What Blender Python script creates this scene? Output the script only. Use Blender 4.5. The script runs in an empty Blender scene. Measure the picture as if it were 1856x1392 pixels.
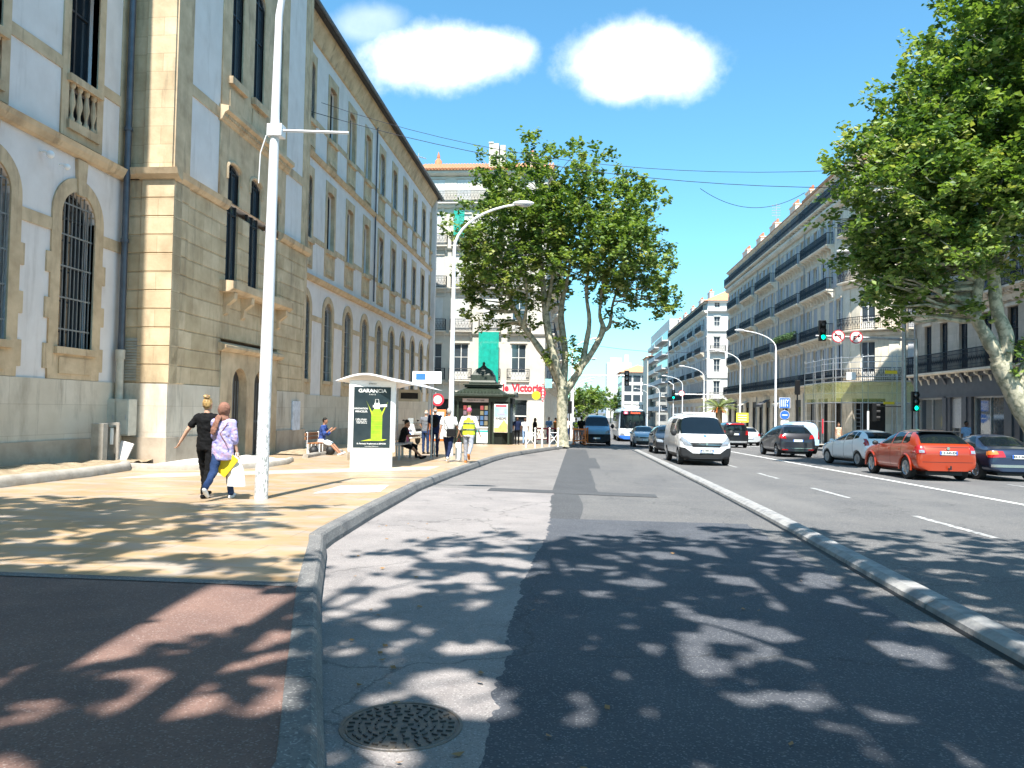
import bpy, bmesh, math, random
from mathutils import Vector, Matrix, noise
R = math.radians
SC = bpy.context.scene
COL = SC.collection
# ---------------------------------------------------------------- camera
cam = bpy.data.cameras.new("camera"); camo = bpy.data.objects.new("camera", cam); COL.objects.link(camo)
cam.sensor_width = 36; cam.lens = 36*1400/1856; cam.clip_start = .05; cam.clip_end = 12000
camo.matrix_world = Matrix.Translation((0, 0, 1.5)) @ Matrix.Rotation(R(4.78), 4, 'Z') @ Matrix.Rotation(R(91.92), 4, 'X') @ Matrix.Rotation(R(1.0), 4, 'Z')
SC.camera = camo
# ---------------------------------------------------------------- light
SUN_EL = 60; SUN_AZ = .6
sun = bpy.data.lights.new("sun", 'SUN'); suno = bpy.data.objects.new("sun", sun); COL.objects.link(suno)
sun.energy = 5.0; sun.angle = R(.53); sun.color = (1, .955, .88)
suno.rotation_euler = (R(90-SUN_EL), 0, R(-SUN_AZ))
w = bpy.data.worlds.new("World"); SC.world = w; w.use_nodes = True
nt = w.node_tree; nt.nodes.clear()
def N(t, ty, **k):
    n = t.nodes.new(ty)
    for a, b in k.items():
        if a.startswith('i_'): n.inputs[a[2:].replace('_', ' ')].default_value = b
        elif a[0] == '_': n.inputs[int(a[1:])].default_value = b
        else: setattr(n, a, b)
    return n
def build_world():
    L = nt.links.new
    out = N(nt, 'ShaderNodeOutputWorld'); bg = N(nt, 'ShaderNodeBackground', i_Strength=.11)
    sky = N(nt, 'ShaderNodeTexSky', sky_type='NISHITA', sun_disc=False, sun_elevation=R(SUN_EL), sun_rotation=R(180-SUN_AZ), air_density=1.0, dust_density=.6, ozone_density=1.3)
    tint = N(nt, 'ShaderNodeMix', data_type='RGBA', blend_type='MULTIPLY'); tint.inputs[0].default_value = 1
    tint.inputs[7].default_value = (.6, 1.06, 1.12, 1)
    L(sky.outputs[0], tint.inputs[6])
    tc = N(nt, 'ShaderNodeTexCoord'); sep = N(nt, 'ShaderNodeSeparateXYZ'); L(tc.outputs['Generated'], sep.inputs[0])
    def M(op, a, b=None, c=None):
        n = N(nt, 'ShaderNodeMath', operation=op)
        for i, v in enumerate((a, b, c)):
            if v is None: continue
            if hasattr(v, 'is_output') or isinstance(v, bpy.types.NodeSocket): L(v, n.inputs[i])
            else: n.inputs[i].default_value = v
        return n.outputs[0]
    az = M('DIVIDE', sep.outputs[0], sep.outputs[1]); el = M('DIVIDE', sep.outputs[2], sep.outputs[1])
    no = N(nt, 'ShaderNodeTexNoise', i_Scale=9., i_Detail=10., i_Roughness=.62); L(tc.outputs['Generated'], no.inputs['Vector'])
    no2 = N(nt, 'ShaderNodeTexNoise', i_Scale=38., i_Detail=6., i_Roughness=.6); L(tc.outputs['Generated'], no2.inputs['Vector'])
    tot = None
    for (ax, ey, rx, ry, amp) in CLOUDS:
        dx = M('DIVIDE', M('SUBTRACT', az, ax), rx); dy = M('DIVIDE', M('SUBTRACT', el, ey), ry)
        d = M('SQRT', M('ADD', M('MULTIPLY', dx, dx), M('MULTIPLY', dy, dy)))
        d = M('ADD', d, M('MULTIPLY', M('SUBTRACT', no.outputs[0], .5), 1.5))
        d = M('ADD', d, M('MULTIPLY', M('SUBTRACT', no2.outputs[0], .5), .5))
        m = N(nt, 'ShaderNodeMapRange', interpolation_type='SMOOTHSTEP'); L(d, m.inputs[0])
        m.inputs[1].default_value = 1.4; m.inputs[2].default_value = .45; m.inputs[3].default_value = 0; m.inputs[4].default_value = amp
        o = M('MULTIPLY', m.outputs[0], M('GREATER_THAN', sep.outputs[1], 0))
        tot = o if tot is None else M('MAXIMUM', tot, o)
    # brightness mottling inside the cloud
    mx = N(nt, 'ShaderNodeMix', data_type='RGBA'); L(tot, mx.inputs[0]); L(tint.outputs[2], mx.inputs[6])
    cr = N(nt, 'ShaderNodeMix', data_type='RGBA'); L(no2.outputs[0], cr.inputs[0]); cr.inputs[6].default_value = (5.2, 5.7, 6.0, 1); cr.inputs[7].default_value = (9.5, 9.6, 9.7, 1)
    L(cr.outputs[2], mx.inputs[7])
    L(mx.outputs[2], bg.inputs[0]); L(bg.outputs[0], out.inputs[0])
CLOUDS = [(-.19, .468, .085, .044, 1.0), (-.145, .468, .07, .036, 1.), (-.285, .515, .05, .025, .3), (.07, .462, .085, .042, 1.0), (.1, .452, .075, .042, 1.0), (.055, .435, .05, .03, 1.)]
build_world()
SC.view_settings.view_transform = 'Standard'; SC.view_settings.look = 'None'
SC.view_settings.exposure = 1.2; SC.view_settings.gamma = 1
# ---------------------------------------------------------------- helpers
rnd = random.Random(7)
def setp(o, label=None, cat=None, group=None, kind=None):
    if label: o['label'] = label
    if cat: o['category'] = cat
    if group: o['group'] = group
    if kind: o['kind'] = kind
    return o
def thing(name, label, cat, loc=(0, 0, 0), rz=0, group=None):
    o = bpy.data.objects.new(name, None); COL.objects.link(o); o.empty_display_size = .2
    o.location = loc; o.rotation_euler = (0, 0, rz)
    return setp(o, label, cat, group)
KIDS = {}
def link(o, parent=None):
    COL.objects.link(o)
    if parent is not None: o.parent = parent; KIDS.setdefault(parent.name, []).append(o)
    return o
def copy_tree(o, parent=None, loc=None, rz=None, label=None, group=None):
    c = o.copy(); link(c, parent)
    for ch in KIDS.get(o.name, []): copy_tree(ch, c)
    if loc is not None: c.location = loc
    if rz is not None: c.rotation_euler = (0, 0, rz)
    if label: c['label'] = label
    if group: c['group'] = group
    return c
def gz(y): return -.016*max(y, -40) if y < 150 else -2.4
PV = .18
def smooth_mesh(me, ang=40):
    for p in me.polygons: p.use_smooth = True
    try: me.set_sharp_from_angle(angle=R(ang))
    except Exception: pass
class MB:
    """collects polygons with a material index"""
    def __init__(s): s.v = []; s.f = []; s.m = []; s.mi = 0
    def add(s, vs, fs, mi=None):
        b = len(s.v); s.v += [tuple(v) for v in vs]
        for f in fs: s.f.append([i+b for i in f]); s.m.append(s.mi if mi is None else mi)
        return s
    def box(s, x0, x1, y0, y1, z0, z1, mi=None):
        return s.add([(x0,y0,z0),(x1,y0,z0),(x1,y1,z0),(x0,y1,z0),(x0,y0,z1),(x1,y0,z1),(x1,y1,z1),(x0,y1,z1)],
              [(0,3,2,1),(4,5,6,7),(0,1,5,4),(1,2,6,5),(2,3,7,6),(3,0,4,7)], mi)
    def obox(s, c, size, rot=(0,0,0), mi=None):
        from mathutils import Euler
        M = Euler(rot).to_matrix(); c = Vector(c); a, b, d = [v/2 for v in size]
        vs = [c+M@Vector(p) for p in [(-a,-b,-d),(a,-b,-d),(a,b,-d),(-a,b,-d),(-a,-b,d),(a,-b,d),(a,b,d),(-a,b,d)]]
        return s.add(vs, [(0,3,2,1),(4,5,6,7),(0,1,5,4),(1,2,6,5),(2,3,7,6),(3,0,4,7)], mi)
    def prism(s, poly, axis, a, b, mi=None):
        """poly in the other two axes (ordered x,y,z minus axis)"""
        n = len(poly)
        def P(p, t):
            q = list(p); q.insert('xyz'.index(axis), t); return tuple(q)
        vs = [P(p, a) for p in poly]+[P(p, b) for p in poly]
        fs = [tuple(range(n))[::-1], tuple(range(n, 2*n))]+[(i, (i+1) % n, n+(i+1) % n, n+i) for i in range(n)]
        return s.add(vs, fs, mi)
    def tube(s, pts, rs, n=8, cap=True, mi=None, sq=None):
        pts = [Vector(p) for p in pts]
        if not hasattr(rs, '__len__'): rs = [rs]*len(pts)
        vs = []; fs = []; up = None
        for i, p in enumerate(pts):
            d = (pts[min(i+1, len(pts)-1)]-pts[max(i-1, 0)]).normalized()
            if up is None:
                up = Vector((0, 0, 1)) if abs(d.z) < .9 else Vector((1, 0, 0))
            a = d.cross(up).normalized(); b = a.cross(d).normalized(); up = b
            for k in range(n):
                t = 2*math.pi*k/n
                vs.append(p+(a*math.cos(t)+b*math.sin(t)*(sq or 1))*rs[i])
        for i in range(len(pts)-1):
            for k in range(n):
                fs.append((i*n+k, i*n+(k+1) % n, (i+1)*n+(k+1) % n, (i+1)*n+k))
        if cap: fs += [tuple(range(n))[::-1], tuple(range((len(pts)-1)*n, len(pts)*n))]
        return s.add(vs, fs, mi)
    def lathe(s, prof, c=(0, 0, 0), n=16, axis='z', mi=None):
        vs = []; fs = []
        for r, z in prof:
            for k in range(n):
                t = 2*math.pi*k/n; x, y = r*math.cos(t), r*math.sin(t)
                vs.append((c[0]+x, c[1]+y, c[2]+z) if axis == 'z' else (c[0]+z, c[1]+x, c[2]+y) if axis == 'x' else (c[0]+y, c[1]+z, c[2]+x))
        m = len(prof)
        for i in range(m-1):
            for k in range(n): fs.append((i*n+k, i*n+(k+1) % n, (i+1)*n+(k+1) % n, (i+1)*n+k))
        fs += [tuple(range(n))[::-1], tuple(range((m-1)*n, m*n))]
        return s.add(vs, fs, mi)
    def ell(s, c, r, n=12, m=8, rot=None, mi=None):
        vs = []; fs = []
        M = rot if rot is not None else Matrix.Identity(3)
        for i in range(m+1):
            ph = math.pi*i/m
            for k in range(n):
                t = 2*math.pi*k/n
                vs.append(Vector(c)+M@Vector((r[0]*math.sin(ph)*math.cos(t), r[1]*math.sin(ph)*math.sin(t), r[2]*math.cos(ph))))
        for i in range(m):
            for k in range(n): fs.append((i*n+k, (i+1)*n+k, (i+1)*n+(k+1) % n, i*n+(k+1) % n))
        return s.add(vs, fs, mi)
    def sweep(s, path, prof, closed=False, mi=None):
        """prof: list of (offset sideways, z); path: list of (x,y,z) ; sideways = left normal"""
        P = [Vector(p) for p in path]; vs = []; fs = []; k = len(prof)
        for i, p in enumerate(P):
            d = P[min(i+1, len(P)-1)]-P[max(i-1, 0)]; d.z = 0; d.normalize(); nn = Vector((-d.y, d.x, 0))
            for (o, z) in prof: vs.append(p+nn*o+Vector((0, 0, z)))
        for i in range(len(P)-1):
            for j in range(k-1+(1 if closed else 0)):
                j2 = (j+1) % k
                fs.append((i*k+j, i*k+j2, (i+1)*k+j2, (i+1)*k+j))
        if closed: fs += [tuple(range(k)), tuple(range((len(P)-1)*k, len(P)*k))[::-1]]
        return s.add(vs, fs, mi)
    def mesh(s, name, mats, smooth=False, merge=True):
        me = bpy.data.meshes.new(name); me.from_pydata(s.v, [], s.f)
        if not isinstance(mats, (list, tuple)): mats = [mats]
        for m in mats: me.materials.append(m)
        me.polygons.foreach_set('material_index', s.m)
        bm = bmesh.new(); bm.from_mesh(me)
        if merge: bmesh.ops.remove_doubles(bm, verts=bm.verts, dist=1e-5)
        bmesh.ops.recalc_face_normals(bm, faces=bm.faces); bm.to_mesh(me); bm.free()
        if smooth: smooth_mesh(me, smooth if smooth is not True else 40)
        return me
    def build(s, name, mats, parent=None, loc=(0, 0, 0), rz=0, smooth=False, bevel=0, merge=True):
        o = bpy.data.objects.new(name, s.mesh(name, mats, smooth, merge)); link(o, parent)
        o.location = loc; o.rotation_euler = (0, 0, rz)
        if bevel:
            m = o.modifiers.new('b', 'BEVEL'); m.width = bevel; m.segments = 2; m.limit_method = 'ANGLE'; m.angle_limit = R(50)
        return o
def evalmesh(o):
    dg = bpy.context.evaluated_depsgraph_get(); dg.update()
    return bpy.data.meshes.new_from_object(o.evaluated_get(dg))
# flat panel (u, z) with holes, thickness t; front face at y = -proud, local frame: x = u, y inward, z up
def panel_mesh(name, outline, holes, t, proud=0., mat=None):
    cu = bpy.data.curves.new(name, 'CURVE'); cu.dimensions = '2D'; cu.fill_mode = 'BOTH'; cu.extrude = t/2
    for poly in [outline]+list(holes):
        sp = cu.splines.new('POLY'); sp.points.add(len(poly)-1)
        for i, p in enumerate(poly): sp.points[i].co = (p[0], p[1], 0, 1)
        sp.use_cyclic_u = True
    o = bpy.data.objects.new(name, cu); COL.objects.link(o)
    me = evalmesh(o); bpy.data.objects.remove(o); bpy.data.curves.remove(cu)
    for v in me.vertices:
        x, y, z = v.co; v.co = (x, -proud+t/2+z, y)
    bm = bmesh.new(); bm.from_mesh(me); bmesh.ops.recalc_face_normals(bm, faces=bm.faces); bm.to_mesh(me); bm.free()
    me.name = name; me.materials.clear()
    if mat: me.materials.append(mat)
    return me
def panel(name, outline, holes, t, mat, parent, loc=(0, 0, 0), rz=0, proud=0.):
    o = bpy.data.objects.new(name, panel_mesh(name, outline, holes, t, proud, mat)); link(o, parent); o.location = loc; o.rotation_euler = (0, 0, rz)
    return o
def rect(u0, u1, z0, z1): return [(u0, z0), (u1, z0), (u1, z1), (u0, z1)]
def arch(u0, u1, z0, z1, rise=None, n=12):
    """z1 = top of arch; rise = height of the arched part (half width = full round)"""
    c = (u0+u1)/2; r = (u1-u0)/2; rise = r if rise is None else rise
    pts = [(u0, z0), (u1, z0)]
    for i in range(n+1):
        t = math.pi*i/n; pts.append((c+r*math.cos(t), z1-rise+rise*math.sin(t)))
    return pts
def text_mesh(txt, size, depth=.004, bold=0., sx=1., align='CENTER'):
    cu = bpy.data.curves.new('t', 'FONT'); cu.body = txt; cu.size = size; cu.extrude = depth/2; cu.offset = bold; cu.align_x = align; cu.align_y = 'CENTER'
    cu.resolution_u = 3
    o = bpy.data.objects.new('t', cu); COL.objects.link(o); me = evalmesh(o); bpy.data.objects.remove(o); bpy.data.curves.remove(cu)
    for v in me.vertices: x, y, z = v.co; v.co = (x*sx, -z, y)
    return me
def text(name, txt, size, mat, parent, loc, rz=0, bold=0., sx=1., align='CENTER', depth=.006, tilt=0):
    me = text_mesh(txt, size, depth, bold, sx, align); me.materials.clear(); me.materials.append(mat)
    o = bpy.data.objects.new(name, me); link(o, parent); o.location = loc; o.rotation_euler = (0, tilt, rz); return o
# ---------------------------------------------------------------- materials
def mat(name, col, rough=.7, metal=0., var=.12, scale=3., col2=None, bump=0., bscale=None, spec=.5, coat=0., emit=None, estr=1., detail=6, stretch=None, trans=0., thr=None, extra=None):
    m = bpy.data.materials.new(name); m.use_nodes = True; t = m.node_tree; b = t.nodes['Principled BSDF']; L = t.links.new
    b.inputs['Roughness'].default_value = rough; b.inputs['Metallic'].default_value = metal
    b.inputs['Specular IOR Level'].default_value = spec; b.inputs['Coat Weight'].default_value = coat; b.inputs['Coat Roughness'].default_value = .04
    if trans: b.inputs['Transmission Weight'].default_value = trans
    tc = N(t, 'ShaderNodeTexCoord'); mp = N(t, 'ShaderNodeMapping'); L(tc.outputs['Object'], mp.inputs[0])
    if stretch: mp.inputs['Scale'].default_value = stretch
    no = N(t, 'ShaderNodeTexNoise', i_Scale=scale, i_Detail=float(detail), i_Roughness=.6); L(mp.outputs[0], no.inputs['Vector'])
    c2 = col2 or tuple(c*(1-var*2) for c in col)
    c1 = col if col2 else tuple(min(1, c*(1+var)) for c in col)
    mx = N(t, 'ShaderNodeMix', data_type='RGBA'); mx.inputs[6].default_value = (*c2, 1); mx.inputs[7].default_value = (*c1, 1)
    mr = N(t, 'ShaderNodeMapRange'); mr.inputs[1].default_value, mr.inputs[2].default_value = thr or (.32, .68); L(no.outputs[0], mr.inputs[0]); L(mr.outputs[0], mx.inputs[0])
    cur = mx.outputs[2]
    if extra: cur = extra(t, mp, cur)
    L(cur, b.inputs['Base Color'])
    if bump:
        n2 = N(t, 'ShaderNodeTexNoise', i_Scale=bscale or scale*6, i_Detail=4.); L(mp.outputs[0], n2.inputs['Vector'])
        bp = N(t, 'ShaderNodeBump', i_Strength=bump, i_Distance=.02); L(n2.outputs[0], bp.inputs['Height']); L(bp.outputs[0], b.inputs['Normal'])
    if emit: b.inputs['Emission Color'].default_value = (*emit, 1); b.inputs['Emission Strength'].default_value = estr
    return m
def over(t, cur, fac, col, blend='MIX'):
    mx = N(t, 'ShaderNodeMix', data_type='RGBA', blend_type=blend)
    if hasattr(fac, 'default_value') and not isinstance(fac, float): t.links.new(fac, mx.inputs[0])
    else: mx.inputs[0].default_value = fac
    t.links.new(cur, mx.inputs[6]); mx.inputs[7].default_value = (*col, 1); return mx.outputs[2]
def ramp(t, sock, a, b, c=0., d=1.):
    m = N(t, 'ShaderNodeMapRange'); t.links.new(sock, m.inputs[0]); m.inputs[1].default_value = a; m.inputs[2].default_value = b; m.inputs[3].default_value = c; m.inputs[4].default_value = d
    return m.outputs[0]
def tex(t, mp, sc, kind='ShaderNodeTexNoise', stretch=None, out=0, **k):
    src = mp.outputs[0]
    if stretch:
        m2 = N(t, 'ShaderNodeMapping'); m2.inputs['Scale'].default_value = stretch; t.links.new(src, m2.inputs[0]); src = m2.outputs[0]
    n = N(t, kind, i_Scale=sc, **k); t.links.new(src, n.inputs['Vector']); return n.outputs[out]
def wear(t, mp, cur):
    v = tex(t, mp, .55, 'ShaderNodeTexVoronoi', out=0, feature='DISTANCE_TO_EDGE') if False else None
    n = N(t, 'ShaderNodeTexVoronoi', feature='DISTANCE_TO_EDGE', i_Scale=.5); d = N(t, 'ShaderNodeTexNoise', i_Scale=2.2, i_Detail=6.); t.links.new(mp.outputs[0], d.inputs['Vector'])
    ad = N(t, 'ShaderNodeMix', data_type='VECTOR'); ad.inputs[0].default_value = .35; t.links.new(mp.outputs[0], ad.inputs[4]); t.links.new(d.outputs[1], ad.inputs[5]); t.links.new(ad.outputs[1], n.inputs['Vector'])
    cur = over(t, cur, ramp(t, n.outputs[0], .0, .006, .55, 0), (.03, .03, .03))
    return over(t, cur, ramp(t, tex(t, mp, 1.7, i_Detail=4.), .66, .74, 0, .35), (.05, .05, .05))
def speckle(t, mp, cur, dark=(.03, .03, .03), light=(.6, .58, .55), sc=90.):
    sc *= 1.6
    v = tex(t, mp, sc, 'ShaderNodeTexVoronoi', out=1)
    s = N(t, 'ShaderNodeSeparateColor'); t.links.new(v, s.inputs[0])
    cur = over(t, cur, ramp(t, s.outputs[0], .86, .95, 0, .3), light)
    return over(t, cur, ramp(t, s.outputs[1], .82, .95, 0, .35), dark)
def stains(col=(.16, .12, .08), sc=.8, amt=.5, st=(1, 1, .35)):
    def f(t, mp, cur):
        n = tex(t, mp, sc, i_Detail=8., i_Roughness=.65, stretch=st)
        return over(t, cur, ramp(t, n, .55, .74, 0, amt), col)
    return f
def blocks(mortar, size=(1.1, .5), amt=.7, horiz=True, tint=None, face='x'):
    """brick joints on the wall; face = axis that runs along the wall"""
    def f(t, mp, cur):
        s = N(t, 'ShaderNodeSeparateXYZ'); t.links.new(mp.outputs[0], s.inputs[0]); c = N(t, 'ShaderNodeCombineXYZ')
        t.links.new(s.outputs[0 if face == 'x' else 1], c.inputs[0]); t.links.new(s.outputs[2], c.inputs[1])
        b = N(t, 'ShaderNodeTexBrick', i_Scale=1., i_Mortar_Size=.008, i_Mortar_Smooth=.3, i_Brick_Width=size[0], i_Row_Height=size[1], i_Color1=(1, 1, 1, 1), i_Color2=(.78, .76, .7, 1), i_Mortar=(*mortar, 1))
        t.links.new(c.outputs[0], b.inputs['Vector'])
        mx = N(t, 'ShaderNodeMix', data_type='RGBA', blend_type='MULTIPLY'); mx.inputs[0].default_value = amt
        t.links.new(cur, mx.inputs[6]); t.links.new(b.outputs[0], mx.inputs[7])
        return stains((.13, .1, .07), 1.7, .6, (1.5, 1.5, .25))(t, mp, stains(amt=.6)(t, mp, mx.outputs[2]))
    return f
M = {}
M['asphalt'] = mat('asphalt', (.125, .121, .118), .9, scale=.7, col2=(.088, .087, .09), bump=.25, bscale=60, extra=lambda t, m, c: speckle(t, m, over(t, wear(t, m, c), ramp(t, tex(t, m, .35, i_Detail=5., stretch=(1.5, .25, 1)), .5, .68, 0, .45), (.165, .157, .15)), sc=70.))
M['asphalt_dark'] = mat('asphalt_dark', (.072, .077, .09), .85, scale=1.3, col2=(.05, .055, .068), bump=.3, bscale=70, extra=lambda t, m, c: speckle(t, m, wear(t, m, c), sc=75., light=(.4, .4, .4)))  # dark asphalt, its base made bluer for the navy cast of the shade
M['asphalt_pale'] = mat('asphalt_pale', (.275, .25, .242), .9, scale=1.1, col2=(.195, .18, .178), bump=.25, bscale=55, extra=lambda t, m, c: speckle(t, m, over(t, wear(t, m, c), ramp(t, tex(t, m, 2.3, i_Detail=9., i_Roughness=.7), .56, .66, 0, .5), (.17, .15, .145)), sc=85.))
M['asphalt_red'] = mat('asphalt_red', (.21, .125, .1), .9, scale=1.6, col2=(.15, .09, .076), bump=.3, bscale=60, extra=lambda t, m, c: speckle(t, m, c, sc=80., light=(.5, .42, .38)))
def paving_extra(t, m, c):
    n = tex(t, m, 1.5, i_Detail=9., i_Roughness=.65, i_Distortion=.6, stretch=(.7, 2.0, 1)); c = over(t, c, ramp(t, n, .46, .6, 0, .8), (.38, .345, .315))
    n = tex(t, m, 3.1, i_Detail=9., i_Roughness=.65, stretch=(.7, 2.4, 1)); c = over(t, c, ramp(t, n, .56, .66, 0, .7), (.46, .25, .1))
    s = N(t, 'ShaderNodeTexBrick', i_Scale=1., i_Mortar_Size=.006, i_Brick_Width=.9, i_Row_Height=.6, i_Color1=(1, 1, 1, 1), i_Color2=(.86, .84, .8, 1), i_Mortar=(.45, .42, .38, 1)); t.links.new(m.outputs[0], s.inputs['Vector'])
    mx = N(t, 'ShaderNodeMix', data_type='RGBA', blend_type='MULTIPLY'); mx.inputs[0].default_value = .8; t.links.new(c, mx.inputs[6]); t.links.new(s.outputs[0], mx.inputs[7])
    return over(t, mx.outputs[2], ramp(t, tex(t, m, .7, i_Detail=7.), .55, .75, 0, .6), (.28, .235, .2))
M['paving'] = mat('paving', (.46, .32, .175), .4, scale=.8, col2=(.38, .265, .15), bump=.08, bscale=20, extra=paving_extra)
M['kerb'] = mat('kerb_stone', (.19, .185, .178), .85, scale=2.5, col2=(.11, .11, .112), bump=.3, bscale=30, extra=lambda t, m, c: speckle(t, m, c, sc=60.))
M['divider'] = mat('divider_stone', (.32, .315, .305), .85, scale=6, col2=(.2, .2, .205), bump=.3, bscale=30, thr=(.36, .58), extra=stains((.17, .17, .17), 5., .6, (1, .4, 1)))
M['paint'] = mat('road_paint', (.72, .72, .7), .7, scale=9, col2=(.3, .3, .3), thr=(.36, .46))
M['paint_worn'] = mat('road_paint_worn', (.5, .5, .49), .8, scale=9, col2=(.17, .17, .17), thr=(.42, .6))
M['iron'] = mat('cast_iron', (.13, .125, .12), .55, .6, scale=20, col2=(.2, .16, .12), bump=.2)
M['plaster'] = mat('pale_plaster', (.74, .69, .665), .9, scale=1.4, col2=(.66, .605, .575), bump=.1, bscale=25, extra=lambda t, m, c: stains((.4, .35, .31), 1.6, .5, (1.6, 1.6, .2))(t, m, stains((.46, .4, .36), .7, .5)(t, m, c)))
M['stone'] = mat('yellow_limestone', (.64, .49, .32), .88, scale=1.6, col2=(.43, .315, .195), bump=.25, bscale=14, extra=lambda t, m, c: stains((.1, .075, .05), 1.6, .75, (1.6, 1.6, .22))(t, m, stains((.2, .15, .1), .9, .7)(t, m, c)))
M['stone_blocks'] = mat('limestone_blocks', (.68, .54, .36), .88, scale=1.3, col2=(.46, .345, .215), bump=.25, bscale=14, extra=blocks((.55, .5, .45), (1.05, .51), .8))
M['plinth'] = mat('plinth_stone', (.68, .61, .51), .85, scale=.9, col2=(.56, .485, .39), bump=.15, bscale=16, extra=blocks((.5, .45, .4), (1.9, .72), .5))
M['plinth_dirty'] = mat('plinth_dirty', (.5, .42, .33), .9, scale=1.2, col2=(.33, .265, .2), bump=.2, bscale=16, extra=stains((.08, .06, .045), .9, .8))
M['dark_glass'] = mat('dark_window_glass', (.02, .026, .032), .06, var=.1, spec=.8)
M['blue_glass'] = mat('sky_window_glass', (.045, .06, .075), .05, var=.1, spec=1.)
M['frame_dark'] = mat('dark_frame', (.02, .023, .028), .5)
M['frame_white'] = mat('white_joinery', (.68, .67, .64), .6, var=.06)
M['bars'] = mat('grille_metal', (.22, .23, .23), .6, .3)
M['zinc'] = mat('zinc', (.1, .115, .14), .5, .5)
M['pipe_cream'] = mat('cream_pipe', (.5, .46, .38), .6)
M['roof_dark'] = mat('dark_roof', (.035, .033, .035), .8)
M['louvre'] = mat('vent_louvre', (.42, .38, .31), .7)
M['cabinet'] = mat('beige_cabinet', (.5, .49, .43), .55, var=.06, scale=6)
M['concrete'] = mat('old_concrete', (.42, .38, .33), .9, scale=3, col2=(.27, .24, .2), bump=.3)
M['white_stone'] = mat('white_gravel', (.75, .73, .7), .9, scale=30, col2=(.42, .4, .36), bump=.8, bscale=40)
M['earth'] = mat('dry_earth', (.38, .3, .2), .95, scale=6, col2=(.2, .15, .09), bump=.8, bscale=25)
M['white_metal'] = mat('white_metal', (.8, .8, .8), .35, var=.04, scale=5)
def pole_extra(t, m, c):
    s = N(t, 'ShaderNodeSeparateXYZ'); t.links.new(m.outputs[0], s.inputs[0])
    n = tex(t, m, 22., i_Detail=8., i_Roughness=.75, stretch=(1, 1, .45))
    g = N(t, 'ShaderNodeMath', operation='MULTIPLY'); t.links.new(ramp(t, n, .5, .56, 0, .8), g.inputs[0]); t.links.new(ramp(t, s.outputs[2], 2.3, .9), g.inputs[1])
    return over(t, c, g.outputs[0], (.16, .18, .17))
M['pole_scratched'] = mat('scratched_white_pole', (.82, .82, .83), .4, var=.04, scale=4, extra=pole_extra)
M['galv'] = mat('galvanised', (.45, .46, .47), .4, .5, var=.1, scale=8)
M['white'] = mat('plain_white', (.82, .82, .8), .5, var=.03)
M['black'] = mat('plain_black', (.008, .008, .009), .5, spec=.3)
M['red'] = mat('sign_red', (.55, .03, .05), .45, var=.05)
M['orange'] = mat('orange_plastic', (.75, .2, .04), .5, var=.05)
M['blue'] = mat('sign_blue', (.03, .14, .55), .45, var=.05)
M['green_net'] = mat('green_netting', (.0, .4, .3), .8, scale=14, col2=(.0, .3, .24))
M['kiosk'] = mat('kiosk_green', (.035, .048, .034), .45, scale=8, col2=(.022, .03, .022), spec=.3)
M['kiosk_dark'] = mat('kiosk_dark', (.01, .013, .01), .5, spec=.25)
M['tile'] = mat('clay_tile', (.6, .27, .13), .85, scale=5, col2=(.42, .2, .11), bump=.3, extra=stains((.62, .48, .34), 3, .7))
M['terracotta'] = mat('terracotta', (.55, .2, .1), .85)
M['wood'] = mat('bench_wood', (.3, .13, .05), .6, scale=6, stretch=(1, 8, 8))
M['rail'] = mat('iron_railing', (.012, .017, .03), .55, spec=.3)
M['awn'] = mat('awning_grey', (.1, .1, .11), .8)
M['yellow'] = mat('safety_yellow', (.75, .55, .02), .6, var=.05)
# ================================================================ GROUND
def sheet(name, quads, m, dz=0., kind='structure', parent=None):
    mb = MB()
    for q in quads: mb.add([(x, y, gz(y)+dz) for x, y in q], [tuple(range(len(q)))])
    o = mb.build(name, m, parent)
    if kind: o['kind'] = kind
    return o
mb = MB(); ys = [-60, -20, 0, 5, 10, 20, 30, 40, 60, 80, 100, 125, 150, 200, 300, 600, 1500, 4500]
xs = [-1500, -300, -60, -20, 0, 20, 60, 300, 1500]
mb.add([(x, y, gz(y)) for y in ys for x in xs], [(j*len(xs)+i, j*len(xs)+i+1, (j+1)*len(xs)+i+1, (j+1)*len(xs)+i) for j in range(len(ys)-1) for i in range(len(xs)-1)])
setp(mb.build('road', M['asphalt']), kind='structure')
KERB = [(-.35, -12), (-.45, -4), (-.6, 0), (-.95, 3), (-1.25, 3.85), (-1.54, 4.71), (-2.01, 6.07), (-2.74, 8.45), (-2.86, 8.75), (-3.05, 11.6), (-3.28, 16.3), (-3.25, 20), (-3.16, 24.4), (-3.05, 29), (-2.84, 32.4), (-2.35, 36), (-1.7, 40), (-1.0, 44), (-.4, 47.2), (-.05, 50), (.0, 56), (-.0, 75), (-.0, 150), (0, 300)]
def kx(y):
    for a, b in zip(KERB, KERB[1:]):
        if a[1] <= y <= b[1]: return a[0]+(b[0]-a[0])*(y-a[1])/(b[1]-a[1])
    return KERB[0][0] if y < KERB[0][1] else KERB[-1][0]
def frange(a, b, s):
    n = max(1, int(round((b-a)/s))); return [a+(b-a)*i/n for i in range(n+1)]
def jag(x, y, a=.05, f=3.): return x+a*(noise.noise(Vector((x*3, y*f, 1.7)))*2+noise.noise(Vector((x, y*f*4, 7.7))))
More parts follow.
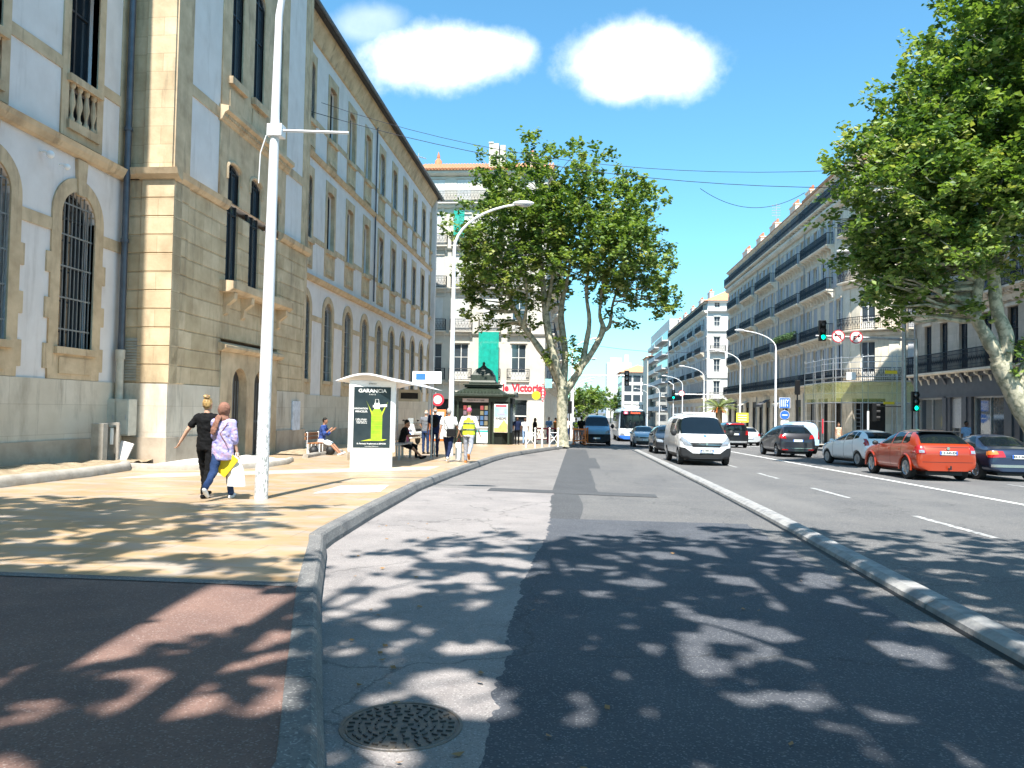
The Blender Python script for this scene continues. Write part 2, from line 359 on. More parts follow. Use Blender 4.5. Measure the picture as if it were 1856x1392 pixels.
# pale worn strip beside the kerb, with a ragged seam
q = []
Y = frange(-8, 17.2, .035)
seam = lambda y: -.42+.05*math.sin(y*.7)+.05*noise.noise(Vector((0, y*1.3, 1)))+.045*noise.noise(Vector((0, y*5, 3)))+.03*noise.noise(Vector((0, y*17, 5)))
for a, b in zip(Y, Y[1:]): q.append([(kx(a)-.05, a), (seam(a), a), (seam(b), b), (kx(b)-.05, b)])
sheet('worn_road_strip', q, M['asphalt_pale'], .004)
Y = frange(17.2, 46, 1.); q = []
for a, b in zip(Y, Y[1:]): q.append([(kx(a)-.05, a), (-.5, a), (-.5, b), (min(-.5, kx(b)-.05), b)])
M['asphalt_pale2'] = mat('asphalt_pale_far', (.2, .186, .178), .9, scale=1.1, col2=(.15, .139, .135), bump=.2, bscale=55, extra=lambda t, m, c: speckle(t, m, c, sc=80.))
sheet('worn_road_strip_far', q, M['asphalt_pale2'], .004)
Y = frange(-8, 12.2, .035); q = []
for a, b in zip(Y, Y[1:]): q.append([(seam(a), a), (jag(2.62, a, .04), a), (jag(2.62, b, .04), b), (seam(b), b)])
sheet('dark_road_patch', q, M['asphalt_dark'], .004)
Y = frange(12.2, 17.2, .035); q = []
for a, b in zip(Y, Y[1:]): q.append([(seam(a), a), (.1+.05*math.sin(a), a), (.1+.05*math.sin(b), b), (seam(b), b)])
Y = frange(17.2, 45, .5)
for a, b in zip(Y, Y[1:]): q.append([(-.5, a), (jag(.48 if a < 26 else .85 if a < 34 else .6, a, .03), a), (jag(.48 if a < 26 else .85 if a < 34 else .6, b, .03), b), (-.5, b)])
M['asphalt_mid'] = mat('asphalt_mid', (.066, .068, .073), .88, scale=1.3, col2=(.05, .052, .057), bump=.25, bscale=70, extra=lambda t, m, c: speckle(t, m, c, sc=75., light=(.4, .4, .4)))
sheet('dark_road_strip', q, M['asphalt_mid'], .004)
sheet('trench_patch', [[(-1.9, 16.7), (1.7, 16.2), (1.72, 16.9), (-1.9, 17.5)]], M['asphalt_mid'], .008)
# kerb
def kerb(name, path, prof, seg, m, gap=.012, side=1):
    mb = MB()
    P = [Vector((x, y, gz(y))) for x, y in path]
    # resample
    D = [0]
    for a, b in zip(P, P[1:]): D.append(D[-1]+(b-a).length)
    def at(d):
        for i in range(len(P)-1):
            if D[i] <= d <= D[i+1]: return P[i].lerp(P[i+1], (d-D[i])/(D[i+1]-D[i]))
        return P[-1]
    n = int(D[-1]/seg)
    for i in range(n):
        a, b = i*seg+gap/2, (i+1)*seg-gap/2
        mb.sweep([at(a), at((a+b)/2), at(b)], [(o*side, z) for o, z in prof], closed=True)
    return setp(mb.build(name, m, bevel=.008), kind='structure')
kerb('kerb', KERB, [(0, -.05), (0, .06), (.035, PV-.02), (.06, PV+.004), (.19, PV+.008), (.19, -.05)], 1.0, M['kerb'])
DIV = [(2.7, -10), (2.8, 0), (2.9, 5.3), (2.97, 7.8), (3.08, 11), (3.14, 13.4), (3.22, 20), (3.25, 27), (3.3, 36), (3.34, 46.6)]
kerb('lane_divider_kerb', DIV, [(.02, -.03), (0, .045), (-.07, .085), (-.2, .09), (-.3, .035), (-.31, -.03)], 2.1, M['divider'], .02)
setp(MB().sweep([(x-.035, y, gz(y)+.005) for x, y in DIV], [(.03, 0), (-.05, 0)]).build('divider_groove', M['black']), kind='structure')
# pavement
Y = frange(-12, 6, 1.)+frange(6.001, 60, 1.)
q = []; q2 = []
for a, b in zip(Y, Y[1:]):
    if b-a < .01: continue
    (q if b <= 6 else q2).append([(-15, a), (kx(a)-.17, a), (kx(b)-.17, b), (-15, b)])
sheet('red_pavement', q, M['asphalt_red'], PV)
sheet('pavement', q2, M['paving'], PV)
Y = frange(60, 300, 10.)
sheet('far_pavement', [[(-25, a), (-.28, a), (-.28, b), (-25, b)] for a, b in zip(Y, Y[1:])], M['concrete'], PV)
sheet('pavement_seam', [[(-15, 5.93), (kx(6)-.19, 5.93), (kx(6)-.19, 6.07), (-15, 6.07)]], M['kerb'], PV+.006)
sheet('pale_paving_patch', [[(-4.6, 13.3), (-3.55, 13.9), (-3.75, 15.4), (-4.6, 15.0)]], mat('pale_patch', (.72, .7, .67), .6), PV+.005)
sheet('slab_path', [[(-9.5, 15.2), (-3.9, 20.5), (-3.9, 22.4), (-9.5, 17.0)]], mat('pale_slabs', (.5, .46, .4), .5, scale=2, col2=(.56, .43, .26)), PV+.0045)
# right-hand pavement
kerb('kerb_right', [(15.9, 24), (15.9, 56)], [(0, -.05), (0, .15), (-.25, PV), (-.25, -.05)], 1.0, M['kerb'])
kerb('kerb_right_far', [(15.9, 62), (15.9, 240)], [(0, -.05), (0, .15), (-.25, PV), (-.25, -.05)], 2.0, M['kerb'])
Y = frange(20, 52, 4.); sheet('right_pavement', [[(16.1, a), (30, a), (30, b), (16.1, b)] for a, b in zip(Y, Y[1:])], M['concrete'], PV)
Y = frange(62, 150, 8.); sheet('right_pavement_far', [[(16.1, a), (30, a), (30, b), (16.1, b)] for a, b in zip(Y, Y[1:])], M['concrete'], PV)
# road markings
sheet('solid_white_line', [[(9.12+.0*a, a), (9.27, a), (9.27+.015, b), (9.12+.015, b)] for a, b in zip(frange(4, 64, 4.), frange(4, 64, 4.)[1:])], M['paint'], .005)
q = []
for k in range(-1, 7):
    a = 17.3+5.85*k; q.append([(5.83, a), (5.96, a), (5.96, a+2.6), (5.83, a+2.6)])
sheet('lane_dashes', q, M['paint_worn'], .005)
q = []
for k in range(8): a = 20+7*k; q.append([(12.15, a), (12.27, a), (12.27, a+3), (12.15, a+3)])
sheet('lane_dashes_right', q, M['paint_worn'], .005)
sheet('stop_line', [[(9.4, 60), (15.7, 60), (15.7, 60.5), (9.4, 60.5)]], M['paint'], .006)
# hills far away
mb = MB(); n = 60; vs = []; fs = []
for i in range(n+1):
    x = -900+i*60; h = 55+60*noise.noise(Vector((i*.13, 3.3, 0)))+40*math.exp(-((x-250)/240)**2)
    vs += [(x, 2600, -5), (x, 2900+20*math.sin(i), max(20, h)), (x, 3300, -5)]
for i in range(n):
    for j in range(2): fs.append((i*3+j, (i+1)*3+j, (i+1)*3+j+1, i*3+j+1))
setp(mb.add(vs, fs).build('hills', mat('hill_haze_blue', (.12, .17, .24), .95, scale=.02, col2=(.16, .2, .26)), smooth=True), kind='structure')  # blue distance haze is mixed into the hill colour
# manhole cover
mc = thing('manhole_cover', 'round cast iron manhole cover with dashed tread pattern in the pale road strip', 'manhole cover', (-.83, 3.78, gz(3.78)+.004))
mb = MB(); mb.lathe([(.30, 0), (.30, .006), (.285, .007), (.283, .002), (.272, .002), (.27, .006), (.0, .006)], n=40)
mb.build('cover_plate', M['iron'], mc)
mb = MB(); rr = random.Random(3)
for ring, cnt in ((.245, 30), (.205, 24), (.165, 20), (.125, 14), (.085, 9), (.045, 5)):
    for k in range(cnt):
        t = 2*math.pi*(k+rr.random()*.2)/cnt; mb.obox((ring*math.cos(t), ring*math.sin(t), .009), (.03, .008, .008), (0, 0, t+(math.pi/2 if rr.random() < .5 else .1)))
mb.build('tread', mat('tread_dark', (.085, .08, .075), .55, .5), mc)

mb = MB(); rr = random.Random(12)
for k in range(46):
    y = 3.3+rr.random()**1.4*9; x = kx(y)+.1+abs(rr.gauss(0, .5)) if k % 3 else rr.uniform(-1, 2.8); a = rr.random()*6; s_ = .015+.02*rr.random(); z = gz(y)+.012
    mb.add([(x+s_*math.cos(a), y+s_*math.sin(a), z+.008*rr.random()), (x-s_*.6*math.sin(a), y+s_*.6*math.cos(a), z+.014*rr.random()), (x-s_*math.cos(a), y-s_*math.sin(a), z+.008), (x+s_*.6*math.sin(a), y-s_*.6*math.cos(a), z)], [(0, 1, 2, 3)])
setp(mb.build('fallen_leaves', mat('dry_leaf', (.3, .17, .07), .8, scale=30), merge=False), 'dry fallen leaves', 'leaves', kind='stuff')
# ================================================================ LEFT STONE BUILDING
HB = R(90)   # local x -> +Y, local -y -> +X
LB = thing('stone_school_building', 'long pale plaster and yellow limestone building with arched barred windows along the left pavement', 'building', (-12.6, 20, 0))
def lb(o, X, Y=0, rz=HB):      # place a child whose mesh is in facade frame with u = world Y (wall plane X) or u = world X (plane Y)
    o.location = (X+12.6, Y-20, 0); o.rotation_euler = (0, 0, rz); return o
ZB = -1.6
# --- near wing (plane X=-12.6, Y 4..20.3)
nw_arch = [18.37, 15.35, 12.3, 9.3]
nw_up = [18.36, 15.0, 11.7, 8.4]
holes = [arch(c-.66, c+.66, 2.85, 6.78) for c in nw_arch]+[rect(c-.56, c+.56, 9.62, 12.5) for c in nw_up]+[rect(c-.56, c+.56, 8.45, 9.4) for c in nw_up]
W1 = panel('wall', rect(4, 20.3, 2.05, 20), holes, .5, M['plaster'], LB); lb(W1, -12.6)
lb(MB().box(4, 20.3, -.06, .4, .58, 2.05).build('plinth', M['plinth'], LB), -12.6)
lb(MB().box(4, 20.3, -.13, .4, ZB, .58).build('plinth_base', M['plinth_dirty'], LB), -12.6)
lb(MB().prism([(-.02, 7.62), (-.14, 7.66), (-.22, 7.78), (-.26, 7.9), (-.02, 8.02)], 'x', 4, 20.3).build('string_course', M['stone'], LB), -12.6)
lb(MB().prism([(.1, 19.3), (-.25, 19.4), (-.65, 19.7), (-.65, 20.0), (.3, 20.1)], 'x', 4, 20.0).build('eave', M['stone'], LB), -12.6)
def strip(parts, X, name='stone_band', m='stone', proud=.035):
    for (u0, u1, z0, z1) in parts: lb(MB().box(u0, u1, -proud, .02, z0, z1).build(name, M[m], LB), X)
b = []
for c, d in zip(nw_up, nw_up[1:]+[5]): b.append((d+.82, c-.82, 9.62, 9.92))
b.append((19.18, 19.95, 9.62, 9.9)); b += [(19.95, 20.3, 8.03, 19.3)]
strip(b, -12.6)
b = []
for c, d in zip(nw_arch, nw_arch[1:]+[6]): b.append((d+1.0, c-1.0, 5.62, 5.92))
b.append((19.37, 20.3, 5.62, 5.92)); strip(b, -12.6, 'impost_band')
def window_mesh(kind, w, z0, z1, rise=0, deep=.28, glass=None, fr=None):
    """returns one mesh : frame + glazing, local u centred"""
    glass = glass or M['dark_glass']; fr = fr or M['frame_dark']
    mb = MB(); hw = w/2; f = .05
    zt = z1-(rise or 0)
    mb.mi = 1
    if rise: 
        pts = arch(-hw, hw, z0, z1, rise); mb.prism(pts, 'y', deep+.03, deep+.06)
    else: mb.box(-hw, hw, deep+.03, deep+.06, z0, z1)
    mb.mi = 0
    for x in (-hw, -f/2, hw-f): mb.box(x, x+f, deep-.03, deep+.029, z0, z1-(.02 if rise else 0)-(rise*.75 if x != -f/2 else 0))
    zz = [z0, zt-.03] + ([z0+(zt-z0)*.62] if kind == 'tall' else [z0+(zt-z0)*.33, z0+(zt-z0)*.66])
    for z in zz: mb.box(-hw, hw, deep-.02, deep+.028, z, z+f)
    if not rise: mb.box(-hw, hw, deep-.02, deep+.028, z1-f, z1)
    else:
        a = arch(-hw, hw, z0, z1, rise)[2:]; mb.tube([(p[0]*.97, deep, p[1]-.03) for p in a], .03, 4)
    return mb.mesh('window', [fr, glass])
def grille_mesh(w, z0, z1, rise, y=.05, n=9):
    mb = MB(); hw = w/2
    for i in range(n):
        x = -hw+.06+(w-.12)*i/(n-1)
        top = z1-rise+rise*math.sqrt(max(0, 1-(x/hw)**2))-.02
        mb.box(x-.012, x+.012, y-.012, y+.012, z0+.02, top+.03)
    z = z0+.45
    while z < z1-rise*.5:
        mb.box(-hw+.01, hw-.01, y-.02, y-.012, z-.02, z+.02); z += .78
    return mb.mesh('bars', M['bars'])
def add_part(name, me, parent, loc=(0, 0, 0), rz=0):
    o = bpy.data.objects.new(name, me); link(o, parent); o.location = loc; o.rotation_euler = (0, 0, rz); return o
def win_proto(parent, kind, w, z0, z1, rise, u, X, parts):
    o = add_part('window', window_mesh(kind, w, z0, z1, rise), parent); lb(o, X, u) if parent is LB else None
    for nm, me in parts: add_part(nm, me, o)
    return o
def repeat(proto, us, X):
    for u in us:
        c = copy_tree(proto, LB); lb(c, X, u)
# arched ground-floor windows of the near wing
sur = panel_mesh('surround', arch(-1.0, 1.0, 2.06, 7.12, 1.0, 20), [arch(-.66, .66, 2.85, 6.78, None, 16)], .2, .045, M['stone'])
sill = MB().box(-.8, .8, -.14, .1, 2.68, 2.85).box(-.62, .62, -.075, .0, 2.2, 2.6).prism([(-.13, 6.7), (.13, 6.7), (.2, 7.6), (-.2, 7.6)], 'y', -.09, .0).box(-1.14, -1.0, -.044, .02, 3.5, 4.0).box(-1.14, -1.0, -.044, .02, 4.6, 5.1).box(1.0, 1.14, -.044, .02, 3.5, 4.0).box(1.0, 1.14, -.044, .02, 4.6, 5.1).box(-1.14, -1.0, -.044, .02, 2.3, 2.9).box(1.0, 1.14, -.044, .02, 2.3, 2.9).mesh('sill', M['stone'])
p = win_proto(LB, 'tall', 1.32, 2.85, 6.78, .66, nw_arch[0], -12.6, [('surround', sur), ('sill', sill), ('bars', grille_mesh(1.32, 2.85, 6.78, .66))])
repeat(p, nw_arch[1:], -12.6)
def baluster(mb, x, z0, z1, y=.08, r=.1):
    h = z1-z0
    mb.lathe([(r*.9, 0), (r*.9, h*.08), (r*.5, h*.14), (r*.45, h*.25), (r, h*.5), (r*.6, h*.75), (r*.45, h*.86), (r*.9, h*.92), (r*.9, h)], (x, y, z0), 10)
def balustrade(w, z0, z1, n=4, r=.09):
    mb = MB(); mb.box(-w/2-.1, w/2+.1, -.16, .1, z1, z1+.18); mb.box(-w/2-.06, w/2+.06, -.12, .1, z0-.22, z0)
    for i in range(n): baluster(mb, -w/2+.14+(w-.28)*i/(n-1), z0, z1, -.02, r)
    return mb.mesh('balustrade', M['stone'], smooth=35)
sur = panel_mesh('surround', rect(-.82, .82, 8.03, 13.0), [rect(-.56, .56, 9.62, 12.5), rect(-.56, .56, 8.45, 9.4)], .2, .04, M['stone'])
back = MB().box(-.6, .6, .3, .35, 8.4, 9.45).mesh('back_panel', M['black'])
p = win_proto(LB, 'tall', 1.12, 9.62, 12.5, 0, nw_up[0], -12.6, [('surround', sur), ('balustrade', balustrade(1.12, 8.45, 9.4)), ('back_panel', back)])
repeat(p, nw_up[1:], -12.6)
# --- pavilion: side face X=-11.2 (Y 20.3..30.9), front face Y=20.3 (X -12.6..-11.2)
PX = -11.2; CW = [23.95, 25.65, 27.35]
holes = [arch(c-.42, c+.42, 5.42, 9.25, .22) for c in CW]+[arch(c-.42, c+.42, 11.95, 15.9, .42) for c in CW]
dholes = [arch(c-.55, c+.55, -.6, 2.72, .55) for c in (24.75, 26.45)]
PW = lb(panel('pavilion_wall', rect(20.3, 30.9, 7.98, 20), [h for h in holes[3:]]+[[(a, max(z, 7.99)) for a, z in [(c-.42, 7.99), (c+.42, 7.99)]]+arch(c-.42, c+.42, 5.42, 9.25, .22)[2:] for c in CW], .45, M['plaster'], LB), PX)
# rusticated lower storey: courses with grooves, cut round the windows
mb = MB(); z = 2.06; opens = [(c-.42, c+.42, 5.42, 9.3) for c in CW]+[(23.35, 27.95, -.6, 3.35)]
while z < 7.6:
    z1 = min(z+.512, 7.72)
    segs = [(20.3, 30.9)]
    for (a, b2, za, zb) in opens:
        if zb > z+.02 and za < z1-.02:
            ns = []
            for s0, s1 in segs:
                if b2 <= s0 or a >= s1: ns.append((s0, s1))
                else:
                    if a > s0: ns.append((s0, a))
                    if b2 < s1: ns.append((b2, s1))
            segs = ns
    for s0, s1 in segs:
        mb.prism([(.35, z), (-.015, z), (-.04, z+.022), (-.04, z1-.022), (-.015, z1), (.35, z1)], 'x', s0, s1)
        if s0 == 20.3: mb.prism([(.3, z), (-.07, z), (-.1, z+.022), (-.1, z1-.022), (-.07, z1), (.3, z1)], 'x', 20.3-.001, 21.05)
    z = z1
lb(mb.build('rusticated_wall', M['stone_blocks'], LB, merge=False), PX)
# front face
mb = MB(); z = 2.06
while z < 7.6:
    z1 = min(z+.512, 7.72)
    mb.prism([(.35, z), (-.015, z), (-.04, z+.022), (-.04, z1-.022), (-.015, z1), (.35, z1)], 'x', -12.6, -12.02)
    mb.prism([(.35, z), (-.07, z), (-.1, z+.022), (-.1, z1-.022), (-.07, z1), (.35, z1)], 'x', -12.02, -11.2+.1)
    z = z1
o = lb(mb.build('front_rusticated_wall', M['stone_blocks'], LB, merge=False), 0, 20.3, 0); o.location = (12.6, .3, 0)
def fr(o, dy=0): o.location = (12.6, .3+dy, 0); return o
fr(MB().box(-12.6, -12.02, 0, .4, 7.98, 20).box(-12.02, -11.2+.0, -.08, .4, 7.98, 20).build('front_wall', M['stone_blocks'], LB))
fr(MB().box(-12.6, -11.13, -.08, .4, .58, 2.06).build('front_plinth', M['plinth'], LB))
fr(MB().box(-12.6, -11.08, -.14, .4, ZB, .58).build('front_plinth_base', M['plinth_dirty'], LB))
fr(MB().prism([(.0, 7.72), (-.1, 7.72), (-.2, 7.8), (-.24, 7.98), (0, 8.02)], 'x', -12.6, -12.0).prism([(.0, 7.66), (-.14, 7.7), (-.26, 7.8), (-.32, 7.96), (0, 8.05)], 'x', -12.12, -11.2+.28).build('front_string_course', M['stone'], LB))
# side plinth with door openings
for _b in ((20.3, 23.35, -.06, .4, .58, 2.06), (27.95, 30.9, -.06, .4, .58, 2.06)): lb(MB().box(*_b).build('side_plinth', M['plinth'], LB), PX)
for _b in ((20.7, 23.35, -.12, .4, ZB, .58), (27.95, 30.95, -.12, .4, ZB, .58)): lb(MB().box(*_b).build('side_plinth_base', M['plinth_dirty'], LB), PX)
for _a, _b in ((20.2, 23.45), (27.85, 30.95)): lb(MB().prism([(.0, 7.68), (-.1, 7.68), (-.2, 7.78), (-.24, 7.94), (0, 8.02)], 'x', _a, _b).build('side_string_course', M['stone'], LB), PX)
dp = panel('door_surround', rect(23.35, 27.95, -.9, 3.2), dholes, .35, M['stone'], LB, proud=.08); lb(dp, PX)
lb(MB().prism([(0, 3.2), (-.16, 3.2), (-.3, 3.3), (-.3, 3.38), (0, 3.5)], 'x', 23.2, 28.1).build('door_cornice', M['stone'], LB), PX)
M['door_dark'] = mat('dark_door', (.06, .05, .045), .6)
for c in (24.75, 26.45):
    d = lb(MB().prism(arch(c-.55, c+.55, -.6, 2.72, .55), 'y', .2, .26).build('door', M['door_dark'], LB), PX)
    mb = MB()
    for k in range(5): mb.box(c-.45+.2*k, c-.43+.2*k, .14, .16, .3, 2.3)
    mb.box(c-.53, c+.53, .16, .19, .9, .98).box(c-.02, c+.02, .15, .19, -.6, 2.7)
    add_part('bars', mb.mesh('bars', M['bars']), d)
# balcony slab under the triple window, brackets
mb = MB(); mb.prism([(0, 5.05), (-.35, 5.05), (-.5, 5.15), (-.5, 5.38), (0, 5.42)], 'x', 23.15, 28.3)
for u in (23.55, 24.85, 26.45, 27.9):
    mb.prism([(.0, 5.05), (-.42, 5.05), (-.4, 4.85), (-.16, 4.65), (-.14, 4.4), (0, 4.3)], 'x', u-.11, u+.11)
lb(mb.build('balcony_slab', M['stone'], LB), PX)
# triple windows
gs = M['blue_glass']
p = add_part('window', window_mesh('tall', .84, 5.42, 9.25, .22, .07, gs), LB); lb(p, PX, CW[0])
add_part('hood_mould', MB().tube([(-.5, -.05, 8.7)]+[(q[0]*1.2, -.05, q[1]+.06) for q in arch(-.42, .42, 5.42, 9.25, .24)[2:][::-1]]+[(.5, -.05, 8.7)], .06, 6).mesh('hood_mould', M['stone']), p)
repeat(p, CW[1:], PX)
p = add_part('window', window_mesh('tall', .84, 11.95, 15.9, .42, .07, gs), LB); lb(p, PX, CW[0])
add_part('sill', MB().box(-.6, .6, -.2, .05, 11.72, 11.95).box(-.5, .5, -.08, .02, 10.95, 11.6).mesh('sill', M['stone']), p)
repeat(p, CW[1:], PX)
hp = [arch(c-.42, c+.42, 11.9, 15.9, .42) for c in CW]
o = panel('window_bay_stone', rect(22.95, 28.35, 10.45, 17.2), hp, .2, M['stone'], LB, proud=.05); lb(o, PX)
def below(c): return [(c-.42, 7.995), (c+.42, 7.995)]+arch(c-.42, c+.42, 5.42, 9.25, .22)[2:]
o = panel('window_bay_stone', rect(22.95, 28.35, 7.99, 10.4), [[(a, max(z, 8.0)) for a, z in below(c)] for c in CW], .2, M['stone'], LB, proud=.05); lb(o, PX)
mb = MB(); mb.prism([(0, 10.35), (-.12, 10.4), (-.2, 10.6), (-.32, 10.66), (-.32, 10.8), (0, 10.86)], 'x', 22.85, 28.5)
for k in range(36): mb.box(22.95+k*.152, 23.02+k*.152, -.22, 0, 10.48, 10.58)
lb(mb.build('dentil_cornice', M['stone'], LB), PX)
strip([(20.3, 21.15, 8.03, 20), (30.2, 30.9, 8.03, 20), (21.15, 22.95, 10.42, 10.75), (28.35, 30.2, 10.42, 10.75)], PX, 'quoin_band')
lb(MB().prism([(.1, 19.3), (-.2, 19.4), (-.6, 19.7), (-.6, 20.0), (.3, 20.1)], 'x', 20.0, 31.3).build('eave', M['stone'], LB), PX)
# return face of the pavilion towards the far side
o = MB().box(0, 1.45, 0, .3, ZB, 20).build('return_wall', M['stone'], LB); o.location = (0, 30.6-20, 0)
# --- long wing: plane X=-12.6, Y 30.9..65.4
LX = -12.6; AU = [34.7+3.36*i for i in range(10)]
UU = [32.9+2.85*i for i in range(12)]
UU = [34.0+3.36*i for i in range(10)]
holes = [arch(c-.6, c+.6, 2.78, 6.72) for c in AU]+[arch(c-.55, c+.55, 9.35, 12.35, .15, 6) for c in AU]+[arch(c-.55, c+.55, 14.95, 17.7, .15, 6) for c in AU]
W3 = lb(panel('long_wall', rect(30.9, 65.4, 2.05, 19.2), holes, .45, M['plaster'], LB), LX)
lb(MB().box(30.9, 65.45, -.06, .4, .35, 2.05).build('plinth', M['plinth'], LB), LX)
lb(MB().box(30.9, 65.5, -.12, .4, ZB-.6, .35).build('plinth_base', M['plinth_dirty'], LB), LX)
sc = lambda z, d: [(0, z-.14), (-d*.5, z-.12), (-d*.8, z), (-d, z+.08), (0, z+.2)]
lb(MB().prism(sc(7.55, .26), 'x', 30.9, 65.5).build('string_course', M['stone'], LB), LX)
lb(MB().prism(sc(13.35, .2), 'x', 30.9, 65.5).build('string_course', M['stone'], LB), LX)
lb(MB().prism([(.1, 18.7), (-.1, 18.75), (-.2, 19.0), (-.45, 19.5), (-.5, 19.62), (.3, 19.62)], 'x', 30.9, 65.6).build('cornice', M['stone'], LB), LX)
mb = MB(); mb.prism([(.5, 19.95), (-.7, 19.5), (-.78, 19.56), (-.78, 19.68), (5, 22.3)], 'x', 30.7, 65.9)
lb(mb.build('roof', M['roof_dark'], LB), LX)
lb(MB().tube([(30.9, -.84, 19.62), (65.9, -.84, 19.62)], .09, 8).build('gutter', M['zinc'], LB), LX)
strip([(u+.95, u+3.36-.95, 5.6, 5.85) for u in AU[:-1]]+[(u+.8, u+3.36-.8, 9.35, 9.6) for u in AU[:-1]]+[(u+.8, u+3.36-.8, 14.95, 15.2) for u in AU[:-1]]+[(31, 31.6, 2.06, 18.7), (64.8, 65.44, 2.06, 18.7)], LX, 'stone_band')
sur = panel_mesh('surround', arch(-.92, .92, 2.06, 7.05, .92, 16), [arch(-.6, .6, 2.78, 6.72, None, 12)], .2, .045, M['stone'])
sill = MB().box(-.75, .75, -.12, .1, 2.62, 2.78).mesh('sill', M['stone'])
p = win_proto(LB, 'tall', 1.2, 2.78, 6.72, .6, AU[0], LX, [('surround', sur), ('sill', sill), ('bars', grille_mesh(1.2, 2.78, 6.72, .6, n=7))])
repeat(p, AU[1:], LX)
for (z0, z1, zb) in ((9.35, 12.35, 8.0), (14.95, 17.7, 13.6)):
    sur = panel_mesh('surround', rect(-.8, .8, zb, z1+.45), [arch(-.55, .55, z0, z1, .15, 6)], .2, .04, M['stone'])
    mb = MB(); mb.box(-.72, .72, -.16, .1, z0-.2, z0)
    mb.box(-.6, .6, -.1, -.03, zb+.1, zb+.25)
    for i in range(4): baluster(mb, -.42+.28*i, zb+.25, z0-.2, -.02, .08)
    sl = mb.mesh('balustrade', M['stone'], smooth=35)
    p = win_proto(LB, 'tall', 1.1, z0, z1, .15, AU[0], LX, [('surround', sur), ('balustrade', sl)])
    repeat(p, AU[1:], LX)
# end wall and core so that the building is solid
mb = MB(); mb.box(-22, -12.2, 65.0, 65.4, ZB, 19.6); o = mb.build('end_wall', M['plaster'], LB); o.location = (12.6, -20, 0)
mb = MB(); mb.box(-22, -13.12, 4, 65, ZB, 19.2); o = mb.build('inner_core', M['black'], LB); o.location = (12.6, -20, 0)
lb(MB().tube([(65.25, -.16, -1.2), (65.25, -.16, 19.3), (65.25, -.7, 19.55)], .09, 8).build('downpipe', M['zinc'], LB), LX)
lb(MB().tube([(46.4, -.1, 8.0), (46.4, -.1, 19.3)], .05, 6).build('downpipe', M['zinc'], LB), LX)
# big downpipe in the near corner
lb(MB().tube([(20.08, -.2, 2.9), (20.08, -.2, 19.5)], .085, 10).tube([(20.08, -.2, 5.9), (20.08, -.2, 6.0)], .11, 10).tube([(20.08, -.2, 9.0), (20.08, -.2, 9.1)], .11, 10).build('downpipe', M['zinc'], LB, smooth=True), -12.6)
lb(MB().tube([(20.02, -.22, ZB+1), (20.02, -.22, 2.75)], .1, 10).tube([(20.02, -.22, 2.7), (20.02, -.22, 2.95)], .125, 10).build('pipe_foot', M['pipe_cream'], LB, smooth=True), -12.6)
# louvred vent on the front face
mb = MB(); mb.box(-12.52, -11.9, -.07, .0, 2.1, 3.3)
for k in range(15): mb.obox((-12.21, -.085, 2.16+k*.077), (.58, .012, .055), (R(-30), 0, 0))
fr(mb.build('louvred_vent', M['louvre'], LB))
# CCTV
for (y, z) in ((16.9, 7.35), (17.25, 7.2)):
    mb = MB(); mb.tube([(0, 0, 0), (.14, 0, 0), (.2, 0, -.04)], .03, 6).ell((.25, 0, -.07), (.09, .09, .09))
    o = mb.build('security_camera', M['white_metal'], LB, smooth=True); o.location = (.02, y-20, z)
    if y > 17: o.location = (.25, y-20, z-.05); o.scale = (.8, .8, .8)
# service cabinets and loose items by the wall
ZP = lambda y: gz(y)+PV
cb = thing('electrical_cabinet', 'beige two-door electrical cabinet on the pavilion corner beside the drain pipe', 'cabinet', (-12.28, 20.0, .63))
MB().box(-.4, -.02, -.22, .14, 0, .98).box(.0, .36, -.26, .14, 0, .98).build('housing', M['cabinet'], cb, bevel=.012)
for x0, x1, y in ((-.37, -.05, -.235), (.03, .33, -.275)):
    d = MB().box(x0, x1, y, y+.014, .04, .93).build('door', M['cabinet'], cb, bevel=.004)
    MB().box(x1-.05, x1-.03, y-.02, y, .42, .55).build('handle', M['galv'], d)
mb = MB(); mb.box(-.16, .16, -.1, .1, 0, 1.1); o = mb.build('service_post', M['concrete'], loc=(-11.95, 18.55, ZP(18.55)), bevel=.01); setp(o, 'low grey concrete service post standing against the plinth left of the drain pipe', 'post')
mb = MB(); mb.box(-.16, -.1, -.08, .08, 0, 1.05).box(.1, .16, -.08, .08, 0, 1.05).box(-.16, .16, -.08, .08, 1.05, 1.12).box(-.1, .1, .03, .08, 0, 1.0); mb.box(-.05, .03, -.02, .03, .55, .98, 1)
o = mb.build('meter_frame', [M['concrete'], M['white']], loc=(-11.92, 19.05, ZP(19)), rz=R(20), bevel=.006); setp(o, 'open stone meter niche with white meter between the concrete post and the pipe', 'meter box')
mb = MB(); mb.obox((0, 0, .3), (.34, .05, .66), (R(-18), R(14), 0)); o = mb.build('stone_slab', M['plaster'], loc=(-11.72, 19.2, ZP(19)), bevel=.006); setp(o, 'loose stone slab leaning at the foot of the meter niche', 'slab')
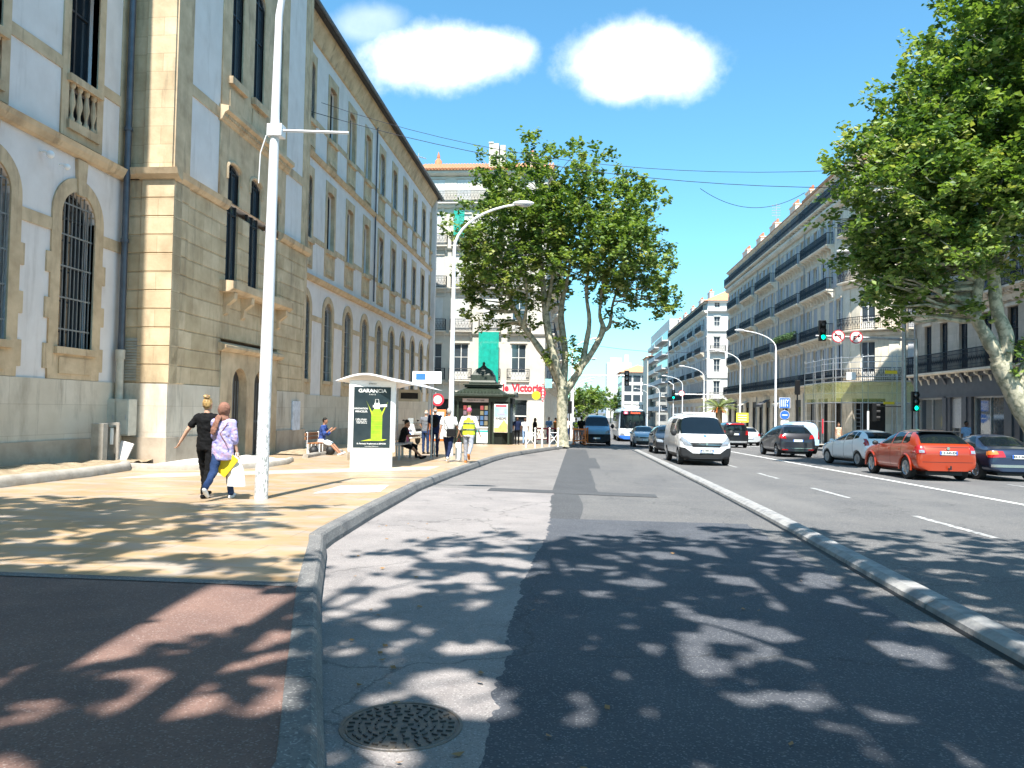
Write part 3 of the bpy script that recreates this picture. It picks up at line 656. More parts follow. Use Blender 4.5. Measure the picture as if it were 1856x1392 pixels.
# planting bed with rounded stone border along the near wing
mb = MB(); mb.sweep([(-10.06, 9, ZP(9)), (-10.05, 12.8, ZP(12.8)), (-10.2, 15.5, ZP(15.5)), (-10.55, 17.6, ZP(17.6)), (-11.0, 18.4, ZP(18.4))], [(.0, -.02), (.0, .1), (.04, .17), (.12, .2), (.22, .18), (.26, .1), (.26, -.02)], closed=True)
setp(mb.build('bed_border', M['concrete'], smooth=50), 'rounded pale stone border edging the dry gravel bed below the near wing', 'border')
mb = MB(); n = 24; vs = []; fs = []
for j in range(60):
    y = 9+j*.19; xr = -10.3 if y < 15 else -10.3-(y-15)*.22
    for i in range(12):
        x = -12.5+(xr+12.5)*i/11; vs.append((x, y, ZP(y)+.05+.1*noise.noise(Vector((x*1.5, y*1.5, 0)))+.05*noise.noise(Vector((x*7, y*7, 2)))+.1*math.exp(-((x+11.8)**2))))
for j in range(59):
    for i in range(11): fs.append((j*12+i, j*12+i+1, (j+1)*12+i+1, (j+1)*12+i))
setp(mb.add(vs, fs).build('gravel_bed', M['earth'], smooth=True), 'dry gravel', 'gravel', kind='stuff'); 
# white stone island at the foot of the pavilion
def mound(name, pts, m, border, label, lab2):
    cx = sum(p[0] for p in pts)/len(pts); cy = sum(p[1] for p in pts)/len(pts)
    mb = MB(); mb.add([(cx, cy, ZP(cy)+.16)], [])
    P = []
    for a, b in zip(pts, pts[1:]+pts[:1]):
        for k in range(8): P.append((a[0]+(b[0]-a[0])*k/8, a[1]+(b[1]-a[1])*k/8))
    rings = 8; vs = []; fs = []
    for r in range(rings+1):
        t = 1-r/rings
        for (x, y) in P:
            xx = cx+(x-cx)*t; yy = cy+(y-cy)*t
            vs.append((xx, yy, ZP(yy)+.04+.14*(1-t*t)+.05*noise.noise(Vector((xx*3, yy*3, 1)))*(t < .95)))
    k = len(P)
    for r in range(rings):
        for i in range(k): fs.append((r*k+i, r*k+(i+1) % k, (r+1)*k+(i+1) % k, (r+1)*k+i))
    setp(MB().add(vs, fs).build(name, m, smooth=True), label, 'gravel', kind='stuff')
    mb = MB(); mb.sweep([(x, y, ZP(y)) for x, y in border], [(.0, -.02), (.0, .08), (.04, .13), (.14, .13), (.18, .08), (.18, -.02)], closed=True)
    setp(mb.build('bed_border', M['concrete'], smooth=50), lab2, 'border')
mound('white_gravel_bed', [(-11.1, 18.9), (-9.2, 18.6), (-8.3, 20.2), (-8.6, 23), (-9.8, 24.2), (-11.1, 24)], M['white_stone'], [(-11.2, 18.35), (-9.9, 18.2), (-8.9, 18.6), (-8.15, 19.8), (-8.2, 21.6), (-8.6, 23.1)], 'white gravel', 'low stone edging round the white gravel at the foot of the pavilion')
mound('gravel_island', [(-10.9, 27), (-9.6, 26.6), (-9.2, 29), (-10.4, 30.2)], M['earth'], [(-8.9, 25.2), (-9.1, 27.2), (-9.0, 29.5), (-9.6, 30.6)], 'dry gravel', 'short stone edging beyond the second pavement pole near the bench')
setp(MB().box(0, .06, -.4, .4, 0, 1.15).build('wall_poster', mat('poster_paper', (.62, .66, .74), .6, var=.15, scale=4), loc=(-11.13, 29.9, .55)), 'pale blue paper poster pasted on the pavilion plinth', 'poster')
# ================================================================ STREET HOUSES
M['hstone'] = mat('facade_limestone', (.82, .735, .6), .85, scale=.9, col2=(.7, .615, .49), bump=.1, bscale=10, extra=blocks((.6, .58, .52), (1.4, .45), .5))
M['hstone2'] = mat('facade_limestone_grey', (.64, .585, .5), .85, scale=.9, col2=(.52, .465, .39), bump=.1, bscale=10, extra=blocks((.6, .58, .52), (1.4, .45), .5))
M['htrim'] = mat('facade_trim', (.78, .71, .6), .8, scale=2, col2=(.64, .56, .45), extra=stains((.16, .13, .1), 1.2, .6))
M['wstone'] = mat('facade_white', (.66, .64, .6), .85, scale=.9, col2=(.56, .54, .5))
M['cream'] = mat('facade_cream', (.58, .545, .475), .85, scale=.9, col2=(.48, .45, .39), extra=stains((.35, .3, .25), .8, .4))
M['shutter'] = mat('grey_shutter', (.5, .5, .51), .7, scale=1.5, col2=(.38, .39, .42))
M['shutter_white'] = mat('white_shutter', (.62, .61, .58), .7, scale=1.5, var=.06)
M['shop_grey'] = mat('shopfront_grey', (.075, .08, .095), .5, scale=3, var=.1)
M['shop_brown'] = mat('shopfront_stone', (.36, .3, .22), .8, scale=2)
M['leaf_pot'] = mat('balcony_leaf', (.05, .11, .03), .8, scale=30, var=.3)
def railing_mesh(L, h=1.0, step=.13, ends=.55):
    mb = MB()
    def run(x0, x1, f):
        mb_ = []
        n = max(1, int(abs(x1-x0)/step))
        for i in range(n+1):
            x = x0+(x1-x0)*i/n; mb_.append((f(x), .011))
        return mb_
    n = max(2, int(L/step))
    for i in range(n+1):
        x = L*i/n; mb.box(x-.012, x+.012, -.012, .012, 0, h)
        if i < n:
            xa, xb = x, L*(i+1)/n; k = i % 2
            mb.obox(((xa+xb)/2, 0, h*.5), (.018, .018, h*.52), (0, R(16 if k else -16), 0)); mb.obox(((xa+xb)/2, 0, h*.22), (.1, .018, .02)); mb.obox(((xa+xb)/2, 0, h*.8), (.1, .018, .03))
    mb.box(-.02, L+.02, -.025, .025, h-.03, h+.02); mb.box(0, L, -.015, .015, .04, .08)
    for x in (0, L):
        m2 = max(2, int(ends/step))
        for i in range(m2+1):
            y = ends*i/m2; mb.box(x-.012, x+.012, y-.012, y+.012, 0, h)
        mb.box(x-.02, x+.02, 0, ends, h-.03, h+.02)
    return mb.mesh('railing', M['rail'], merge=False)
_rc = {}
def railing(L, h=1.0, step=.13, ends=.55):
    k = (round(L, 2), h, step, ends)
    if k not in _rc: _rc[k] = railing_mesh(*k)
    return _rc[k]
def hwin(w, h, sh='open', fr=None, glass=None, shm=None):
    """french window, shutters; origin bottom centre, outward = -y"""
    fr = fr or M['frame_white']; glass = glass or M['blue_glass']; shm = shm or M['shutter']
    mb = MB(); hw = w/2
    mb.box(-hw, hw, .20, .22, 0, h, 1)
    for x in (-hw, -.03, hw-.06): mb.box(x, x+.06, .15, .199, 0, h, 0)
    for z in (0, h*.3, h*.62, h-.06): mb.box(-hw, hw, .16, .198, z, z+.05, 0)
    mb.box(-hw, hw, .165, .197, .0, h*.22, 0)
    if sh == 'open':
        for s in (-1, 1): mb.box(s*(hw+.01) if s > 0 else -hw-.01-w*.42, s*(hw+.01) if s < 0 else hw+.01+w*.42, -.06, -.012, .02, h-.02, 2)
    if sh == 'half':
        mb.box(-hw+.01, -.01, -.0, .04, .02, h-.02, 2); mb.box(hw+.01, hw+.01+w*.42, -.06, -.012, .02, h-.02, 2)
    if sh == 'closed':
        for s in (-1, 1): mb.box(*( (.008, hw-.01) if s > 0 else (-hw+.01, -.008)), .02, .06, .02, h-.02, 2)
    if sh in ('closed', 'half', 'open'):
        a = [(-hw+.03, -.04)] if sh == 'half' else [(-hw+.04, -.04), (.04, hw-.04)] if sh == 'closed' else []
        for x0, x1 in a:
            for k in range(int(h/.09)): mb.box(x0, x1, (-.008 if sh == 'half' else .012), .03, .08+k*.09, .12+k*.09, 2)
    return mb.mesh('window', [fr, glass, shm])
WM = {}
def getwin(*a):
    if a not in WM: WM[a] = hwin(a[0], a[1], a[2], shm=M[a[3]], fr=M['frame_white'] if len(a) < 5 else M[a[4]])
    return WM[a]
def bracket_mb(mb, u, z, d=.55, h=.55, w=.16):
    mb.prism([(0, z), (-d, z), (-d*.95, z-h*.25), (-d*.5, z-h*.45), (-d*.3, z-h), (0, z-h)], 'x', u-w/2, u+w/2)
def front(root, loc, rz, L, z0, z1, wins, mw, bands=(), balc=(), name='wall', rollers=None, rail_h=1.0, sh='shutter', pil=(), mt=None, shops=None, d_bal=.7, bend=None, step=.13, fr='frame_white'):
    """one facade. wins: list of (u, z, w, h, state). bands: (z, depth, height). balc: (u0,u1,z)"""
    mt = mt or M['htrim']; P = []
    holes = [rect(u-w/2, u+w/2, z, z+h) for (u, z, w, h, s) in wins]+list(shops or [])
    me = panel_mesh(name, rect(0, L, z0, z1), holes, .4, 0, mw); P.append(add_part(name, me, root))
    for (u, z, w, h, s) in wins:
        o = add_part('window', getwin(w, h, s, sh, fr), root); o['u'] = u; P.append(o); o.location = (u, 0, z)
    mb = MB()
    for (z, d, h) in bands: mb.prism([(0, z), (-d*.5, z), (-d, z+h*.5), (-d, z+h), (0, z+h)], 'x', 0, L)
    for (u, w, za, zb) in pil: mb.box(u-w/2, u+w/2, -.06, 0, za, zb)
    for (u, z, w, h, s) in wins:
        mb.box(u-w/2-.12, u+w/2+.12, -.09, 0, z+h+.04, z+h+.2)
    if mb.f: P.append(mb.build('cornice_band', mt, root, merge=False))
    for (u0, u1, z) in balc:
        mb = MB(); mb.prism([(0, z-.16), (-d_bal+.1, z-.16), (-d_bal, z-.1), (-d_bal, z), (0, z)], 'x', u0, u1)
        n = max(2, int(round((u1-u0)/1.05)))
        if not bend:
            for i in range(n+1): bracket_mb(mb, u0+.15+(u1-u0-.3)*i/n, z-.16, d_bal*.75)
        s = mb.build('balcony_slab', mt, root); P.append(s)
        r = add_part('railing', railing(u1-u0-.1, rail_h, step), s); r.location = (u0+.05, -d_bal+.05, z)
        r['bend'] = 1
    for o in P:
        if bend:
            continue
        off = Matrix.Rotation(rz, 3, 'Z')@Vector((o.location.x, o.location.y, 0))
        o.location = (loc[0]+off.x, loc[1]+off.y, o.location.z+loc[2]); o.rotation_euler = (0, 0, rz)
    if bend:
        c, r, a0 = bend
        for o in P: bend_obj(o, c, r, a0)
    return P
def bend_mesh(me, off, c, r, a0, step=.45):
    bm = bmesh.new(); bm.from_mesh(me); bmesh.ops.translate(bm, verts=bm.verts, vec=off)
    x0 = min(v.co.x for v in bm.verts); x1 = max(v.co.x for v in bm.verts); x = math.ceil(x0/step)*step
    while x < x1 and len(bm.verts) < 4000:
        bmesh.ops.bisect_plane(bm, geom=bm.verts[:]+bm.edges[:]+bm.faces[:], plane_co=(x, 0, 0), plane_no=(1, 0, 0), dist=1e-5); x += step
    for v in bm.verts:
        t = a0+v.co.x/r; rr = r-v.co.y; v.co = (c[0]+rr*math.cos(t), c[1]+rr*math.sin(t), v.co.z)
    m = bpy.data.meshes.new(me.name); bm.to_mesh(m); bm.free()
    for mm in me.materials: m.materials.append(mm)
    return m
def bend_obj(o, c, r, a0):
    off = o.location.copy()
    o.data = bend_mesh(o.data, off, c, r, a0); o.location = (0, 0, 0)
    for ch in KIDS.get(o.name, []):
        ch.data = bend_mesh(ch.data, ch.location+off, c, r, a0); ch.location = (0, 0, 0)
def chimney(root, x, y, z, w, n=4, h=.8, m='htrim'):
    mb = MB(); mb.box(x-.35, x+.35, y-w/2, y+w/2, z-1.5, z+h).box(x-.42, x+.42, y-w/2-.07, y+w/2+.07, z+h, z+h+.12)
    c = mb.build('chimney', M[m], root)
    p = MB()
    for i in range(n): p.tube([(x, y-w/2+w*(i+.5)/n, z+h+.1), (x, y-w/2+w*(i+.5)/n, z+h+.6)], [.14, .11], 8)
    p.build('chimney_pots', M['terracotta'], c)
def body(root, x0, x1, y0, y1, z0, z1, roof='tile', eave=.35, hip=1.2, m='wstone'):
    MB().box(x0, x1, y0, y1, z0, z1-.05).build('core_wall', M[m], root)
    mb = MB(); a, b, c, d = x0-eave-.4, x1+.3, y0-.02, y1+.02; mx = (a+b)/2
    mb.add([(a, c, z1), (b, c, z1), (b, d, z1), (a, d, z1), (mx, c+hip, z1+1.9), (mx, d-hip, z1+1.9), (a, c, z1-.12), (b, c, z1-.12), (b, d, z1-.12), (a, d, z1-.12)],
           [(0, 1, 4), (1, 2, 5, 4), (2, 3, 5), (3, 0, 4, 5), (6, 7, 1, 0), (7, 8, 2, 1), (8, 9, 3, 2), (9, 6, 0, 3), (9, 8, 7, 6)])
    mb.build('roof', M[roof], root)
XR = 22.
rr = random.Random(11)
def levels(bays, spec, p_open=.6, closed=.25):
    out = []
    for (z, w, h) in spec:
        for u in bays:
            t = rr.random(); out.append((u, z, w, h, 'closed' if t < closed else 'half' if t < closed+.15 else 'open'))
    return out
SPEC = [(4.35, 1.05, 3.1), (8.45, 1.05, 2.9), (12.45, 1.05, 2.7), (16.4, 1.0, 2.1), (20.08, .9, 1.7)]
def right_house(label, ynear, yfar, balc_spans, ytop=22.1, ch=(), hs='hstone', extra_shops=True, near_open=0, wall='hstone', sill_awn=None, shc='shutter', name='apartment_house'):
    L = yfar-ynear; root = thing(name, label, 'house', (XR, yfar, 0))
    nb = max(3, int(round(L/2.1))); bays = [L*(i+.5)/nb for i in range(nb)]
    wins = levels(bays, SPEC)
    balc = [(yfar-b, yfar-a, z) for (a, b) in balc_spans for z in (8.4, 12.4, 16.3)]
    shops = []
    k = max(2, int(L/3.2))
    for i in range(k):
        u = L*(i+.5)/k; shops.append(rect(u-1.05, u+1.05, gz(ynear)+PV-.3, 3.0))
    P = front(root, (0, 0, 0), -HB, L, -2.2, ytop, wins, M[wall], bands=[(3.95, .28, .3), (19.1, .45, .5), (ytop-.25, .3, .25)], balc=balc+[(0.02, L-.02, 4.3), (.02, L-.02, 20.02)], shops=shops, sh=shc, step=.17 if yfar > 85 else .14)
    for i in range(k):
        u = L*(i+.5)/k
        o = MB().box(u-1.05, u+1.05, .2, .25, -2, 3.0, 1).box(u-1.05, u-.98, .1, .2, -2, 3, 0).box(u+.98, u+1.05, .1, .2, -2, 3, 0).box(u-1.05, u+1.05, .08, .2, 2.3, 3, 0).build('shop_window', [M['frame_dark'], M['dark_glass']], root); o.rotation_euler = (0, 0, -HB)
        if rr.random() < .45:
            mb = MB(); mb.prism([(0, 3.2), (-1.1, 2.6), (-1.1, 2.35), (-1.06, 2.35), (-1.06, 2.55), (0, 3.12)], 'x', u-1.1, u+1.1)
            o = mb.build('awning', M[rr.choice(['awn', 'cream', 'awn', 'terracotta'])], root); o.rotation_euler = (0, 0, -HB)
    b = MB().box(.42, 12, -L+.02, -.02, -2.2, ytop-.1); b.build('core_wall', M['wstone'], root)
    mb = MB(); mb.prism([(-.35, ytop), (.1, ytop+.25), (5, ytop+1.9), (12.2, ytop), (12.2, ytop-.1), (-.35, ytop-.1)], 'y', -L, 0); mb.build('roof', M['tile'], root)
    for (y, w, n) in ch: chimney(root, 1.2, y-yfar, ytop+.9, w, n)
    o = MB().tube([(L-.05, -.12, -1), (L-.05, -.12, 19.1)], .06, 6).build('downpipe', M['galv'], root); o.rotation_euler = (0, 0, -HB)
    return root
right_house('balconied limestone house ending the long block, nearest the white corner house', 96.2, 115, [(97.4, 104.1), (106.2, 112.8)], ch=[(108, 3.0, 7), (100, 2.4, 5)])
right_house('balconied limestone house two doors beyond the scaffolded corner house', 86.2, 96.2, [(87.9, 95.4)], ch=[(93, 2.6, 6)])
right_house('balconied limestone house with leafy balcony, next to the scaffolded corner house', 76.7, 86.2, [(77.3, 85.7)], ch=[(79, 1.6, 3), (84.5, 2.2, 4)])
# plants on the leafy balcony
def leafball(mb, c, r, n, s, rg, flat=1.):
    for _ in range(n):
        d = Vector((rg.gauss(0, 1), rg.gauss(0, 1), rg.gauss(0, 1)*flat)).normalized()*r*rg.random()**.4
        p = Vector(c)+d; a = Vector((rg.gauss(0, 1), rg.gauss(0, 1), rg.gauss(0, 1))).normalized(); b = a.cross(Vector((rg.gauss(0, 1), rg.gauss(0, 1), rg.gauss(0, 1)))).normalized()
        mb.add([p+a*s, p+b*s*.7, p-a*s, p-b*s*.7], [(0, 1, 2, 3)])
rg = random.Random(5)
mb = MB()
for k in range(14): leafball(mb, (21.25, 78+k*.55, 9.3+.2*rg.random()), .38, 60, .09, rg)
setp(mb.build('balcony_plant', M['leaf_pot'], merge=False), 'row of leafy green plants along the second balcony right of the downpipe', 'plant')
# --- corner house
root = thing('corner_house', 'limestone corner house with rounded corner behind the scaffolding and yellow netting', 'house', (0, 0, 0))
ch_w = levels([1.1, 3.2, 5.3, 7.6, 9.6], SPEC)
sh1 = [rect(.6, 3.4, -1, 3.0), rect(4.2, 6.8, -1, 3.0), rect(7.6, 10.2, -1, 3.0)]
front(root, (22, 76.7, 0), -HB, 10.7, -2.2, 22.1, ch_w, M['hstone'], bands=[(3.95, .28, .3), (19.1, .45, .5), (21.9, .3, .25)], balc=[(.3, 8.4, 8.4), (.3, 8.4, 12.4), (.3, 8.4, 16.3), (0, 10.7, 4.3), (0, 10.7, 20.02)], shops=sh1)
cw = [(2.75, z, 1.2, h, 'none') for (z, w_, h) in SPEC]
for (u, w_) in ((.75, .0), (4.8, .0)): pass
front(root, (0, 0, 0), 0, 5.5, -2.2, 22.1, cw, M['hstone'], bands=[(3.95, .28, .3), (7.9, .2, .3), (11.9, .25, .3), (19.1, .45, .5), (21.9, .3, .25)], balc=[(0, 5.5, 4.3), (0.3, 5.2, 8.4), (.3, 5.2, 12.4), (.3, 5.2, 16.3), (0, 5.5, 20.02)], shops=[rect(1.4, 4.1, -1, 2.9)], bend=((25.5, 66), 3.5, math.pi), pil=[(.8, .7, 4.4, 7.8), (4.7, .7, 4.4, 7.8), (.8, .7, 8.5, 11.8), (4.7, .7, 8.5, 11.8)])
front(root, (25.5, 62.5, 0), 0, 12, -2.2, 22.1, [(u, z, w_, h, 'open') for (z, w_, h) in SPEC for u in (1.2, 4.2, 7.2, 10.2)], M['hstone2'], bands=[(3.95, .28, .3), (7.9, .2, .3), (19.1, .45, .5), (21.9, .3, .25)], balc=[(0, 4, 4.3), (0, 12, 8.4), (0, 12, 20.02)], shops=[rect(.5, 3.5, -1, 3.0), rect(4.5, 8, -1, 3)])
MB().box(22.45, 37, 66, 76.6, -2, 22).box(25.5, 37.4, 62.95, 66, -2, 22).lathe([(3.05, -2), (3.05, 22)], (25.5, 66, 0), 32).build('core_wall', M['black'], root)
mb = MB(); mb.prism([(21.6, 76.7), (21.6, 66), (22.7, 63.3), (25.5, 62.1), (37.6, 62.1), (37.6, 76.7)], 'z', 22.05, 22.3); mb.build('roof', M['tile'], root)
chimney(root, 24, 68.5, 23, 2.4, 6); chimney(root, 27, 65, 23.4, 1.5, 5, 2.2)
# --- near right house with the dark grey shopfront
root = thing('grey_shopfront_house', 'beige house with long iron balconies above a dark grey glazed shopfront, behind the right-hand tree', 'house', (22, 52.2, 0))
L = 24; us = [1.7, 3.8, 6.15, 8.7, 11.2, 13.7, 16.2, 18.7, 21.2, 23.2]
wins = [(u, 4.3, .95, 2.9, 'none') for u in us]+[(u, 8.5, .95, 2.6, 'half') for u in us]+[(u, 12.3, .95, 2.5, 'open') for u in us]+[(u, 16, .95, 2.2, 'open') for u in us]+[(u, 19.6, .95, 1.6, 'open') for u in us]
M['hstone_near'] = mat('facade_limestone_near', (.62, .54, .45), .85, scale=.9, col2=(.5, .43, .355), bump=.15, bscale=10, extra=blocks((.62, .58, .52), (1.4, .4), .5))
shops = [rect(.45, 3.9, -.6, 2.75), rect(4.85, 6.2, -.6, 2.75), rect(7.3, 10.6, -.6, 2.75), rect(12, 15.5, -.6, 2.75), rect(17, 20.5, -.6, 2.75)]
front(root, (0, 0, 0), -HB, L, -2, 21.8, wins, M['hstone_near'], bands=[(7.55, .25, .35), (11.6, .25, .3), (15.4, .25, .3), (19, .3, .4), (21.5, .7, .35)], balc=[(0, L, 4.2), (0, L, 8.2), (0, L, 12.2), (0, L, 19.5)], shops=shops, rail_h=1.1, fr='frame_dark')
mb = MB(); mb.box(.02, L, -.16, 0, 2.75, 3.95).box(.02, L, -.34, 0, 3.82, 4.02).box(.02, L, -.22, 0, 2.68, 2.78)
for a, b in ((0.02, .45), (3.9, 4.85), (6.2, 7.3), (10.6, 12), (15.5, 17), (20.5, 22)):
    mb.box(a, b, -.14, .02, -1.2, 2.75); mb.box((a+b)/2-.14 if b-a > .6 else a+.05, (a+b)/2+.14 if b-a > .6 else b-.05, -.22, -.14, -1.2, 2.75)
    mb.prism([(-.14, 3.4), (-.5, 4.0), (-.14, 4.0)], 'x', (a+b)/2-.12, (a+b)/2+.12)
mb.box(.02, L, -.1, .02, -1.5, -.1)
o = mb.build('shopfront', M['shop_grey'], root, merge=False); o.rotation_euler = (0, 0, -HB)
for a, b in ((.45, 3.9), (4.85, 6.2), (7.3, 10.6), (12, 15.5), (17, 20.5)):
    mb = MB(); mb.box(a, b, .12, .15, -.6, 2.75, 1); mb.box(a, b, .04, .12, 2.6, 2.75, 0).box(a, a+.07, .04, .12, -.6, 2.6, 0).box(b-.07, b, .04, .12, -.6, 2.6, 0)
    if b-a > 2: mb.box((a+b)/2-.03, (a+b)/2+.03, .05, .12, -.6, 2.6, 0)
    else: mb.box(a, b, .0, .1, .9, 2.6, 0)
    o = mb.build('shop_window', [M['galv'], M['blue_glass']], root); o.rotation_euler = (0, 0, -HB)
mb = MB()
for i in range(46): bracket_mb(mb, .3+i*.52, 8.04, .55, .45, .18)
o = mb.build('corbels', M['htrim'], root, merge=False); o.rotation_euler = (0, 0, -HB)
MB().box(.42, 14, -L, -.02, -2, 21.7).build('core_wall', M['wstone'], root)
mb = MB(); mb.prism([(-.8, 21.86), (2.4, 24.4), (9, 25), (14, 21.86)], 'y', -L, .1); mb.build('roof', M['roof_dark'], root)
chimney(root, .9, -5.5, 24, 1.6, 3); chimney(root, 1.5, -14, 24.3, 2.0, 5)
o = MB().tube([(.06, -.1, -1), (.06, -.1, 21.5)], .07, 6).build('downpipe', M['galv'], root); o.rotation_euler = (0, 0, -HB)
# --- white corner block and modern block further on
def white_block():
    root = thing('white_corner_house', 'bright white corner house with orange tiled roof beyond the long block', 'house', (XR, 133, 0))
    L = 52; wins = []
    sp = [(4.2, 1.05, 2.8), (8., 1.05, 2.7), (12., 1.05, 2.5), (15.8, 1.0, 2.1), (19.3, .9, 1.2)]
    nb = 20; bays = [L*(i+.5)/nb for i in range(nb)]
    wins = levels(bays, sp[:4])
    front(root, (0, L, 0), -HB, L-.4, -3, 20.6, [q for q in wins if q[0] < L-1.2], M['wstone'], bands=[(3.6, .3, .3), (18.6, .5, .5), (20.3, .4, .3)], balc=[(0.1, L-1, 4.1), (.1, L-1, 19.1)]+[(u, u+7, z) for u in (2, 12, 22, 32, 42) for z in (8., 12., 15.8)], step=.2, shops=[rect(3+i*6, 7+i*6, -3, 2.7) for i in range(8)], sh='shutter')
    front(root, (0, 0, 0), 0, 9, -3, 20.6, [(u, z, w_, h, 'none') for (z, w_, h) in sp for u in (1.6, 4.6, 7.5)], M['wstone'], bands=[(3.6, .3, .3), (7.4, .2, .25), (15.3, .25, .3), (18.6, .5, .5), (20.3, .4, .3)], balc=[(.4, 3, 4.1), (.4, 3, 12.), (3.4, 5.8, 8.)], mt=M['wstone'])
    MB().box(.42, 9, .42, L, -3, 20.5).build('core_wall', M['wstone'], root)
    mb = MB(); mb.add([(-.6, -.5, 20.6), (9.4, -.5, 20.6), (9.4, L, 20.6), (-.6, L, 20.6), (4.5, 3.5, 23.2), (4.5, L, 23.2)], [(0, 1, 4), (1, 2, 5, 4), (3, 0, 4, 5), (2, 3, 5), (0, 3, 2, 1)]); mb.build('roof', M['tile'], root)
    for y, w, n in ((6, 2.5, 5), (16, 3, 6), (27, 2.5, 5), (38, 3, 6), (47, 2.5, 5)): chimney(root, 1.5, y, 22, w, n, m='wstone')
white_block()
root = thing('modern_balcony_block', 'white modern apartment block with recessed balconies beyond the white corner house', 'apartment block', (XR, 187, 0))
mb = MB(); mb.box(0, 12, 0, 46, -4, 24); mb.build('wall', M['wstone'], root)
mb = MB(); mb.box(-.03, 0, .5, 45.5, -3, 1.5)
for k in range(6): mb.box(-.03, 0, 3, 43, 2.6+k*3.4, 4.6+k*3.4)
mb.build('window_band', M['blue_glass'], root)
for k in range(6):
    MB().box(-1.5, 0, 2.5, 20, 1.9+k*3.4, 2.15+k*3.4).box(-1.5, -1.4, 2.5, 20, 2.15+k*3.4, 3.0+k*3.4).box(-1.2, 0, 24, 43, 1.9+k*3.4, 2.15+k*3.4).box(-1.2, -1.12, 24, 43, 2.15+k*3.4, 3+k*3.4).build('balcony', M['wstone' if k % 2 else 'shutter'], root)
root = thing('orange_roofed_block', 'white and glass office block with low orange tiled roof straight down the avenue', 'office block', (14.5, 250, 0))
mb = MB(); mb.box(0, 12, 0, 25, -3, 14.2); mb.build('wall', M['wstone'], root)
mb = MB(); mb.add([(-1, -1, 14.2), (13, -1, 14.2), (13, 26, 14.2), (-1, 26, 14.2), (5.5, 6, 17), (5.5, 20, 17)], [(0, 1, 4), (1, 2, 5, 4), (2, 3, 5), (3, 0, 4, 5), (3, 2, 1, 0)]); mb.build('roof', M['tile'], root)
for k in range(5):
    for c in range(4): MB().box(.8+c*2.8, 3.1+c*2.8, -.06, 0, -1.2+k*3.1, .8+k*3.1).build('window', M['blue_glass'], root)
    MB().box(-.06, 0, .5, 24, -1.2+k*3.1, .8+k*3.1).build('window_band', M['dark_glass'], root)
root = thing('stair_tower_block', 'narrow pale block with orange roof just right of the orange-roofed office block', 'office block', (20.5, 228, 0))
MB().box(0, 5, 0, 14, -3, 17.6).build('wall', M['cream'], root); MB().add([(-.6, -.6, 17.6), (5.6, -.6, 17.6), (5.6, 14.6, 17.6), (-.6, 14.6, 17.6), (2.5, 7, 19)], [(0, 1, 4), (1, 2, 4), (2, 3, 4), (3, 0, 4), (3, 2, 1, 0)]).build('roof', M['tile'], root)
for k in range(5): MB().box(1, 4, -.06, 0, .2+k*3.2, 2+k*3.2).build('window', M['blue_glass'], root)
root = thing('distant_tower_block', 'tall white tower block far down the avenue above the trees', 'tower block', (18.5, 480, 0))
MB().box(0, 15, 0, 14, -5, 32).box(2, 9, 3, 10, 32, 35).box(11, 13.6, 4, 8, 32, 37).build('wall', M['wstone'], root)
for k in range(9): MB().box(.8, 14.2, -.08, 0, 3+k*3.1, 4.2+k*3.1).build('window_band', M['shutter'], root)
# --- background house with the café sign (faces the camera across the side street)
root = thing('cafe_corner_house', 'cream corner house with the le Victoria sign behind the kiosk and plane tree', 'house', (-15, 70, 0))
W = 12.1; bx = [1.95, 4.4, 7.05, 9.7]
sp = [(4.2, 1.35, 3.3), (8.75, 1.35, 3.0), (12.7, 1.3, 2.9), (16.6, 1.3, 2.8), (20.5, 1.3, 2.2)]
wins = []
for i, (z, w_, h) in enumerate(sp):
    for j, u in enumerate(bx): wins.append((u, z, w_, h, 'none' if i == 0 or (i == 1 and j == 3) else 'closed'))
front(root, (0, 0, 0), 0, W, -2.5, 23.4, wins, M['cream'], bands=[(3.75, .2, .3), (8.25, .2, .3), (12.2, .2, .3), (16.1, .2, .3), (20.0, .3, .35), (23.0, .45, .4)], balc=[(u-1.05, u+1.05, z) for u in bx for z in (4.15, 8.65, 12.6)]+[(u-1.05, u+1.05, 16.5) for u in bx]+[(.3, W-.2, 20.45)], sh='shutter_white', mt=M['cream'], d_bal=.5, rail_h=1.05, shops=[rect(8.7, 10.6, -1.2, 2.4), rect(5, 7.9, -1.2, 2.4), rect(1, 4, -1.2, 2.4)])
MB().box(.02, W-.45, .42, 60, -2.5, 23.3).build('core_wall', M['cream'], root)
mb = MB(); mb.prism([(-.6, 23.42), (5, 25.6), (30, 25.6), (60, 23.4)], 'x', -.3, W+.45)
for k in range(43): mb.tube([(-.2+k*.3, -.66, 23.5), (-.2+k*.3, 5, 25.72)], .09, 6)
mb.build('roof', M['tile'], root, merge=False)
mb = MB(); mb.box(6.6, 7.5, .5, 1.6, 23.5, 26.2).box(6.55, 7.0, .45, 1.65, 26.2, 26.35).box(7.6, 8.1, .7, 1.5, 23.5, 26.1); mb.build('chimney', M['cream'], root)
chimney(root, 10.6, 2, 24.4, 1.5, 3)
for a, b in ((8.7, 10.6), (5, 7.9), (1, 4)):
    MB().box(a, b, .25, .3, -1.2, 2.4, 1).box(a, a+.08, .1, .25, -1.2, 2.4, 0).box(b-.08, b, .1, .25, -1.2, 2.4, 0).box(a, b, .1, .25, .9, 1.0, 0).build('shop_window', [M['frame_white'], M['dark_glass']], root)
MB().box(7.95, 12.05, -.34, -.22, 2.98, 3.98).build('sign_board', M['shutter_white'], root)
text('sign_lettering', 'le', .86, M['red'], root, (8.6, -.36, 3.48), bold=.035, sx=.9)
text('sign_lettering', 'Victoria', .98, M['red'], root, (10.55, -.36, 3.48), bold=.04, sx=.88)
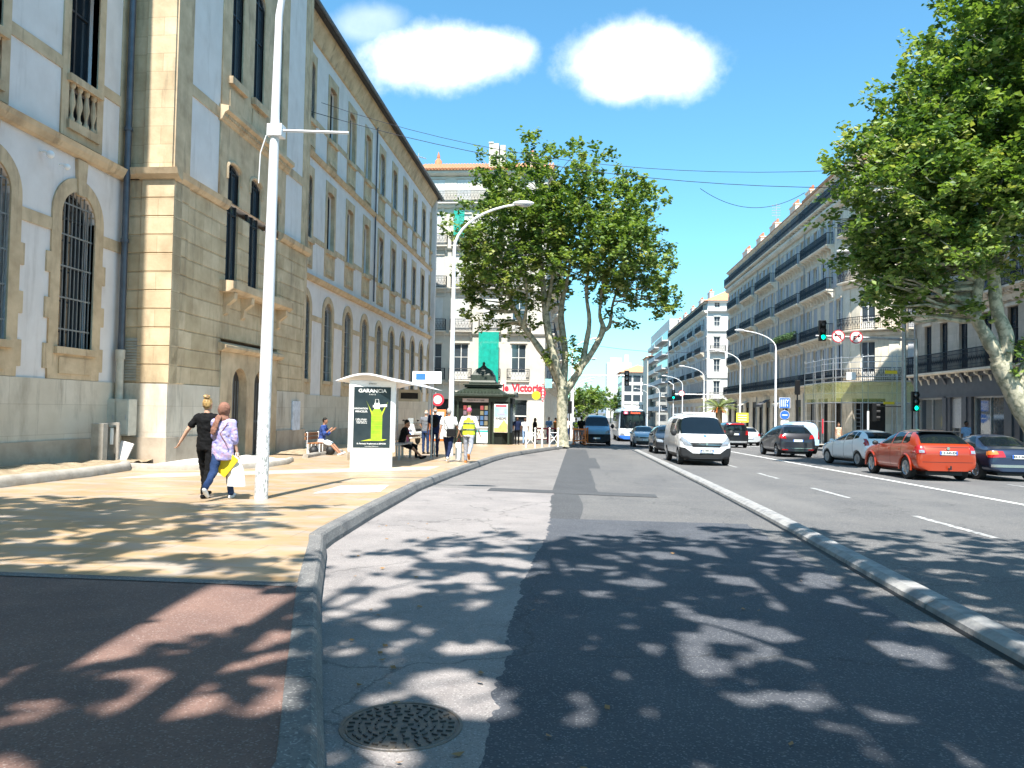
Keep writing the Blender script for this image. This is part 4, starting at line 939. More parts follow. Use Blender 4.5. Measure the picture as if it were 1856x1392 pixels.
MB().lathe([(.0, -.04), (.28, -.04), (.28, .04), (0, .04)], (6.9, -.3, 3.6), 16, 'y').build('round_sign', M['blue'], root)
# side facing the avenue
L = 60; bays = [L*(i+.5)/22 for i in range(22)]
front(root, (W, .4, 0), HB, L, -3, 23.4, [(u, z, 1.2, h, rr.choice(['open', 'closed'])) for (z, w_, h) in sp for u in bays[:16]], M['hstone'], bands=[(3.75, .2, .3), (8.25, .2, .3), (12.2, .2, .3), (20.0, .3, .35), (23.0, .45, .4)], balc=[(u, u+6, z) for u in (1, 9, 18, 27, 38, 49) for z in (4.15, 8.65, 12.6, 16.5)], step=.2, d_bal=.8)
root2 = thing('left_far_house', 'grey house range closing the left side of the avenue behind the plane tree', 'house', (-2.9, 130, 0))
front(root2, (0, 0, 0), HB, 70, -3.4, 19, [(2+3.5*i, z, 1.2, 2.4, 'open') for i in range(19) for z in (2, 6, 10, 14)], M['hstone2'], bands=[(5.4, .2, .3), (18.6, .4, .4)], balc=[(2, 66, 5.9)], step=.3)
MB().box(-12, -.42, 0, 70, -3.4, 18.9).build('core_wall', M['wstone'], root2)
# small glass pyramid roof and aerial above the tiles
t = thing('pyramid_skylight', 'glass pyramid lantern with red finial rising above the tiled roof', 'skylight', (-16.4, 88, 24))
mb = MB()
for k in range(8):
    a = 2*math.pi*k/8; b = 2*math.pi*(k+1)/8; mb.add([(2.6*math.cos(a), 2.6*math.sin(a), 2), (2.6*math.cos(b), 2.6*math.sin(b), 2), (0, 0, 6.4)], [(0, 1, 2)])
mb.build('glazing', M['galv'], t)
mb = MB(); mb.lathe([(2.7, -1), (2.7, 2)], n=8); mb.build('drum', M['cream'], t)
mb = MB()
for k in range(8):
    a = 2*math.pi*k/8; mb.tube([(2.62*math.cos(a), 2.62*math.sin(a), 2), (0, 0, 6.45)], .07, 5)
mb.build('glazing_bars', M['white_metal'], t)
MB().lathe([(.45, 5.7), (.4, 6.3), (.15, 6.6), (.2, 6.8), (0.02, 7.4)], n=10).build('finial', M['terracotta'], t, smooth=True)
mb = MB(); mb.tube([(0, 0, 0), (0, 0, 3)], .03, 5).tube([(-.7, 0, 2.9), (.7, 0, 2.5)], .03, 4)
for k in range(6): mb.tube([(-.6+k*.24, -.3, 2.87-k*.07), (-.6+k*.24, .3, 2.87-k*.07)], .02, 4)
setp(mb.build('roof_aerial', M['galv'], loc=(-14.5, 68, 21.5)), 'television aerial on a mast at the end of the long building roof', 'aerial')
mb = MB(); mb.tube([(0, 0, 0), (0, 0, 2.6)], .04, 5)
for k in range(5): mb.tube([(-.5, 0, 1.2+k*.3), (.5, 0, 1.2+k*.3)], .025, 4)
setp(mb.build('roof_aerial', M['galv'], loc=(23, 92, 23.6)), 'television aerial above the chimneys of the long right-hand block', 'aerial')
# hanging green netting
def net(nm, lab, x, z0, z1, w=1.85, y=69.25):
    mb = MB(); n = 8
    for i in range(n):
        a, b = x+w*i/n, x+w*(i+1)/n; ya, yb = y+.05*math.sin(i*2.1), y+.05*math.sin((i+1)*2.1)
        mb.add([(a, ya, z0), (b, yb, z0), (b, yb, z1), (a, ya, z1), (a, ya+.02, z0), (b, yb+.02, z0), (b, yb+.02, z1), (a, ya+.02, z1)], [(0, 1, 2, 3), (5, 4, 7, 6)])
    setp(mb.build(nm, M['green_mesh']), lab, 'netting', 'green safety nets on the cream house')
def mesh_mat(name, col, a):
    m = mat(name, col, .8); t = m.node_tree; b = t.nodes['Principled BSDF']; b.inputs['Alpha'].default_value = a; return m
M['green_mesh'] = mesh_mat('green_mesh', (.0, .42, .32), .72)
M['yellow_mesh'] = mesh_mat('yellow_mesh', (.66, .66, .2), .34)
net('safety_net', 'green safety net hanging from the second-floor balcony over a first-floor window', -8.9, 3.9, 8.5)
net('safety_net', 'small green safety net on the fourth floor beside the crown of the plane tree', -11.4, 17.2, 19.6, 1.)
# --- scaffolding round the corner house
sc_ = thing('scaffolding', 'galvanised tube scaffolding with ladder and yellow netting round the rounded corner', 'scaffolding', (20.4, 66, 0))
pts = [(0, 5.2), (0, 2.7), (0, .3), (.3, -2.2), (1.7, -4.1), (3.9, -5.0), (6.2, -5.0)]
zb = gz(66)+PV
proto_u = None
for i, (x, y) in enumerate(pts):
    for dx, dy in ((0, 0), ((.9, 0) if i < 3 else (.65, .65) if i < 5 else (0, .9))):
        if proto_u is None: proto_u = MB().tube([(0, 0, zb), (0, 0, 6.3)], .035, 6).build('upright', M['galv'], sc_); c = proto_u
        else: c = proto_u.copy(); link(c, sc_)
        c.location = (x+dx, y+dy, 0)
for z in (1.0, 2.55, 3.3, 4.2, 5.2, 5.7, 6.1):
    mb = MB()
    for (a, b), (c, d) in zip(pts, pts[1:]):
        if z < 1.5 and a > .2: continue
        mb.tube([(a, b, z), (c, d, z)], .028, 5)
    mb.build('ledger', M['galv'], sc_, merge=False)
for z in (2.5, 4.55):
    mb = MB()
    for (a, b), (c, d) in zip(pts, pts[1:]):
        n_ = Vector((-(d-b), c-a, 0)).normalized()*.75
        mb.add([(a, b, z), (c, d, z), (c+n_.x, d+n_.y, z), (a+n_.x, b+n_.y, z), (a, b, z+.06), (c, d, z+.06), (c+n_.x, d+n_.y, z+.06), (a+n_.x, b+n_.y, z+.06)], [(0, 1, 2, 3), (4, 5, 6, 7), (0, 1, 5, 4), (2, 3, 7, 6)])
    mb.build('deck', M['galv'], sc_)
mb = MB()
for (a, b), (c, d) in zip(pts, pts[1:]): mb.add([(a-.03, b-.03, 2.6), (c-.03, d-.03, 2.6), (c-.03, d-.03, 4.15), (a-.03, b-.03, 4.15)], [(0, 1, 2, 3)])
mb.build('netting', M['yellow_mesh'], sc_)
mb = MB(); 
for x in (0, .45): mb.tube([(1.2+x, -3.9, zb), (1.2+x, -3.9, 2.5)], .025, 5)
for k in range(9): mb.tube([(1.2, -3.9, zb+.3+k*.32), (1.65, -3.9, zb+.3+k*.32)], .018, 4)
mb.build('ladder', M['galv'], sc_)
MB().box(3.0, 3.9, -5.1, -5.04, 4.75, 5.0).build('yellow_plate', M['yellow'], sc_)
MB().box(2.9, 3.7, -5.1, -5.04, 2.42, 2.62).build('yellow_plate', M['yellow'], sc_)
MB().box(.55, 1.25, -3.95, -3.85, 4.3, 4.9).build('white_notice', M['white'], sc_)
MB().tube([(-.06, -.1, 0), (-.06, -.1, 1.2)], .07, 6).build('red_foot', M['red'], sc_)
# ================================================================ VEHICLES
def paint(name, col, metal=.0, rough=.28): return mat(name, col, rough, metal, var=.02, scale=2, coat=.7)
M['car_glass'] = mat('car_glass', (.006, .01, .014), .05, var=.05, spec=.45)
M['tyre'] = mat('tyre_rubber', (.018, .018, .018), .85, var=.1, scale=20)
M['rim'] = mat('alloy_rim', (.45, .46, .47), .3, .8, var=.05)
M['plastic'] = mat('black_plastic', (.014, .015, .017), .6, var=.05)
M['tail'] = mat('tail_light_red', (.36, .01, .012), .15, var=.05, coat=1.)
M['tail_orange'] = mat('tail_light_orange', (.6, .18, .03), .15, var=.05, coat=1.)
M['lamp_clear'] = mat('headlamp_clear', (.34, .37, .41), .12, .3, var=.2, scale=30, coat=1.)
M['plate'] = mat('number_plate', (.75, .75, .72), .4, var=.02)
M['chrome'] = mat('chrome', (.6, .6, .6), .15, 1., var=.02)
M['seam'] = mat('panel_gap', (.01, .01, .01), .8)
TX = {}
def shell(stations, L, bulgeF=.14, bulgeR=.08, wheels=(), r=.34, wd=.25, archk=1.12, sub=2):
    """stations (front to rear): (y, zl, wm, zb, wb, zt, wt). Returns an evaluated mesh of the closed body shell."""
    rows = 7
    V = []; F = []
    def ring(s, off=0, bul=0, sg=1):
        y, zl, wm, zb, wb, zt, wt = s
        half = [(wm*.9, zl), (wm*.985, zl+(zb-zl)*.25), (wm, zl+(zb-zl)*.62), (wb, zb), (wt, zb+(zt-zb)*.86 if zt-zb > .2 else (zb+zt)/2+.01), (wt*.6, zt-.012), (0, zt)]
        pts = [(-x, z) for x, z in half[:-1]]+[(0, zt)]+[(x, z) for x, z in half[:-1]][::-1]
        return [Vector((x, y-sg*bul*(abs(x)/wm)**2.2, z)) for x, z in pts]
    n = len(stations); rings = []
    for i, s in enumerate(stations):
        b = bulgeF*(1 if i == 0 else .55 if i == 1 else 0); sg = 1
        if i == n-1: b = bulgeR; sg = -1
        if i == n-2: b = bulgeR*.5; sg = -1
        rings.append(ring(s, 0, b, sg))
    m = len(rings[0])
    for rg_ in rings: V += rg_
    for i in range(n-1):
        for k in range(m-1): F.append((i*m+k, i*m+k+1, (i+1)*m+k+1, (i+1)*m+k))
        F.append((i*m+m-1, i*m, (i+1)*m, (i+1)*m+m-1))   # floor
    # caps
    def cap(i, bul, sg):
        s = stations[i]; cols = [-1, -.6, 0, .6, 1]; grid = []
        R0 = [i*m+k for k in range(m)]   # 0..12
        left = R0[:5]; right = R0[::-1][:5]; top = [R0[4], R0[5], R0[6], R0[7], R0[8]]
        for rI in range(4):
            l = V[left[rI]]; rw = [left[rI]]
            for c in (-.6, 0, .6):
                x = c*abs(l.x); V.append(Vector((x, s[0]-sg*bul*(abs(x)/s[2])**2.2, l.z))); rw.append(len(V)-1)
            rw.append(right[rI]); grid.append(rw)
        grid.append(top)
        for a in range(4):
            for b in range(4): F.append((grid[a][b], grid[a][b+1], grid[a+1][b+1], grid[a+1][b]))
    # bottom edge of floor uses two verts; make cap bottoms consistent
    cap(0, bulgeF, 1); cap(n-1, bulgeR, -1)
    me = bpy.data.meshes.new('shell'); me.from_pydata([tuple(v) for v in V], [], F)
    bm = bmesh.new(); bm.from_mesh(me)
    # drop the floor quads and close afterwards
    bmesh.ops.recalc_face_normals(bm, faces=bm.faces); bm.to_mesh(me); bm.free()
    o = bpy.data.objects.new('shell', me); COL.objects.link(o)
    sb = o.modifiers.new('s', 'SUBSURF'); sb.levels = sub; sb.render_levels = sub
    cut = MB()
    for (y, side) in [(y, sd) for y in wheels for sd in (-1, 1)]:
        w0 = stations[n//2][2]; xo = side*(w0+.2); xi = side*(w0-wd)
        cut.lathe([(r*archk, min(xo, xi)), (r*archk, max(xo, xi))], (0, y, r), 24, 'x')
    me2 = evalmesh(o)
    if wheels:
        c = cut.build('cut', M['plastic'], merge=False); o.modifiers.clear(); o.data = me2
        me2.materials.append(M['plastic'])
        b = o.modifiers.new('b', 'BOOLEAN'); b.operation = 'DIFFERENCE'; b.object = c; b.solver = 'EXACT'
        try: b.material_mode = 'INDEX'
        except Exception: pass
        me3 = evalmesh(o)
        if len(me3.polygons) > 50: me2 = me3
        bpy.data.objects.remove(c)
    bpy.data.objects.remove(o)
    return me2
def patch(me, poly, axis, side, off, name, m, parent, reg=None, sm=True, th=.0):
    """cut the region of the shell seen inside a convex polygon (axis 'X': (y,z) side view, 'Y': (x,z), 'Z': (x,y)) and lift it by off"""
    bm = bmesh.new(); bm.from_mesh(me); ai = 'XYZ'.index(axis); idx = [i for i in range(3) if i != ai]
    kill = [f for f in bm.faces if f.normal[ai]*side < (.42 if axis == 'X' else .12) or (reg and not (reg[0] <= f.calc_center_median()[reg[2]] <= reg[1]))]
    bmesh.ops.delete(bm, geom=kill, context='FACES')
    c = Vector((sum(p[0] for p in poly)/len(poly), sum(p[1] for p in poly)/len(poly)))
    for a, b in zip(poly, poly[1:]+poly[:1]):
        d = Vector((b[0]-a[0], b[1]-a[1])); nn = Vector((d.y, -d.x)).normalized()
        if nn.dot(c-Vector(a)) > 0: nn = -nn
        co = [0, 0, 0]; no = [0, 0, 0]; co[idx[0]], co[idx[1]] = a; no[idx[0]], no[idx[1]] = nn
        bmesh.ops.bisect_plane(bm, geom=bm.verts[:]+bm.edges[:]+bm.faces[:], plane_co=co, plane_no=no, clear_outer=True, dist=1e-5)
        if not bm.faces: break
    if not bm.faces: bm.free(); return None
    bm.normal_update()
    N_ = {v: v.normal.copy() for v in bm.verts}
    for v in bm.verts: v.co += N_[v]*off
    # give it an edge
    ret = bmesh.ops.extrude_edge_only(bm, edges=[e for e in bm.edges if e.is_boundary])
    for v in [g for g in ret['geom'] if isinstance(g, bmesh.types.BMVert)]:
        near = min(N_.items(), key=lambda kv: (kv[0].co-v.co).length_squared if kv[0].is_valid else 9)[1] if len(N_) < 60 else v.normal
        v.co -= near*(off+.004)
    for f in bm.faces: f.material_index = 0; f.smooth = True
    out = bpy.data.meshes.new(name); bm.to_mesh(out); bm.free(); out.materials.append(m); smooth_mesh(out, 35)
    return add_part(name, out, parent)
_wheel = {}
def wheel(parent, x, y, r, wd=.2, kind='alloy', spokes=5):
    side = 1 if x > 0 else -1; k = (r, wd, kind, spokes)
    if k not in _wheel:
        t = MB().lathe([(r*.62, -wd/2), (r*.93, -wd/2), (r, -wd/2+.03), (r, wd/2-.03), (r*.93, wd/2), (r*.66, wd/2), (r*.64, wd/2-.03), (0, wd/2-.05)], (0, 0, 0), 28, 'x').mesh('tyre', M['tyre'], smooth=35)
        mb = MB(); mb.lathe([(r*.6, wd/2-.035), (r*.66, wd/2-.002), (r*.63, wd/2+.004), (r*.57, wd/2-.03)], (0, 0, 0), 28, 'x')
        for s in range(spokes):
            a = 2*math.pi*s/spokes; mb.obox((wd/2-.022, math.cos(a)*r*.32, math.sin(a)*r*.32), (.03, r*.6, r*(.17 if kind == 'alloy' else .26)), (a, 0, 0))
        mb.lathe([(r*.14, wd/2-.03), (r*.13, wd/2+.008), (0, wd/2+.01)], (0, 0, 0), 12, 'x')
        _wheel[k] = (t, mb.mesh('rim', M['rim'] if kind == 'alloy' else M['galv'], smooth=35, merge=False))
    t, rm = _wheel[k]
    w_ = add_part('wheel', t, parent, (x-side*wd/2, y, r), 0 if side > 0 else math.pi)
    add_part('rim', rm, w_)
def plate(parent, x, y, z, rz=0, txt='', w=.5, h=.11):
    o = MB().box(-w/2, w/2, -.008, .008, -h/2, h/2).box(-w/2, -w/2+.04, -.01, -.008, -h/2, h/2, 1).box(w/2-.04, w/2, -.01, -.008, -h/2, h/2, 1).build('number_plate', [M['plate'], M['blue']], parent, (x, y, z), rz)
    if txt: text('plate_lettering', txt, .095, M['black'], o, (0, -.011, 0), bold=.002)
    return o
def sidemirror(parent, x, y, z, m, s=1., big=1.):
    for sd in (-1, 1):
        mb = MB(); mb.ell((0, 0, 0), (.1*s, .06*s, .075*s*big), 12, 8); mb.tube([(-sd*.16*s, .02, -.03), (0, 0, -.02)], .018, 5)
        o = mb.build('wing_mirror', m, parent, (sd*(x+.1*s), y, z), smooth=True)
def car(name, label, X, Y, yaw, st, wheels, r, colr, windows, ws, rw, extras, group=None, spokes=5, kind='alloy', bf=.16, br=.09, wd=.2, lower=None, gwin='car_glass', sub=2):
    """Y = position of the car centre; local +y is the nose"""
    root = thing(name, label, 'van' if 'van' in name else 'car', (X, Y, gz(Y)+.004), yaw)
    root.rotation_euler = (math.atan(-.016)*math.cos(yaw), 0, yaw)
    if group: root['group'] = group
    me = shell(st, 0, bf, br, wheels, r, sub=sub); 
    b = me.copy(); b.materials.clear(); b.materials.append(colr); b.materials.append(M['plastic']); b.name = 'body'
    # wheel-arch interior black : faces far from shell handled by material index if present
    smooth_mesh(b, 32); bo = add_part('body', b, root)
    if lower:
        for p in b.polygons:
            if p.material_index == 0 and p.center.z < lower: p.material_index = 1
    g = M[gwin]
    for poly in windows:
        for sd in (1, -1): patch(me, poly, 'X', sd, .004, 'side_window', g, root)
    if ws: patch(me, ws[0], 'Y', 1, .004, 'windscreen', g, root, reg=ws[1])
    if rw: patch(me, rw[0], 'Y', -1, .004, 'rear_window', g, root, reg=rw[1])
    wm = st[len(st)//2][2]
    for y in wheels:
        for sd in (1, -1): wheel(root, sd*(wm-.02), y, r, wd, kind, spokes)
    hl = max(s[0] for s in st); hr = min(s[0] for s in st)
    MB().box(-wm+.35, wm-.35, hr+.3, hl-.3, .16, .35).build('underbody', M['plastic'], root)
    extras(root, me)
    return root
def P2(me, root, poly, axis, side, name, m, off=.008, reg=None): return patch(me, poly, axis, side, off, name, M[m] if isinstance(m, str) else m, root, reg)
def mirx(poly): return [(-x, z) for x, z in poly]
def pairY(me, root, poly, side, name, m, off=.01, reg=None):
    P2(me, root, poly, 'Y', side, name, m, off, reg); P2(me, root, mirx(poly), 'Y', side, name, m, off, reg)
def strips(me, root, segs, name='door_gap', m='seam', w=.006, off=.0015):
    for (a, b) in segs:
        d = Vector((b[0]-a[0], b[1]-a[1])).normalized(); nn = Vector((-d.y, d.x))*w
        poly = [(a[0]+nn.x, a[1]+nn.y), (b[0]+nn.x, b[1]+nn.y), (b[0]-nn.x, b[1]-nn.y), (a[0]-nn.x, a[1]-nn.y)]
        for sd in (1, -1): patch(me, poly, 'X', sd, off, name, M[m], root)
# station: (y, z_low, w_max, z_belt, w_belt, z_top, w_top)
# --- orange-red hatchback (rear three-quarter view)
Cp = paint('orange_red_paint', (.38, .038, .008), .25)
st = [(2.2, .28, .78, .62, .76, .70, .66), (2.05, .2, .85, .78, .82, .9, .74), (1.5, .2, .875, .9, .84, 1.02, .78), (1.0, .2, .875, .96, .84, 1.08, .78), (.75, .2, .875, .98, .84, 1.16, .74), (.1, .2, .875, 1.0, .85, 1.5, .62), (-.6, .2, .875, 1.02, .85, 1.53, .62), (-1.35, .2, .875, 1.04, .85, 1.5, .6), (-1.62, .22, .875, 1.05, .84, 1.44, .58), (-1.95, .24, .865, 1.06, .82, 1.12, .7), (-2.08, .26, .86, 1.0, .8, 1.06, .72), (-2.2, .3, .84, .78, .8, .84, .74)]
def ex(root, me):
    pairY(me, root, [(.62, .80), (.86, .80), (.86, 1.03), (.66, 1.03)], -1, 'tail_light', 'tail', .014)
    pairY(me, root, [(.66, .82), (.79, .82), (.79, .9), (.66, .9)], -1, 'reversing_light', 'lamp_clear', .02)
    for sd in (1, -1): P2(me, root, [(-1.8, .84), (-2.2, .80), (-2.2, 1.03), (-1.9, 1.0)], 'X', sd, 'tail_light_side', 'tail', .012)
    P2(me, root, [(-.62, .985), (.62, .985), (.62, 1.0), (-.62, 1.0)], 'Y', -1, 'boot_lip', 'seam', .003)
    P2(me, root, [(-.72, .55), (.72, .55), (.72, .562), (-.72, .562)], 'Y', -1, 'bumper_gap', 'seam', .003)
    P2(me, root, [(-.8, .24), (.8, .24), (.8, .3), (-.8, .3)], 'Y', -1, 'bumper_valance', 'plastic', .01)
    plate(root, 0, -2.2, .83, 0, 'CZ-545-EX')
    MB().box(-.58, .58, -1.72, -1.45, 1.44, 1.475).build('roof_spoiler', M['plastic'], root, bevel=.01)
    P2(me, root, [(-.55, .1), (.55, .1), (.55, -1.5), (-.55, -1.5)], 'Z', 1, 'roof_panel', mat('dark_roof_paint', (.09, .05, .04), .2, coat=1.), .004, reg=(1.42, 2, 2))
    MB().lathe([(.0, -.01), (.045, -.01), (.045, .01), (0, .01)], (0, -2.17, .96), 12, 'y').build('tailgate_badge', M['chrome'], root)
    MB().tube([(0, -2.2, .38), (0, -2.32, .36), (0, -2.32, .46)], .025, 6).build('tow_hook', M['plastic'], root)
    sidemirror(root, .86, .7, 1.05, M['plastic'])
    strips(me, root, [((.72, .3), (.72, 1.0)), ((-.22, .3), (-.22, 1.02)), ((-1.02, .45), (-.95, 1.03)), ((.72, .3), (-.85, .3))])
    for sd in (1, -1):
        for y in (.1-.15, -.82): MB().box(-.012, .012, -.08, .08, -.013, .013).build('door_handle', Cp, root, (sd*.875, y, .9), bevel=.004)
    for y in (1.32, -1.3):   # swollen wheel-arch flares
        for sd in (1, -1):
            mb = MB(); mb.tube([(sd*.87, y+math.cos(t)*.41, .34+math.sin(t)*.41) for t in [R(a) for a in range(-8, 190, 14)]], .035, 6); mb.build('arch_flare', Cp, root, smooth=True)
    pairY(me, root, [(.5, .66), (.82, .66), (.8, .84), (.5, .8)], 1, 'headlamp', 'lamp_clear')
car('orange_hatchback_car', 'orange-red hatchback seen from behind in the middle lane, its rear lit by the sun', 10.88, 25.9, R(1), st, (1.32, -1.3), .345, Cp,
    [[(.6, 1.04), (.02, 1.42), (-.2, 1.44), (-.2, 1.05)], [(-.27, 1.05), (-.27, 1.44), (-.85, 1.44), (-.92, 1.08)], [(-1.0, 1.09), (-.95, 1.42), (-1.15, 1.42), (-1.4, 1.16), (-1.3, 1.1)]],
    ([(-.7, 1.08), (.7, 1.08), (.56, 1.46), (-.56, 1.46)], (-.1, 1.1, 1)), ([(-.68, 1.10), (.68, 1.10), (.55, 1.44), (-.55, 1.44)], (-2.05, -1.4, 1)), ex)
# --- blue saloon at the right edge
Cp2 = paint('blue_saloon_paint', (.03, .045, .09), .5)
st = [(2.24, .28, .76, .6, .74, .66, .66), (2.1, .2, .83, .7, .8, .78, .74), (1.5, .2, .87, .82, .83, .9, .76), (.95, .2, .87, .87, .83, .95, .76), (.75, .2, .87, .88, .83, 1.0, .74), (.05, .2, .87, .9, .84, 1.38, .6), (-.6, .2, .87, .91, .84, 1.42, .6), (-1.1, .2, .87, .92, .84, 1.36, .58), (-1.62, .2, .87, .94, .82, 1.04, .7), (-2.0, .22, .86, .95, .8, 1.0, .74), (-2.12, .24, .85, .9, .78, .97, .74), (-2.24, .3, .82, .7, .78, .78, .72)]
def ex(root, me):
    pairY(me, root, [(.42, .72), (.86, .70), (.86, .9), (.46, .9)], -1, 'tail_light', 'tail', .014)
    pairY(me, root, [(.6, .80), (.86, .78), (.86, .9), (.62, .9)], -1, 'indicator', 'tail_orange', .018)
    for sd in (1, -1): P2(me, root, [(-1.95, .76), (-2.24, .70), (-2.24, .9), (-1.9, .88)], 'X', sd, 'tail_light_side', 'tail_orange', .012)
    plate(root, 0, -2.25, .74, 0, 'BX-318-GK')
    P2(me, root, [(-.8, .42), (.8, .42), (.8, .5), (-.8, .5)], 'Y', -1, 'bumper_strip', 'chrome', .012)
    sidemirror(root, .85, .62, .98, Cp2)
    strips(me, root, [((.75, .3), (.75, .9)), ((-.25, .3), (-.25, .92)), ((-1.05, .5), (-1.0, .93))])
car('blue_saloon_car', 'dark blue saloon car half out of the frame right of the orange-red hatchback', 13.2, 26.5, R(1), st, (1.4, -1.33), .32, Cp2,
    [[(.6, .94), (.0, 1.3), (-.2, 1.33), (-.2, .95)], [(-.27, .95), (-.27, 1.33), (-.8, 1.31), (-1.2, 1.0), (-1.1, .96)]],
    ([(-.7, 1.0), (.7, 1.0), (.56, 1.34), (-.56, 1.34)], (-.1, 1.0, 1)), ([(-.68, 1.03), (.68, 1.03), (.55, 1.32), (-.55, 1.32)], (-1.7, -1.0, 1)), ex)
# --- white hatchback
Cp3 = paint('white_paint', (.88, .88, .88))
st = [(1.97, .28, .74, .58, .72, .66, .6), (1.82, .2, .82, .74, .78, .86, .7), (1.35, .2, .86, .86, .8, 1.0, .72), (.95, .2, .86, .92, .82, 1.06, .72), (.75, .2, .86, .94, .82, 1.12, .7), (-.05, .2, .86, .98, .83, 1.46, .56), (-.6, .2, .86, 1.02, .83, 1.48, .56), (-1.2, .2, .86, 1.06, .82, 1.42, .54), (-1.5, .22, .86, 1.08, .8, 1.34, .52), (-1.75, .24, .85, 1.02, .76, 1.08, .62), (-1.87, .26, .83, .9, .76, .96, .68), (-1.96, .3, .8, .7, .74, .76, .68)]
def ex(root, me):
    pairY(me, root, [(.66, .86), (.8, .84), (.72, 1.1), (.66, 1.1)], -1, 'tail_light', 'tail', .014)
    for sd in (1, -1): P2(me, root, [(-1.66, .92), (-1.9, .82), (-1.9, 1.0), (-1.7, 1.12)], 'X', sd, 'tail_light_side', 'tail', .012)
    plate(root, 0, -1.95, .52, 0, '')
    P2(me, root, [(-.6, .26), (.6, .26), (.6, .36), (-.6, .36)], 'Y', -1, 'bumper_valance', 'plastic', .01)
    sidemirror(root, .82, .62, 1.0, Cp3)
    strips(me, root, [((.7, .3), (.72, .95)), ((-.2, .3), (-.2, 1.0)), ((-.95, .5), (-.85, 1.04)), ((.7, .3), (-.75, .3))])
    for sd in (1, -1):
        for y in (-.05, -.72): MB().box(-.012, .012, -.08, .08, -.013, .013).build('door_handle', Cp3, root, (sd*.86, y, .9), bevel=.004)
    pairY(me, root, [(.45, .66), (.78, .66), (.8, .86), (.5, .78)], 1, 'headlamp', 'lamp_clear')
car('white_hatchback_car', 'small white hatchback angled across the lane in front of the scaffolding', 11.72, 33.0, R(9), st, (1.22, -1.25), .31, Cp3,
    [[(.68, .99), (-.05, 1.36), (-.17, 1.38), (-.17, 1.02)], [(-.23, 1.02), (-.23, 1.38), (-.8, 1.38), (-.85, 1.07)], [(-.9, 1.08), (-.86, 1.37), (-1.05, 1.35), (-1.2, 1.14)]],
    ([(-.66, 1.06), (.66, 1.06), (.5, 1.4), (-.5, 1.4)], (-.2, .95, 1)), ([(-.6, 1.12), (.6, 1.12), (.48, 1.36), (-.48, 1.36)], (-1.85, -1.2, 1)), ex, kind='steel', spokes=9, sub=2)
# --- dark grey people carrier
Cp4 = paint('dark_grey_paint', (.03, .032, .042), .4)
st = [(2.13, .28, .78, .62, .76, .72, .66), (1.98, .2, .86, .8, .82, .94, .72), (1.5, .2, .9, .94, .85, 1.1, .74), (1.1, .2, .9, 1.0, .86, 1.18, .74), (.9, .2, .9, 1.02, .86, 1.26, .72), (.2, .2, .9, 1.04, .87, 1.6, .62), (-.6, .2, .9, 1.06, .87, 1.66, .62), (-1.4, .2, .9, 1.08, .87, 1.64, .62), (-1.75, .22, .9, 1.08, .86, 1.56, .6), (-2.0, .24, .89, 1.06, .84, 1.16, .72), (-2.08, .26, .87, .95, .82, 1.02, .74), (-2.15, .3, .85, .75, .8, .82, .74)]
def ex(root, me):
    pairY(me, root, [(.56, .92), (.88, .95), (.82, 1.16), (.62, 1.1)], -1, 'tail_light', 'tail', .014)
    for sd in (1, -1): P2(me, root, [(-1.7, 1.0), (-2.1, .92), (-2.05, 1.12), (-1.85, 1.14)], 'X', sd, 'tail_light_side', 'tail', .012)
    plate(root, 0, -2.14, .84, 0, '')
    P2(me, root, [(-.75, .44), (.75, .44), (.75, .47), (-.75, .47)], 'Y', -1, 'bumper_strip', 'chrome', .012)
    pairY(me, root, [(.5, .36), (.78, .36), (.78, .41), (.5, .41)], -1, 'rear_reflector', 'tail', .014)
    sidemirror(root, .87, .85, 1.08, Cp4)
    strips(me, root, [((.85, .3), (.85, 1.0)), ((-.2, .3), (-.2, 1.02)), ((-1.05, .5), (-1.0, 1.04))])
car('dark_grey_people_carrier_car', 'dark grey people carrier seen from behind in front of the pale blue van', 11.05, 42.0, R(2), st, (1.3, -1.35), .33, Cp4,
    [[(.8, 1.1), (.2, 1.5), (-.15, 1.54), (-.15, 1.1)], [(-.22, 1.1), (-.22, 1.55), (-1.0, 1.56), (-1.05, 1.12)], [(-1.12, 1.13), (-1.07, 1.55), (-1.45, 1.52), (-1.6, 1.18)]],
    ([(-.7, 1.16), (.7, 1.16), (.56, 1.56), (-.56, 1.56)], (0, 1.2, 1)), ([(-.66, 1.2), (.66, 1.2), (.54, 1.52), (-.54, 1.52)], (-2.1, -1.5, 1)), ex)
